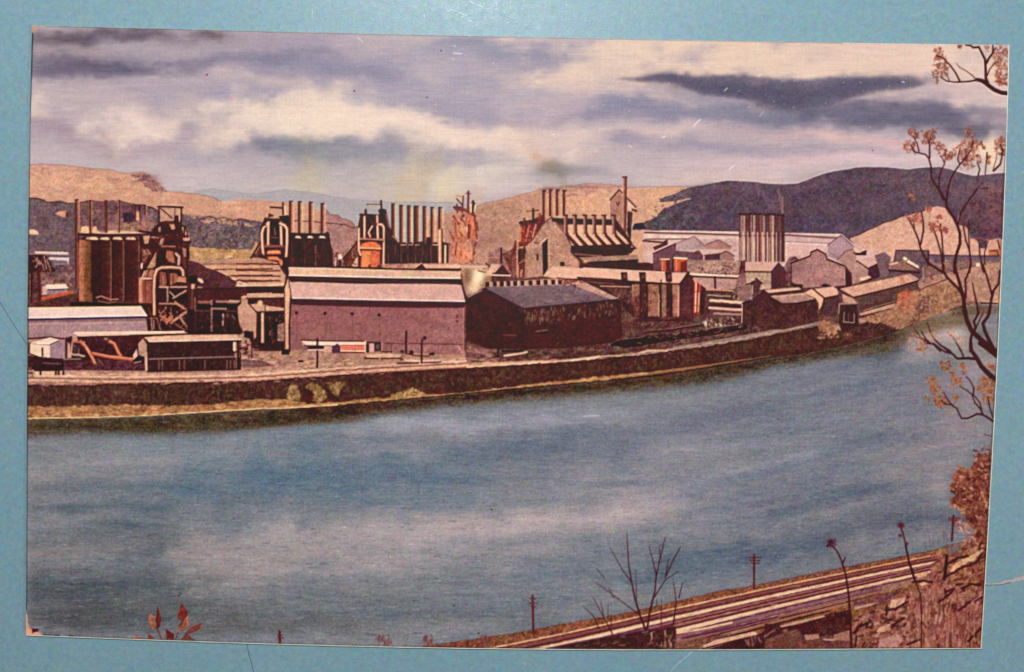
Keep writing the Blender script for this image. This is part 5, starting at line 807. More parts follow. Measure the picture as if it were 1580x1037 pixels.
# ================================================================= the bank
at('T')
part('printed_river_bank', 'long dark red brown river bank running across the picture below the mill')
btop = [(36,594),(120,596),(200,592),(300,591),(380,590),(480,583),(560,577),(640,573),(720,569),(800,564),(900,557),(985,549),(1040,543),(1100,534),(1160,524),(1240,508),(1270,502),(1300,512),(1330,505),(1370,495),(1400,480),(1440,462),(1490,452)]
bbot = [(1490,470),(1450,478),(1420,492),(1390,506),(1350,515),(1300,528),(1240,538),(1180,550),(1100,566),(1020,578),(940,586),(860,592),(780,599),(700,607),(600,618),(520,625),(440,630),(300,637),(200,642),(100,646),(36,648)]
poly(btop+[(x, y+15) for x, y in bbot], (76,50,44), tex=.22, ra=1)
dabs([(x,y+3) for x,y in btop[:17]]+[(x,y-9) for x,y in bbot[6:]], 1700, 2.2, [(66,46,38),(92,68,50),(80,56,48),(92,80,52),(60,40,36),(108,86,60)], 60, .8, 1.8, .6, 1)
L(2.2,(54,26,32),*btop[:17],alpha=.8,jit=1,claim=False); L(1.8,(214,160,124),*[(x,y-4) for x,y in btop[:16]],alpha=.75,jit=1,claim=False)
dabs([(36,588),(380,584),(640,566),(640,574),(380,592),(36,597)], 110, 1.6, [(206,158,126),(120,76,76),(150,106,100)], -1, .15, 4, .6, 2)
part('printed_mud_strip', 'ochre yellow strip of mud along the waterline')
mt = [(36,627),(100,627),(150,626),(200,624),(260,626),(320,625),(350,621),(400,616),(440,617),(480,622),(520,621),(560,616),(610,612),(650,605),(660,610),(720,606),(800,595),(860,588),(940,580),(1020,572)]
mb = [(1020,576),(940,586),(860,593),(780,600),(700,608),(600,618),(520,625),(440,630),(400,631),(300,637),(200,643),(100,645),(36,646)]
poly(mt+mb, (164,114,74), tex=.2, ra=1.2); dabs(mt+mb, 420, 1.9, [(196,148,98),(136,90,58),(176,126,82),(210,166,116),(116,72,50)], -2, .3, 3, .7, 3)
line([(1000,577),(1060,569),(1120,560),(1190,549)], 3.6, (150,106,68), 1.0, jit=.6); line([(1010,574),(1100,562),(1160,553)], 1.4, (184,140,96), .6, alpha=.7, jit=.6)
L(2.4,(240,206,150),*mb[::-1][:7],alpha=.9,jit=.4); L(1.2,(222,180,120),(440,628),(520,623),(600,616),(720,606),(860,591),(1000,576),alpha=.6,jit=.8)
L(2.2,(44,22,22),*[(x,y+2) for x,y in mb[::-1]],alpha=.85,jit=.4,claim=False)
at('D')
for q, l, n in [([(250,860),(255,800),(280,755),(310,770),(330,830),(320,865),(280,870)],'pale yellow bush, leftmost of three on the bank',40),([(360,780),(400,755),(440,770),(480,800),(490,850),(440,872),(400,860),(420,820)],'ragged yellow bush, middle of three on the bank',46),([(490,750),(610,752),(570,790),(560,840),(520,810)],'pale wedge shaped bush, rightmost of three on the bank',30),([(880,830),(1000,790),(1060,800),(1060,825),(900,850)],'low yellow scrub right of the three bushes',40)]:
    part('printed_bush', l); poly(q, (168,134,84), .7, soft=1, tex=.25, ra=1.2, rs=3); dabs(q, n, 2.2, [(196,158,104),(150,116,70),(180,142,92),(110,78,52)], 80, .9, 1.6, .7, 4)
poly([(340,790),(400,800),(415,860),(340,860)], (70,38,38), .8, tex=.3, soft=1, claim=False); poly([(490,790),(540,830),(560,850),(500,860)], (64,36,34), .8, tex=.2, claim=False)
at('H')
part('printed_autumn_brush', 'rusty orange and tan autumn brush on the far bank at the bend')
q = [(330,560),(360,530),(430,560),(440,600),(460,640),(380,630),(330,640)]
poly(q, (160,112,84), tex=.25, ra=1.2); poly([(600,520),(800,450),(810,370),(960,340),(1100,300),(1160,300),(1240,420),(1150,460),(1060,500),(960,540),(820,585),(740,560),(640,550)], (160,114,88), tex=.2, ra=1.3)
poly([(800,440),(815,370),(870,340),(930,400),(900,480),(830,480)], (186,98,70), .9, tex=.25, soft=1); poly([(940,400),(1020,380),(1020,460),(960,520),(900,560),(830,580),(900,520)], (104,66,56), .85, tex=.3, soft=2)
dabs([(600,530),(960,345),(1160,310),(1230,420),(960,540),(820,580)], 620, 2.1, [(184,136,106),(140,94,72),(166,110,84),(192,146,116),(116,78,64),(150,112,80)], -60, .9, 1.7, .6, 5)
dabs(q, 60, 2.2, [(196,146,110),(140,92,66)], 60, .9, 1.6, .8, 6); dabs([(560,560),(640,540),(760,560),(800,580),(560,620)], 70, 2.4, [(70,46,44),(100,72,58),(54,34,38)], -20, .6, 2, .7, 7); blob(495,635,6,4,(196,150,110),.9,0,.5); dabs([(330,600),(440,620),(560,600),(560,640),(340,680)], 60, 2.2, [(70,42,38),(100,66,48),(88,56,40)], 0, .8, 2, .7, 8)
L(1.8,(84,40,34),(940,350),(1000,320),(1060,300),(1110,280),alpha=.8,jit=.6)
# ================================================================= the river
at('T')
part('printed_river', 'wide grey blue river filling the lower half of the picture')
rt = [(36,648),(100,647),(200,643),(300,639),(400,633),(440,632),(520,627),(600,620),(700,610),(780,602),(860,595),(940,588),(1020,580),(1100,568),(1180,554),(1240,546),(1300,534),(1350,522),(1390,510),(1420,496),(1450,484),(1490,474),(1560,470)]
poly(rt+[(1560,1010),(36,1010)], (124,126,136), tex=.0)
RV = cover(np.array(rt+[(1560,1010),(36,1010)])); riv = np.zeros((BH, BW), np.float32); riv[RV[1]:RV[1]+RV[2].shape[0], RV[0]:RV[0]+RV[2].shape[1]] = RV[2]
SAVE = INK.copy()
for b in [
 (80,700,120,40,(116,118,126),.8,0),(260,690,200,26,(118,130,142),.8,0),(200,712,200,14,(134,134,142),.7,-2),(110,722,90,12,(140,136,140),.7,0),(60,735,60,10,(136,128,132),.6,0),
 (460,660,120,16,(120,134,150),.8,0),(330,704,90,14,(128,136,146),.6,0),(460,730,160,34,(92,116,138),.95,0),(560,760,120,30,(98,118,138),.9,0),(380,740,120,20,(96,116,136),.8,0),(250,755,120,10,(96,112,128),.8,0),(120,750,100,8,(112,116,126),.7,0),(200,780,160,12,(94,108,122),.8,-3),(110,785,80,8,(100,106,118),.7,0),
 (640,700,80,14,(138,140,148),.8,0),(700,650,140,13,(146,148,158),.9,-3),(820,655,120,10,(142,144,156),.8,-3),(600,655,60,10,(138,144,154),.8,0),(900,640,120,10,(132,134,148),.8,-6),(760,695,120,18,(106,116,136),.85,-4),(860,690,120,20,(104,112,132),.9,-6),(700,730,160,22,(104,118,138),.85,0),(680,770,90,12,(108,122,140),.7,0),(760,780,120,12,(114,124,138),.8,0),(960,740,100,18,(132,132,144),.7,-6),(950,700,70,14,(112,118,136),.8,-8),(1040,690,90,14,(140,136,148),.8,-10),
 (330,800,140,14,(108,116,126),.7,0),(190,830,120,12,(108,110,116),.7,0),(430,800,90,14,(112,122,134),.7,0),(200,812,60,9,(90,100,114),.7,0),(230,850,70,16,(88,98,110),.85,-6),(100,850,80,10,(116,112,116),.6,0),(70,858,50,6,(128,120,120),.6,0),
 (560,820,160,22,(154,146,148),.95,0),(740,812,140,22,(158,148,148),.95,-3),(460,850,140,22,(152,144,142),.9,0),(340,848,80,14,(148,138,138),.8,6),(640,860,160,20,(144,138,142),.9,0),(400,885,100,24,(146,138,138),.9,-14),(330,872,60,12,(140,132,132),.7,10),(300,858,60,8,(146,136,138),.7,0),(860,800,110,20,(160,148,148),.9,-8),(960,786,110,14,(152,144,148),.85,-12),(1030,770,90,12,(142,138,148),.8,-14),(300,890,60,8,(136,126,126),.7,0),
 (520,905,140,14,(122,122,130),.8,0),(580,930,140,16,(110,116,124),.8,0),(760,900,140,16,(118,122,132),.8,-3),(820,930,100,20,(108,118,132),.7,0),(700,950,160,16,(106,112,122),.8,0),(760,860,100,14,(130,128,138),.7,-6),(900,880,120,18,(108,118,134),.8,-6),(960,840,110,14,(116,122,138),.7,-12),
 (200,905,140,22,(84,94,104),.9,0),(100,910,90,18,(90,96,104),.85,0),(160,950,160,30,(90,94,100),.9,0),(300,940,90,20,(102,104,108),.8,0),(90,960,80,20,(98,96,102),.7,0),(420,960,120,20,(100,104,110),.8,0),(540,970,140,14,(112,108,112),.7,0),(330,970,80,10,(112,106,108),.6,0),(100,880,60,8,(108,104,110),.6,0),
 (1120,860,110,24,(92,106,126),.9,-10),(1200,840,110,20,(96,106,126),.85,-14),(1060,880,100,20,(98,112,130),.85,-8),(1160,820,80,6,(126,124,138),.7,-14),(1130,800,90,12,(112,116,134),.8,-14),(1050,820,80,8,(138,134,144),.7,-14),(1160,770,120,14,(110,116,136),.8,-14),(1120,745,90,10,(106,114,136),.8,-14),(1180,716,110,7,(150,146,156),.7,-12),(1060,760,60,8,(134,132,146),.7,-14),(1120,694,70,9,(138,136,150),.7,-8),(1080,650,110,14,(120,120,138),.8,-8),(1130,640,80,14,(112,114,132),.8,-6),(1240,740,80,16,(116,118,136),.7,-14),(1260,770,70,12,(102,108,126),.85,-16),(1330,760,60,12,(100,106,124),.8,-14),(1280,700,110,16,(104,112,132),.8,-10),(1340,670,90,14,(104,110,128),.7,-4),(1220,660,110,16,(116,118,136),.8,-6),(1300,600,110,30,(110,116,136),.8,-8),(1250,580,90,20,(118,120,138),.7,-10),(1380,560,60,24,(100,106,122),.8,0),(1400,620,80,30,(118,118,134),.8,0),(1360,540,40,12,(92,92,100),.8,0),
 (1420,690,90,16,(136,126,136),.85,-8),(1460,660,60,16,(144,130,138),.8,0),(1450,720,70,12,(142,128,134),.8,-8),(1380,730,60,8,(124,120,134),.7,-10),(1400,770,80,18,(112,112,128),.8,-8),(1440,800,60,18,(116,114,128),.8,0),(1320,810,90,18,(104,106,122),.8,-10),(1460,750,30,14,(150,134,136),.7,0),(1390,800,60,10,(100,104,120),.7,0),(1250,870,90,16,(110,112,126),.8,-10),(1330,840,80,12,(122,116,128),.7,-12),(1220,810,60,8,(132,126,138),.6,-14),(1480,620,40,30,(140,126,136),.7,0),(1460,600,50,24,(130,122,134),.7,0),(1440,530,50,26,(170,150,150),.9,0),(1480,510,40,24,(184,164,158),.9,0),(1520,560,30,50,(166,148,150),.85,0),(1410,522,24,14,(184,166,164),.8,0),(1500,600,30,30,(146,132,142),.7,0),(1500,640,30,20,(150,134,138),.7,0)]:
    at('T'); blob(b[0], b[1], b[2]*.92, b[3]*.95, b[4], b[5]*.9, b[6], warp=.4, hard=1.1)
# reflected bank
ref = [(36,648),(200,644),(440,632),(600,620),(780,602),(940,588),(1100,568),(1240,546),(1350,522),(1420,496),(1490,476),(1500,500),(1420,515),(1370,545),(1300,552),(1200,564),(1120,588),(1040,598),(900,612),(760,622),(680,628),(600,640),(520,650),(440,658),(340,668),(240,672),(140,668),(36,676)]
poly(ref, (98,80,66), .75, tex=.2, soft=4, claim=False)
poly([(36,648),(200,644),(440,632),(520,627),(540,650),(440,655),(340,662),(240,664),(120,662),(36,664)], (84,66,50), .7, tex=.25, soft=3, claim=False)
poly([(440,632),(600,620),(780,602),(940,589),(1040,578),(1010,592),(900,602),(760,614),(600,630),(540,640)], (82,54,46), .8, tex=.3, soft=2, claim=False)
poly([(940,589),(1040,578),(1100,568),(1240,546),(1350,522),(1400,508),(1380,526),(1300,542),(1220,556),(1120,576),(1030,590)], (88,66,52), .85, tex=.25, soft=2, claim=False)
for k in range(26): x = 1020+k*11; line([(x,575-(x-1020)*.155),(x+7,574-(x-1020)*.155)], 1.6, (186,142,92), alpha=rng.uniform(.2,.8), claim=False)
dabs([(36,650),(440,634),(780,604),(1100,572),(1350,525),(1350,545),(1100,590),(780,620),(440,658),(36,672)], 600, 2, [(92,66,50),(120,104,80),(100,84,72),(84,54,44),(130,120,104)], -6, .2, 4, .4, 2, claim=False)
for a in [((1150,520),(1152,522),1,(150,130,120)),((900,642),(924,641),1.4,(222,214,210))]: L(a[2],a[3],a[0],a[1],claim=False,alpha=.7,jit=.5)
blob(490,634,5,4,(110,60,50),.8,0,.4); blob(530,648,20,5,(112,92,86),.7,0,.4)
blob(1440,505,44,10,(150,120,90),.6,-12,.5); blob(1500,490,30,10,(160,130,110),.6,-8,.5); blob(1410,500,20,8,(80,56,50),.6,-20,.4)
# little ripples
r2 = np.random.default_rng(5)
for k in range(3600):
    x = r2.uniform(45, 1530); y = r2.uniform(640, 1000); lw = .7+(y-600)/400*1.2
    if x > 900 and y > 1060-(x*.1): continue
    c = (64,74,90) if r2.random() < .6 else (176,168,168)
    s = r2.uniform(2, 7)*(1+(y-640)/300); tl = -.12 if x > 1000 else -.02
    line([(x, y), (x+s, y+s*tl+r2.normal()*.5)], lw*.8, c, alpha=.15+.3*r2.random(), claim=False)
STW = noise(14, 2.2, 51)*.6+noise(5, 1.6, 52)*.5
INK += (STW*2.6)[..., None]
INK[:] = SAVE*(1-riv[..., None])+INK*riv[..., None]
# far bank line at the right edge
at('4'); poly([(700,520),(830,480),(1270,470),(1270,570),(1100,600),(700,600)], (110,84,70), .75, tex=.3, soft=2); L(2,(60,30,32),(1060,455),(1250,458)); L(1.6,(232,186,150),(1060,430),(1260,440),jit=.3)
# ================================================================= railway in the foreground
at('T')
part('printed_rail_bank', 'brown grassy bank of the railway in the foreground')
tb = [(640,1010),(655,996),(700,991),(740,985),(800,976),(850,966),(900,958),(980,943),(1040,929),(1100,914),(1160,904),(1200,896),(1260,884),(1320,872),(1380,861),(1440,849),(1480,838),(1530,828)]
poly(tb+[(1530,1010)], (128,80,56), tex=.3, ra=.8)
dabs(tb+[(1530,850),(1440,866),(1300,895),(1160,920),(1000,960),(850,985),(740,998),(660,1006)], 560, 1.8, [(150,92,60),(104,62,52),(168,112,72),(90,56,60),(130,84,72)], -60, .7, 2, .75, 1)
L(1.6,(92,70,82),*tb[1:],alpha=.6,jit=1,claim=False)
for cx, w in [(590,22),(660,14),(745,8)]: dabs([(cx-w,1000),(cx-w*.5,985),(cx,974),(cx+w*.6,984),(cx+w,1000)], 34, 1.6, [(120,66,62),(150,96,84),(100,56,60)], 90, .4, 3, .7, 2)
dabs([(568,998),(700,996),(760,990),(760,1004),(568,1004)], 50, 1.8, [(120,60,46),(96,50,48)], 0, .5, 2, .8, 3)
part('printed_railway', 'pale gravel railway bed with dark rails running down to the left')
def rail(off0, off1, w0, w1, col, xs=(730,1445), alpha=1, jit=.3, cl=True):
    # centre line of the line nearest the river, then a shift down for the others
    base = [(730,1003),(800,990),(880,974),(960,956),(1040,938),(1120,921),(1200,904),(1280,888),(1360,872),(1445,856)]
    pts = []
    for x, y in base:
        t = (x-730)/715.
        if xs[0] <= x <= xs[1]: pts.append((x, y+off0*(1-t)+off1*t))
    at('T'); line(pts, w0, col, w1, alpha=alpha, jit=jit, claim=cl)
bed = [(740,1003),(880,974),(1040,938),(1200,904),(1360,872),(1450,856),(1450,880),(1440,892),(1360,916),(1280,936),(1200,952),(1150,975),(1100,1003)]
poly(bed, (150,106,90), tex=.2)
rail(2,0,2.2,1.3,(220,176,130)); rail(5,3,2.4,1.8,(110,40,30)); rail(9,6,4.4,2.6,(120,72,72)); rail(12.5,8,2.6,1.4,(76,20,26)); rail(19,11,5.4,2.8,(226,190,150)); rail(25,14,3,1.6,(90,34,64))
rail(27,14.5,2.6,2,(150,96,92),(800,1445)); rail(31,17,3.2,2,(96,34,40),(860,1445)); rail(35,19,4,2.4,(150,104,96),(860,1445)); rail(39,21,2.6,2,(84,24,30),(900,1445)); rail(46,24,6,3,(218,182,146),(960,1445)); rail(52,28,3.4,1.8,(98,44,76),(960,1445))
rail(58,31,6,2.6,(130,92,98),(960,1360)); rail(62,34,3,1.6,(104,56,74),(960,1360)); rail(67,37,4,2,(136,98,84),(960,1360)); rail(72,40,3,1.4,(90,38,46),(960,1360)); rail(76,43,3.4,2,(150,112,88),(1040,1360)); rail(82,46,3.6,1.8,(66,34,40),(1040,1280))
at('K'); poly([(180,888),(340,850),(560,805),(760,772),(950,745),(962,775),(960,888)], (70,42,40), tex=.2); L(2.2,(96,46,84),(170,884),(360,845),(560,808),(760,774),(940,745)); dabs([(800,800),(940,780),(930,880),(810,870)], 30, 2, [(190,140,120),(50,24,24),(120,80,64)], 90, .2, 3, .85, 4)
poly([(965,775),(1580,600),(1580,888),(970,888)], (100,62,56), .0); L(3,(226,180,136),(968,790),(1150,758),(1300,725)); L(3.4,(140,92,92),(970,830),(1200,780),(1400,735),(1580,700)); L(2.4,(80,34,60),(1000,822),(1250,770),(1580,690)); poly([(950,850),(1300,790),(1120,860),(1100,888),(950,888)], (120,78,64), tex=.25); poly([(1125,866),(1200,830),(1440,780),(1460,796),(1300,835),(1130,880)], (206,160,130), tex=.1); L(1.8,DK,(1120,885),(1300,840),(1460,805)); poly([(1160,888),(1300,845),(1450,805),(1580,730),(1580,888)], (66,34,40), tex=.25); dabs([(1380,830),(1500,800),(1500,860),(1390,870)], 18, 2, [(150,106,100),(90,56,60)], 90, .2, 3, .8, 5)
at('J'); poly([(0,730),(100,740),(360,680),(500,650),(530,660),(530,888),(0,888)], (76,42,44), tex=.3); poly([(90,745),(200,715),(360,680),(370,690),(200,735),(100,755)], (190,144,116), tex=.1); poly([(540,600),(700,560),(900,510),(760,620),(540,650)], (110,72,70), tex=.3); poly([(545,630),(640,610),(700,600),(640,625),(545,648)], (176,136,120), tex=.1)
poly([(0,830),(200,760),(240,820),(420,800),(530,780),(530,888),(0,888)], (112,70,64), tex=.25); poly([(240,800),(330,795),(330,825),(250,832)], (170,122,106), tex=.1); poly([(420,800),(520,770),(520,835),(420,835)], (160,112,96), tex=.15); L(2.6,(186,140,124),(360,828),(420,832)); blob(120,778,4,2.6,(160,110,96),.9); L(3,(170,120,100),(0,810),(60,770)  ,alpha=.6)
at('T'); dabs([(740,1003),(1040,938),(1450,858),(1450,885),(1200,952),(1060,1003)], 420, 1.3, [(96,50,48),(180,130,110),(120,72,70),(236,206,170)], -12, .12, 5, .3, 77)
# ------------------------------------------------------------- rocky slope, right corner
at('J')
part('printed_rocky_slope', 'rust brown rocky slope with dry grass in the lower right corner')
q = [(1000,300),(1100,270),(1200,240),(1340,180),(1345,290),(1318,888),(530,888),(530,780),(540,690),(700,620),(760,580),(880,520),(1000,470),(1010,400),(1060,330)]
poly(q, (140,88,74), tex=.3, ra=.8)
dabs([(540,700),(880,540),(900,888),(540,888)], 200, 3, [(90,58,52),(160,112,94),(120,76,64),(60,36,38),(180,130,110)], -30, .6, 2, .8, 1)
dabs([(880,540),(1320,480),(1310,880),(880,888)], 420, 2.6, [(168,112,92),(120,70,60),(150,96,84),(188,136,116),(92,50,50),(140,92,96)], 90, .3, 3.6, .7, 2)
dabs([(1000,300),(1340,200),(1340,500),(1050,480)], 200, 2.6, [(150,96,72),(90,52,48),(176,122,90),(120,66,54)], -40, .7, 2.2, .8, 3)
for pts, c in [([(1130,420),(1150,370),(1230,330),(1300,300),(1280,345),(1200,375),(1150,415)],(206,160,120)),([(760,640),(770,590),(860,570),(850,610),(790,640)],(190,142,118)),([(680,780),(700,750),(770,730),(750,770),(700,790)],(196,144,118)),([(690,880),(700,830),(800,790),(850,830),(800,880)],(170,122,112)),([(1270,310),(1310,280),(1340,280),(1300,325)],(206,160,130)),([(1130,560),(1250,530),(1300,560),(1200,600),(1140,610)],(164,112,90)),([(1100,250),(1200,240),(1200,300),(1120,310)],(124,100,96)),([(925,430),(1000,415),(990,440),(930,455)],(200,150,116)),([(940,490),(1000,460),(1015,475),(960,505)],(206,160,130))]:
    poly(pts, c, tex=.2, ra=.8)
for pts in [[(755,650),(800,640),(870,600)],[(1090,460),(1150,420),(1200,390),(1290,360),(1320,310)],[(1060,600),(1130,550),(1150,520),(1100,540)],[(1170,495),(1200,490)],[(1200,520),(1260,490),(1320,495)],[(1240,840),(1280,800),(1315,760)],[(1180,650),(1250,600),(1320,570)],[(870,860),(940,830)],[(1100,380),(1180,330),(1240,320)],[(900,480),(960,470),(1020,480)],[(740,680),(745,620)],[(560,760),(620,730)],[(780,740),(850,700)],[(550,870),(560,810)]]:
    L(3.6,(66,30,40),*pts,alpha=.9,jit=.8)
L(5,(60,34,34),(1095,460),(1100,420),(1110,320)); L(2,(200,150,140),(1260,600),(1320,560),alpha=.7)
for k in range(46):
    x = rng.uniform(880, 1300); y = rng.uniform(640, 880); L(1.2, (110,60,54) if k % 2 else (196,146,122), (x, y), (x+rng.uniform(-14,14), y-rng.uniform(40,110)), alpha=.7)
# ------------------------------------------------------------- bush and trees on the right
at('6')
part('printed_leafy_bush', 'dense red brown leafy bush at the right edge above the rocky slope')
bs = [(1180,215),(1120,240),(1020,240),(990,330),(960,380),(900,440),(840,420),(800,400),(760,450),(710,500),(720,580),(690,640),(690,720),(740,740),(670,810),(690,870),(780,900),(860,1000),(960,1160),(1010,1400),(1120,1400),(1170,400)]
poly(bs, (122,72,58), tex=.3, ra=2.2, rs=3)
dabs(bs, 460, 3, [(150,92,70),(84,42,40),(126,70,56),(190,136,108),(100,50,46),(140,88,70)], 60, 1.0, 1.5, .8, 1)
dabs([(960,200),(1170,160),(1170,260),(960,300)], 10, 2.2, [(120,50,54),(150,80,70)], 0, .9, 1.5, .85, 2); dabs([(650,1000),(860,1000),(900,1150),(760,1200)], 30, 1.8, [(110,60,64),(150,100,96)], 80, .6, 2.4, .7, 3)
dabs([(780,1050),(900,1080),(1000,1330),(820,1300)], 44, 2.4, [(206,150,130),(170,110,100),(130,70,70)], 60, .7, 1.8, .75, 4)
TR = (66, 24, 34); TR2 = (90, 44, 46)
def leaves(pts, n, seed, cols=((160,90,62),(128,62,52),(186,122,88),(108,62,56),(168,98,66),(136,92,70)), sz=2.0, al=.62):
    dabs(pts, n, sz, cols, 60, 1.2, 1.4, al, seed)
part('printed_top_branch', 'dark branch with orange leaves crossing the upper right corner'); at('1')
leaves([(480,200),(560,190),(620,240),(640,340),(660,420),(650,560),(600,540),(540,540),(520,640),(495,630),(500,560),(450,530),(480,400),(480,300)], 130, 1); leaves([(1210,180),(1380,160),(1385,660),(1300,640),(1200,620),(1230,500),(1280,420),(1200,400),(1180,320)], 200, 2); leaves([(760,160),(830,155),(800,210)], 14, 3); leaves([(1080,165),(1160,165),(1140,250)], 14, 4, al=.4); leaves([(1130,240),(1230,240),(1220,620),(1150,560)], 40, 5, cols=((236,206,150),(226,190,130)), al=.4)
L(6.4,TR,(1385,745),(1300,735),(1220,700),(1150,650),(1070,590),(1010,580)); 
line(([(1060,588),(1000,583),(900,600),(800,605),(720,606),(640,595),(570,548)]), 3.2, TR, 1.6)
line(([(1150,650),(1115,560),(1110,430),(1105,330),(1070,260),(1030,180)]), 5, TR, 3); line(([(1030,180),(960,185),(930,160),(870,152)]), 3.4, TR, 2.4); line(([(1125,370),(1150,320),(1200,250),(1200,150)]), 3.6, TR, 2); line(([(1200,235),(1240,180)]), 1.8, TR, 1)
line(([(800,600),(750,500),(680,400),(600,320),(520,280)]), 2.8, TR, 1.8); line(([(1000,580),(950,525),(860,460),(800,430),(755,380)]), 1.8, TR2, 1); line(([(1135,520),(1160,450),(1220,380),(1270,350)]), 2, TR, .8); line(([(670,590),(630,500),(610,480)]), 1.4, TR2, 1); line(([(1240,600),(1320,610),(1380,650)]), 1.8, (130,50,44), 1.2); line(([(1270,540),(1340,590),(1375,640)]), 1.8, (140,56,44), 1.2)
L(1.3,(250,222,200),(640,612),(760,622),(900,616),(1010,600),(1100,650),(1200,740),(1290,770),(1380,775),alpha=.7,claim=False); L(1.2,(250,222,200),(1095,560),(1090,420),(1080,340),(1010,200),alpha=.6,claim=False)
part('printed_bare_tree', 'tall forked dark tree with thin orange leaves along the right edge'); TREE = CUR[0]; at('2')
for q, n in [([(110,420),(160,360),(250,400),(260,540),(180,540),(110,480)],60),([(150,240),(220,210),(300,260),(290,350),(210,320),(160,290)],44),([(330,240),(400,230),(520,220),(500,300),(470,380),(520,400),(440,430),(380,420),(330,430),(350,340)],90),([(490,400),(560,380),(640,480),(640,560),(560,560),(500,480)],54),([(640,560),(700,480),(780,420),(760,560),(640,620)],50),([(850,230),(930,200),(980,250),(960,340),(880,330)],34),([(780,360),(960,350),(1040,360),(1040,440),(950,520),(1050,560),(1060,660),(960,560),(980,700),(900,730),(800,720),(850,620),(780,600),(800,480)],190),([(1060,380),(1110,440),(1090,480),(1050,430)],14),([(1220,380),(1300,320),(1340,320),(1340,560),(1260,560),(1230,480)],80),([(1120,560),(1180,560),(1160,660),(1120,640)],20)]:
    leaves(q, n, n)
at('2')
line(([(600,1090),(540,960),(480,880),(450,820),(450,700),(420,590),(380,540),(250,510),(200,430)]), 3.4, TR, 1.8); line(([(300,500),(275,400),(230,320)]), 2.2, TR, 1.2); line(([(430,580),(430,430),(420,380)]), 2.8, TR, 2); line(([(430,400),(390,320),(370,270)]), 1.6, TR2, .8); line(([(430,390),(450,300),(480,250)]), 1.6, TR2, .8)
line(([(545,960),(545,820),(570,730),(610,660),(590,590),(560,560)]), 2.2, TR, 1.4); line(([(610,660),(625,560),(625,480)]), 1.8, TR2, 1); line(([(640,1090),(660,930),(690,830),(740,740),(800,660),(870,580),(940,480),(960,370)]), 2.8, TR, 1.8); line(([(800,660),(770,600),(800,460)]), 2.2, TR, 1.4); line(([(870,570),(870,480)]), 1.8, TR2, 1.4); line(([(960,1020),(1020,940),(1080,880)]), 2, TR, 1.2); line(([(1020,800),(1040,720),(1010,640)]), 2.4, TR, 1.8); line(([(1020,920),(1020,800)]), 1.2, TR2, 1); line(([(1105,790),(1125,600),(1130,520)]), 1.4, TR, 2.2); line(([(1210,740),(1290,660),(1310,580),(1320,480),(1290,420)]), 3, TR, 1.8); line(([(1200,740),(1245,580),(1250,500)]), 1.4, TR2, .9)
leaves([(870,440),(1030,470),(1060,650),(900,560)], 30, 77, al=.8)
at('3')
line(([(530,-10),(580,80),(630,160),(640,250),(720,360),(770,460),(800,560),(800,680),(760,800),(735,920),(735,1030)]), 3.4, TR, 5); line(([(660,-10),(645,60),(640,160)]), 2.4, TR, 2); line(([(1010,20),(940,110),(870,200),(810,300),(780,430)]), 2, TR, 2.6); line(([(1140,0),(1040,10)]), 1.6, TR, 1.4)
line(([(170,370),(230,480),(290,620),(320,740),(400,900),(480,960),(600,1030)]), 2, TR, 3.6); line(([(330,290),(350,400),(355,520),(320,690)]), 2.2, TR, 2.6); line(([(235,400),(245,500)]), 1.4, TR, 1.4); line(([(470,480),(520,620),(570,800),(600,1030)]), 2, TR, 3); line(([(560,440),(580,600),(590,760),(605,900)]), 2.4, TR, 2.2); line(([(840,460),(870,640),(915,760),(930,900),(915,1030)]), 2, TR, 3); line(([(905,390),(905,560),(915,740)]), 1.4, TR, 2); line(([(1035,680),(1040,800),(1070,960),(1090,1030)]), 1.8, TR, 2.8); line(([(1125,700),(1100,780),(1100,930)]), 1.6, TR, 1.8); line(([(410,780),(405,960)]), 1.4, TR, 1)
for q, n in [([(130,330),(330,270),(340,420),(200,420)],50),([(380,240),(460,230),(440,300),(380,290)],20),([(500,330),(580,320),(580,380),(510,370)],26),([(420,420),(560,400),(580,520),(440,540)],50),([(590,480),(660,480),(640,560),(590,540)],24),([(160,40),(280,60),(240,170),(180,140)],16)]: at('3'); leaves(q, n, n+3, cols=((150,72,66),(176,100,84),(120,60,70),(190,110,60)), al=.6)
at('4')
line(([(600,-10),(600,70),(640,140),(780,280),(830,360)]), 3.4, TR, 4.4); line(([(420,-10),(520,30),(600,90)]), 2.2, TR, 3); line(([(735,-10),(760,100),(800,230),(840,380),(850,500),(880,660),(940,790),(1010,860),(1120,960),(1250,1060)]), 4, TR, 9); line(([(935,-10),(900,90),(865,170),(870,300),(870,380),(850,440)]), 2.6, TR, 3.4)
line(([(1080,-10),(1130,140),(1180,320),(1190,360)]), 2.4, TR, 3); line(([(1285,60),(1270,220),(1210,300),(1180,420),(1160,560),(1140,620),(1080,700),(1100,790),(1150,900),(1220,1040)]), 2.6, TR, 6.4); line(([(950,210),(980,360),(1010,480),(1020,590),(970,680),(990,760),(960,820)]), 1.8, TR, 4.4); line(([(1080,580),(1020,700),(990,770)]), 1.4, TR, 2.2); line(([(1040,480),(1040,580)]), 1.2, TR2, 1); line(([(950,810),(930,900),(930,1040)]), 4.2, TR, 5); line(([(240,770),(310,860),(380,920),(480,960),(560,1040)]), 1.2, TR, 3); line(([(330,800),(380,890),(430,940)]), 1.8, TR, 2.8); line(([(400,690),(440,810),(490,900),(560,970),(680,1040)]), 1.2, TR, 3.4); line(([(200,850),(300,880),(370,930)]), 1.2, (130,60,50), 2); line(([(650,810),(720,880),(780,980),(800,1040)]), 1.8, (130,50,44), 2)
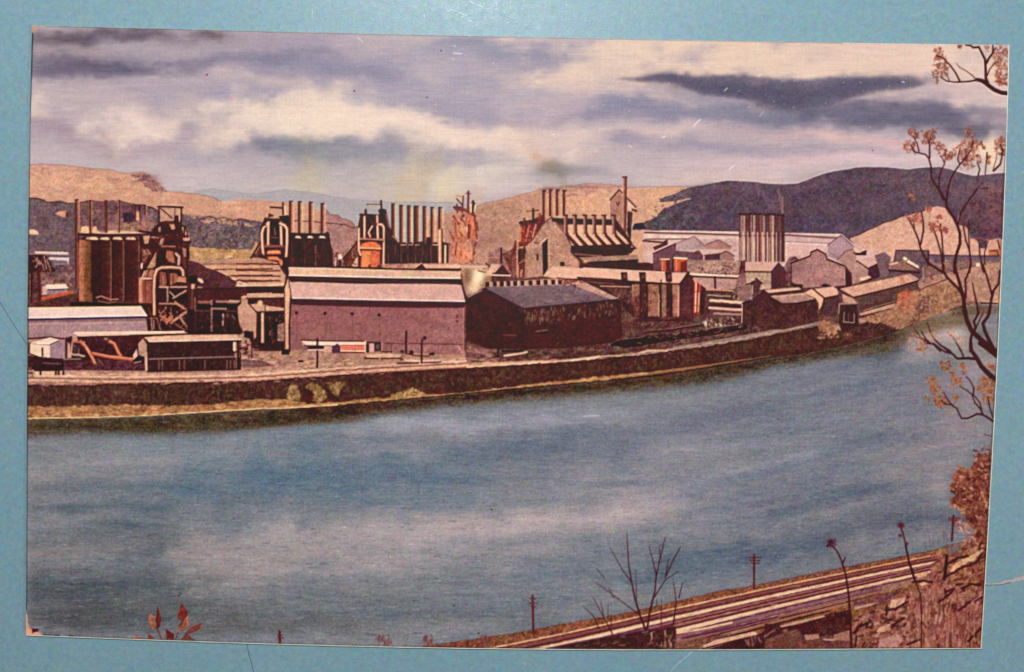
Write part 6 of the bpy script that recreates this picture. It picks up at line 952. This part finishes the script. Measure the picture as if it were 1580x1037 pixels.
for q, n in [([(200,830),(500,800),(560,900),(380,900)],40),([(640,800),(860,860),(860,1000),(740,940)],34),([(180,860),(380,920),(440,1000),(160,1040)],34)]: at('4'); leaves(q, n, n+7, cols=((196,140,100),(170,106,70),(206,160,110)), al=.4)
at('5')
line(([(1040,0),(1130,60),(1245,150)]), 6, TR, 7); poly([(1040,0),(1190,0),(1250,90),(1245,180),(1180,130),(1100,60)], TR, tex=.1)
line(([(930,0),(940,90),(1000,170),(1060,280),(1140,360),(1225,440)]), 5.4, TR, 8.4); line(([(1000,190),(900,180),(770,185),(700,120),(600,50),(540,0)]), 4.6, TR, 2.4); line(([(690,120),(610,100),(540,50),(480,0)]), 3, TR, 2.6); line(([(370,0),(480,5)]), 2.4, TR, 2); line(([(760,0),(810,80),(840,160)]), 1.8, TR, 2.8)
for q, n in [([(240,0),(420,0),(360,150),(300,120)],26),([(560,230),(690,190),(700,300),(760,340),(720,420),(680,360),(600,360)],70),([(780,240),(860,250),(890,380),(840,380)],34),([(700,380),(800,400),(830,520),(760,500),(690,540)],50),([(390,400),(520,400),(540,500),(600,600),(480,640),(420,520)],80),([(370,640),(440,690),(400,700)],10),([(480,620),(640,660),(700,700),(620,760),(540,800),(490,740)],80),([(640,800),(700,840),(660,860)],6),([(1040,400),(1220,440),(1225,640),(1100,600),(1000,590)],120),([(1130,240),(1220,270),(1220,340),(1160,300)],30),([(1060,620),(1225,620),(1215,760),(1080,720)],50),([(700,640),(800,640),(760,700)],16)]: at('5'); leaves(q, n, n+11, cols=((150,84,50),(176,110,64),(120,66,50),(166,120,76)), al=.62)
line(([(1200,945),(1120,890),(1060,865),(1010,860),(900,910),(820,915),(790,860),(760,790),(700,750),(610,735),(570,690)]), 3.6, TR, 1.6); line(([(720,770),(660,700),(600,600)]), 2.4, TR, 1.2); line(([(1080,860),(1050,800),(980,720),(945,620),(880,570),(810,530)]), 2.6, TR, 1.6); line(([(1070,840),(1040,720),(980,640)]), 2.2, TR, 1.8); line(([(960,640),(970,540),(920,450),(870,400)]), 2.6, TR, 1.4); line(([(1200,900),(1160,770),(1140,650)]), 2.4, TR, 1.6); line(([(720,740),(780,660)]), 1.2, (130,70,50), .9)


at('6'); line(([(1090,0),(1190,30)]), 1.4, TR2, 1); line(([(1100,140),(1180,135)]), 1.4, (140,70,60), 1)
# ------------------------------------------------------------- small things by the railway
at('K')
part('printed_sapling', 'bare forked sapling growing beside the railway in the foreground')
for p_, a, b in [([(775,770),(740,680),(710,580),(690,480),(672,380),(660,180)],3.6,1),([(785,760),(800,660),(830,540),(840,440),(862,340),(895,205)],3.4,1.2),([(815,590),(860,520),(900,460),(975,415)],2,1),([(840,440),(820,350),(795,260)],2,1),([(895,450),(915,340)],1.8,1),([(900,440),(950,330),(985,270)],2,1.4),([(690,480),(630,400),(560,270)],1.8,.8),([(720,610),(715,400)],1.4,.7),([(720,665),(620,590),(540,530),(470,480)],1.6,.8),([(580,575),(550,510)],1.2,.8),([(525,455),(475,395)],1.2,.8),([(862,340),(860,250)],1.2,.8),([(945,730),(962,600),(945,480)],2.4,1.2),([(978,575),(1000,480)],2,1),([(870,740),(872,580)],1.4,.8),([(575,800),(545,740),(500,660),(455,570)],2,1),([(520,690),(500,590)],1.4,.8),([(565,750),(565,680)],1.4,1),([(490,760),(460,690),(390,620)],1.6,.8),([(545,700),(545,620)],1,.8),([(845,620),(840,580)],1.2,.8)]: line(p_, a, (70,34,38), b)
for i, (P0, P1, arms, o, lb) in enumerate([((90,772),(86,562),[(68,608,118,606),(66,578,104,580),(76,625,106,630)],'K','short telegraph pole left of the bare sapling'),((1436,518),(1436,314),[(1405,328,1478,330),(1408,345,1470,350),(1415,362,1466,366)],'K','telegraph pole right of the bare sapling'),((1140,225),(1150,76),[(1118,88,1190,88),(1122,100,1180,102)],'J','telegraph pole beside the leafy bush at the far right'),((126,855),(124,780),[(112,800,142,802),(112,815,148,818)],'L','tip of a telegraph pole at the bottom edge, left of the railway')]):
    at(o); part('printed_telegraph_pole', lb); L(3.4 if i != 3 else 4, (92,38,42), P0, P1)
    for a in arms: L(1.9, (96,48,50), (a[0],a[1]), (a[2],a[3]))
at('J')
part('printed_weed_stalk', 'tall dead weed stalk with a burr head, left of the two'); line(([(530,880),(522,760),(512,560),(495,440),(465,340),(440,290),(410,255)]), 3.6, (64,26,38), 2.2); blob(400,235,6.6,6,(84,44,62),1,0,.4,1.6,True); dabs([(370,215),(430,215),(430,260),(375,260)], 16, 2, [(100,60,76),(60,30,44)], 0, 1.2, 1.4, .9, 1); line(([(478,360),(490,330)]), 2.6, (74,34,44), 2)
part('printed_weed_stalk', 'tall dead weed stalk with a small burr head, right of the two'); line(([(955,880),(955,640),(950,560),(915,470),(900,400),(880,360),(860,260),(845,190),(830,145)]), 1.8, (74,34,42), 2.4); line(([(915,470),(880,360),(860,260)]), 3.6, (60,24,34), 2.6); blob(828,130,4.6,4.2,(84,34,50),1,0,.4,1.6,True); blob(828,192,2.6,2.4,(84,34,50),1,0,.3,1.6,True); blob(868,240,2.4,2.4,(84,34,50),1,0,.3,1.6,True)
for a in [((1010,260),(1000,190)),((1025,250),(1030,185)),((1115,230),(1095,170)),((1060,250),(1055,200)),((980,265),(975,230)),((1095,235),(1085,150))]: L(1.2,(120,76,80),a[0],a[1],alpha=.7)
at('M')
part('printed_leaf_sprig', 'pair of red brown leaf sprigs sticking up from the bottom edge'); 
for q, c in [([(905,680),(925,672),(945,700),(950,770),(925,770),(908,740)],(140,92,70)),([(962,630),(985,700),(975,750),(955,765),(945,700)],(110,50,46)),([(1105,605),(1140,650),(1145,685),(1100,715),(1078,700)],(120,56,50)),([(1140,680),(1152,700),(1148,745),(1110,780),(1082,770),(1090,740),(1110,710)],(146,94,70)),([(1010,765),(1060,795),(1060,830),(1015,832)],(100,44,44)),([(1235,725),(1220,765),(1150,800),(1170,820),(1200,835),(1100,835),(1130,790),(1170,750)],(118,70,60)),([(905,790),(945,825),(900,828)],(120,60,54)),([(820,795),(870,828),(825,825)],(160,96,80))]: poly(q, c, tex=.2, ra=.5)
L(2,(110,60,44),(960,768),(985,828)); L(1.6,(110,60,44),(1085,785),(1070,830)); L(1.4,(70,24,28),(962,640),(960,760),alpha=.8); L(1.4,(70,24,28),(1135,685),(1090,750),alpha=.8); L(1.6,(206,130,96),(1140,690),(1145,740),alpha=.7); L(1.4,(210,120,90),(915,700),(930,760),alpha=.7)
# ------------------------------------------------------------- grain, screen and sharpening of the print
lum = INK.mean(2, keepdims=True)
t_ = blur(INK, 1); INK[:] = INK*.5+t_*.5
names = np.array([p[0] for p in PARTS]+['none'])
def mask(*nm): return blur(np.isin(names[ID], nm).astype(np.float32), 2)[..., None]
ms, mr = mask('printed_sky'), mask('printed_river')
# river: cooler green grey, stronger bands; sky: paler towards the horizon; mill: warm and contrasty
INK += ms*(np.array((6, 1, 2))+(blur(INK, 4).mean(2, keepdims=True)-172)*.16+np.clip((YY[..., None]-200)/80, 0, 1)*np.array((12, 10, 4)))
lr = blur(INK, 10).mean(2, keepdims=True)
STB = noise(120, 9, 71)*.5+noise(50, 6, 72)*.4
sh = np.clip((XX-900)/500, 0, 1)                     # the streaks rise to the right beyond the middle
iy = np.clip(YY+sh*(XX-900)*.16, 0, BH-1).astype(int); STB = STB[iy, np.clip(XX.astype(int), 0, BW-1)]
INK += mr*((lr-126)*.6+np.clip((lr-126)/20, 0, 1)*np.array((7, 2, 5))+np.array((2, 1, -2))+STW[..., None]*1.6+STB[..., None]*np.array((5.5, 3.6, 2.6)))
rest = 1-np.clip(ms+mr+mask('printed_dark_hill', 'printed_wooded_ridge', 'printed_distant_hill')*.75, 0, 1)
lum = INK.mean(2, keepdims=True)
INK += rest*((lum-110)*.12+np.clip((150-lum)/90, 0, 1)*np.array((1, -3, -2))+np.clip((lum-140)/60, 0, 1)*np.array((7, 1, -2))+np.array((3, -2, -2)))
GA = .72+mr*.5-ms*.1
INK += (NC*2.6+NF[..., None]*2.6+NCM*.9)*GA
LIN = noise(1.6, 40, 61)*.5+noise(40, 1.6, 62)*.5     # the linen emboss of the card
INK += LIN[..., None]*1.3
b_ = blur(INK, 1); INK += (INK-b_)*.35
b_ = blur(INK, 3); INK += np.clip((INK-b_)*.2, -16, 16)
INK[:] = np.clip(INK, 12, 250)
# worn spots and scuffs of the card itself (bare paper)
part('paper_wear', 'bare cream paper showing at the worn lower left corner')
at('T')
poly([(39,948),(42,948),(43,962),(46,970),(52,974),(60,976),(66,981),(39,980)], (226,158,124), tex=.08, ra=.4, rs=3); poly([(49,970),(59,970),(60,974),(52,976),(50,978)], (70,24,52)); part('paper_wear', 'tiny rubbed spot at the upper left corner')
poly([(49,41),(60,40),(57,45),(52,49),(50,50)], (206,150,128), tex=.1)
CUR[0] = -1
for x in (68,75,83,86,106,109): L(1.8,(24,34,40),(x,979+(x-64)*.05),(x+5,980+(x-64)*.05))
for a, b, c, d, w in [(552,58,560,65,1),(700,82,712,83,1.6),(700,70,703,72,1.4),(697,90,701,92,1),(1072,192,1081,184,1.8),(1068,196,1072,193,1),(1125,262,1133,255,1.4),(1118,140,1122,136,1.2),(1170,118,1176,114,1.2),(1172,180,1178,172,.8),(1392,126,1395,127,1.8),(295,43,312,45,1.6),(722,55,726,56,1.6),(1022,212,1026,211,1.8),(970,224,974,227,1.2),(853,207,856,208,1.2)]: part('scratch', 'small white scratch in the printed sky'); L(w,(250,240,232),(a,b),(c,d),alpha=.85)
CUR[0] = -1
r3 = np.random.default_rng(9)
for k in range(60):
    x = r3.uniform(520, 1420); y = r3.uniform(66, 250); L(r3.uniform(.8,1.4),(246,232,222),(x,y),(x+r3.uniform(0,2),y+r3.uniform(-1,1)),alpha=.6)
for k in range(40):
    x = r3.uniform(60, 1480); y = r3.uniform(650, 960); L(r3.uniform(.8,1.2),(220,214,210),(x,y),(x+r3.uniform(0,2),y),alpha=.5)
for x, y, c in [(319,115,(170,20,70)),(546,140,(70,50,60)),(658,150,(90,80,100)),(758,786,(30,40,50)),(738,977,(20,26,30)),(700,934,(40,44,50)),(680,78,(90,60,80)),(275,919,(30,34,40)),(278,916,(60,50,30)),(1346,232,(190,60,90))]: L(2.2,c,(x,y),(x+1,y+.5))

# painted into the ink: shadow line along the left, thin dark halos elsewhere
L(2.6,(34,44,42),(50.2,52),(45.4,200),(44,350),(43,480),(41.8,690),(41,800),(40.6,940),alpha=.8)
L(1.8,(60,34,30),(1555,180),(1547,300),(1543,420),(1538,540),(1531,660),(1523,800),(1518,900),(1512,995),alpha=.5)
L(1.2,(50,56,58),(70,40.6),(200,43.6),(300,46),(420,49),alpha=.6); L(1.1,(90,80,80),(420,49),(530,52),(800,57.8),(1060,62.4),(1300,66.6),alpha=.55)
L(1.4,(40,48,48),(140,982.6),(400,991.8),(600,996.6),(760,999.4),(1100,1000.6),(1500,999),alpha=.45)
# evenness of the light over the card (measured), so that the inks keep their printed tones
LCOEF = (1.1781, 0.0091, -0.2498, -0.1461, 0.0201, 0.0293, -0.0191, 0.1312)
SCOEF = (0.0153, -0.001, -0.0234, -0.019, 0.0049, 0.0193, -0.0146, 0.0433)
# ================================================================= build the card
# outline of the card in the photograph (its edges are very slightly bowed)
def fit(pts, deg=3):
    p = np.array(pts, float); return np.polyfit(p[:, 0], p[:, 1], deg)
TOPE = fit([(49.6, 39.6), (300, 45.6), (530, 51.6), (800, 57.2), (1060, 61.9), (1300, 66), (1556, 69.4)])
BOTE = fit([(40.3, 979.6), (100, 981.6), (200, 985.4), (400, 992.8), (600, 997.6), (760, 1000.4), (900, 1001.4), (1200, 1001.8), (1513, 999.8)], 4)
LEFE = fit([(39.6, 49.6), (200, 45.4), (350, 43.6), (480, 42.6), (690, 41.4), (800, 40.6), (979.6, 40.3)])
RIGE = fit([(69.4, 1556.5), (180, 1553.5), (300, 1549), (420, 1545.2), (540, 1539.8), (660, 1532.4), (800, 1525), (900, 1519.6), (999.8, 1513.2)])
def coons(u, v):
    tl, tr, bl, br = (49.6, 39.6), (1556.5, 69.4), (40.3, 979.6), (1513.2, 999.8)
    tx = tl[0]+(tr[0]-tl[0])*u; ty = np.polyval(TOPE, tx); bx = bl[0]+(br[0]-bl[0])*u; by = np.polyval(BOTE, bx)
    ly = tl[1]+(bl[1]-tl[1])*v; lx = np.polyval(LEFE, ly); ry = tr[1]+(br[1]-tr[1])*v; rx = np.polyval(RIGE, ry)
    X = (1-v)*tx+v*bx+(1-u)*lx+u*rx-((1-u)*(1-v)*tl[0]+u*(1-v)*tr[0]+(1-u)*v*bl[0]+u*v*br[0])
    Y = (1-v)*ty+v*by+(1-u)*ly+u*ry-((1-u)*(1-v)*tl[1]+u*(1-v)*tr[1]+(1-u)*v*bl[1]+u*v*br[1])
    return X, Y
NU, NV = 1420, 880
U, V = np.meshgrid(np.linspace(0, 1, NU+1), np.linspace(0, 1, NV+1))
PX, PY = coons(U, V)
WXg, WYg = plane_pt(PX, PY)
x = np.clip(PX-.5, 0, BW-2); y = np.clip(PY-.5, 0, BH-2); xi = x.astype(int); yi = y.astype(int); fx = (x-xi)[..., None]; fy = (y-yi)[..., None]
C = (INK[yi, xi]*(1-fx)+INK[yi, xi+1]*fx)*(1-fy)+(INK[yi+1, xi]*(1-fx)+INK[yi+1, xi+1]*fx)*fy
# ink reflectance: picture tone divided by the evenness of the light it is seen under
nx = (PX-790)/790; ny = (PY-518.5)/518.5
BAS = (1, nx, ny, nx*nx, nx*ny, ny*ny, ny**3, nx*nx*ny)
SF = np.clip(sum(c*b for c, b in zip(SCOEF, BAS)), .004, .05); LF = sum(c*b for c, b in zip(LCOEF, BAS))-2*SF
REF = np.clip((lin(C)-SF[..., None])/(LF[..., None]*np.array((1.015, 1., .985))), .004, .86)
cu, cv = np.meshgrid((np.arange(NU)+.5)/NU, (np.arange(NV)+.5)/NV)
cx, cy = coons(cu, cv)
CID = ID[np.clip(cy.astype(int), 0, BH-1), np.clip(cx.astype(int), 0, BW-1)]

ink, nt, b = NT('printed_ink_gloss')
at_ = node(nt, 'ShaderNodeAttribute'); at_.attribute_name = 'ink'
tc = node(nt, 'ShaderNodeTexCoord')
wv = []
for sc_ in ((5200, 240, 1), (240, 5200, 1)):
    mp = node(nt, 'ShaderNodeMapping'); mp.inputs['Scale'].default_value = sc_
    n = node(nt, 'ShaderNodeTexNoise'); n.inputs['Scale'].default_value = 1; n.inputs['Detail'].default_value = 1
    nt.links.new(tc.outputs['Object'], mp.inputs['Vector']); nt.links.new(mp.outputs[0], n.inputs['Vector']); wv.append(n)
ad = node(nt, 'ShaderNodeMath', operation='ADD'); nt.links.new(wv[0].outputs[0], ad.inputs[0]); nt.links.new(wv[1].outputs[0], ad.inputs[1])
bp = node(nt, 'ShaderNodeBump'); bp.inputs['Strength'].default_value = .22; bp.inputs['Distance'].default_value = .00002
nt.links.new(ad.outputs[0], bp.inputs['Height']); nt.links.new(bp.outputs[0], b.inputs['Normal'])
nt.links.new(at_.outputs['Color'], b.inputs['Base Color'])
b.inputs['Roughness'].default_value = .38; b.inputs['Specular IOR Level'].default_value = .2
stock = flat_mat('card_stock_paper', (.80, .78, .62), .7)

card = bpy.data.objects.new('postcard', None); COL.objects.link(card); card.empty_display_size = .02
card['label'] = 'old colour picture postcard of a riverside steel mill, tilted slightly on the blue board'; card['category'] = 'postcard'
# card stock: a thin slab with slightly bevelled, worn paper edges
n_ = 120; ed = []
tt = np.linspace(0, 1, n_, endpoint=False)
for u, v in [(t, 0) for t in tt]+[(1, t) for t in tt]+[(1-t, 1) for t in tt]+[(0, 1-t) for t in tt]:
    X, Y = coons(np.array(u, float), np.array(v, float)); ed.append((float(X), float(Y)))
K = len(ed); cxm, cym = 790, 520
def ring(off, z):
    out = []
    for i, (X, Y) in enumerate(ed):
        k = i//n_
        ox, oy = [(0, off[0]), (off[1], 0), (0, off[2]), (off[3], 0)][k]
        if i % n_ == 0: ox, oy = [(off[3], off[0]), (off[1], off[0]), (off[1], off[2]), (off[3], off[2])][k]
        j = r0.normal()*.12
        A, B = plane_pt(X+ox+j*(k % 2), Y+oy+j*((k+1) % 2)); out.append((float(A), float(B), z))
    return out
Vv = ring((0, 0, 0, 0), -.00003)+ring((-.2, 1.2, 1.3, -.2), -.00006)+ring((-.3, 1.9, 1.9, -.3), -.00024)+ring((-.1, 1.8, 1.8, -.1), TZ+.00002)
Ff = [tuple(range(K))[::-1]]
for r_i in range(3):
    for i in range(K):
        j = (i+1) % K; Ff.append((r_i*K+i, r_i*K+j, (r_i+1)*K+j, (r_i+1)*K+i))
Ff.append(tuple(range(3*K, 4*K)))
so = mesh_obj('card_stock', Vv, Ff, stock, card); so['label'] = 'pale paper edge showing along the bottom and right of the card'

objs = {}
counts = np.bincount(CID[CID >= 0].ravel(), minlength=len(PARTS))
parents = {p for _, _, p in PARTS if p is not None}
for i in range(len(PARTS)):                       # patches too small to keep go to the sky
    if counts[i] < 3: CID[CID == i] = 0
CID[CID < 0] = 0
counts = np.bincount(CID.ravel(), minlength=len(PARTS))
vid = np.arange((NU+1)*(NV+1)).reshape(NV+1, NU+1)
order = np.argsort(CID.ravel(), kind='stable'); starts = np.concatenate([[0], np.cumsum(counts)])
VXYZ = np.stack([WXg, WYg, np.zeros_like(WXg)], -1).reshape(-1, 3); RF = REF.reshape(-1, 3)
for i, (name, label, par) in enumerate(PARTS):
    if counts[i] == 0 and i not in parents: continue
    if counts[i] == 0:
        o = bpy.data.objects.new(name, None)
    else:
        cells = order[starts[i]:starts[i+1]]; rr, cc = cells//NU, cells % NU
        q = np.stack([vid[rr+1, cc], vid[rr+1, cc+1], vid[rr, cc+1], vid[rr, cc]], 1)
        uq, inv = np.unique(q.ravel(), return_inverse=True)
        me = bpy.data.meshes.new(name); nf = len(q)
        me.vertices.add(len(uq)); me.vertices.foreach_set('co', VXYZ[uq].astype(np.float32).ravel())
        me.loops.add(nf*4); me.loops.foreach_set('vertex_index', inv.astype(np.int32).ravel())
        me.polygons.add(nf); me.polygons.foreach_set('loop_start', (np.arange(nf)*4).astype(np.int32))
        me.update(calc_edges=True)
        ca = me.color_attributes.new('ink', 'FLOAT_COLOR', 'POINT')
        ca.data.foreach_set('color', np.c_[RF[uq], np.ones(len(uq))].astype(np.float32).ravel())
        me.materials.append(ink)
        o = bpy.data.objects.new(name, me)
    COL.objects.link(o); objs[i] = o
    if label: o['label'] = label
for i, (name, label, par) in enumerate(PARTS):
    if i in objs: objs[i].parent = objs[par] if par is not None else card
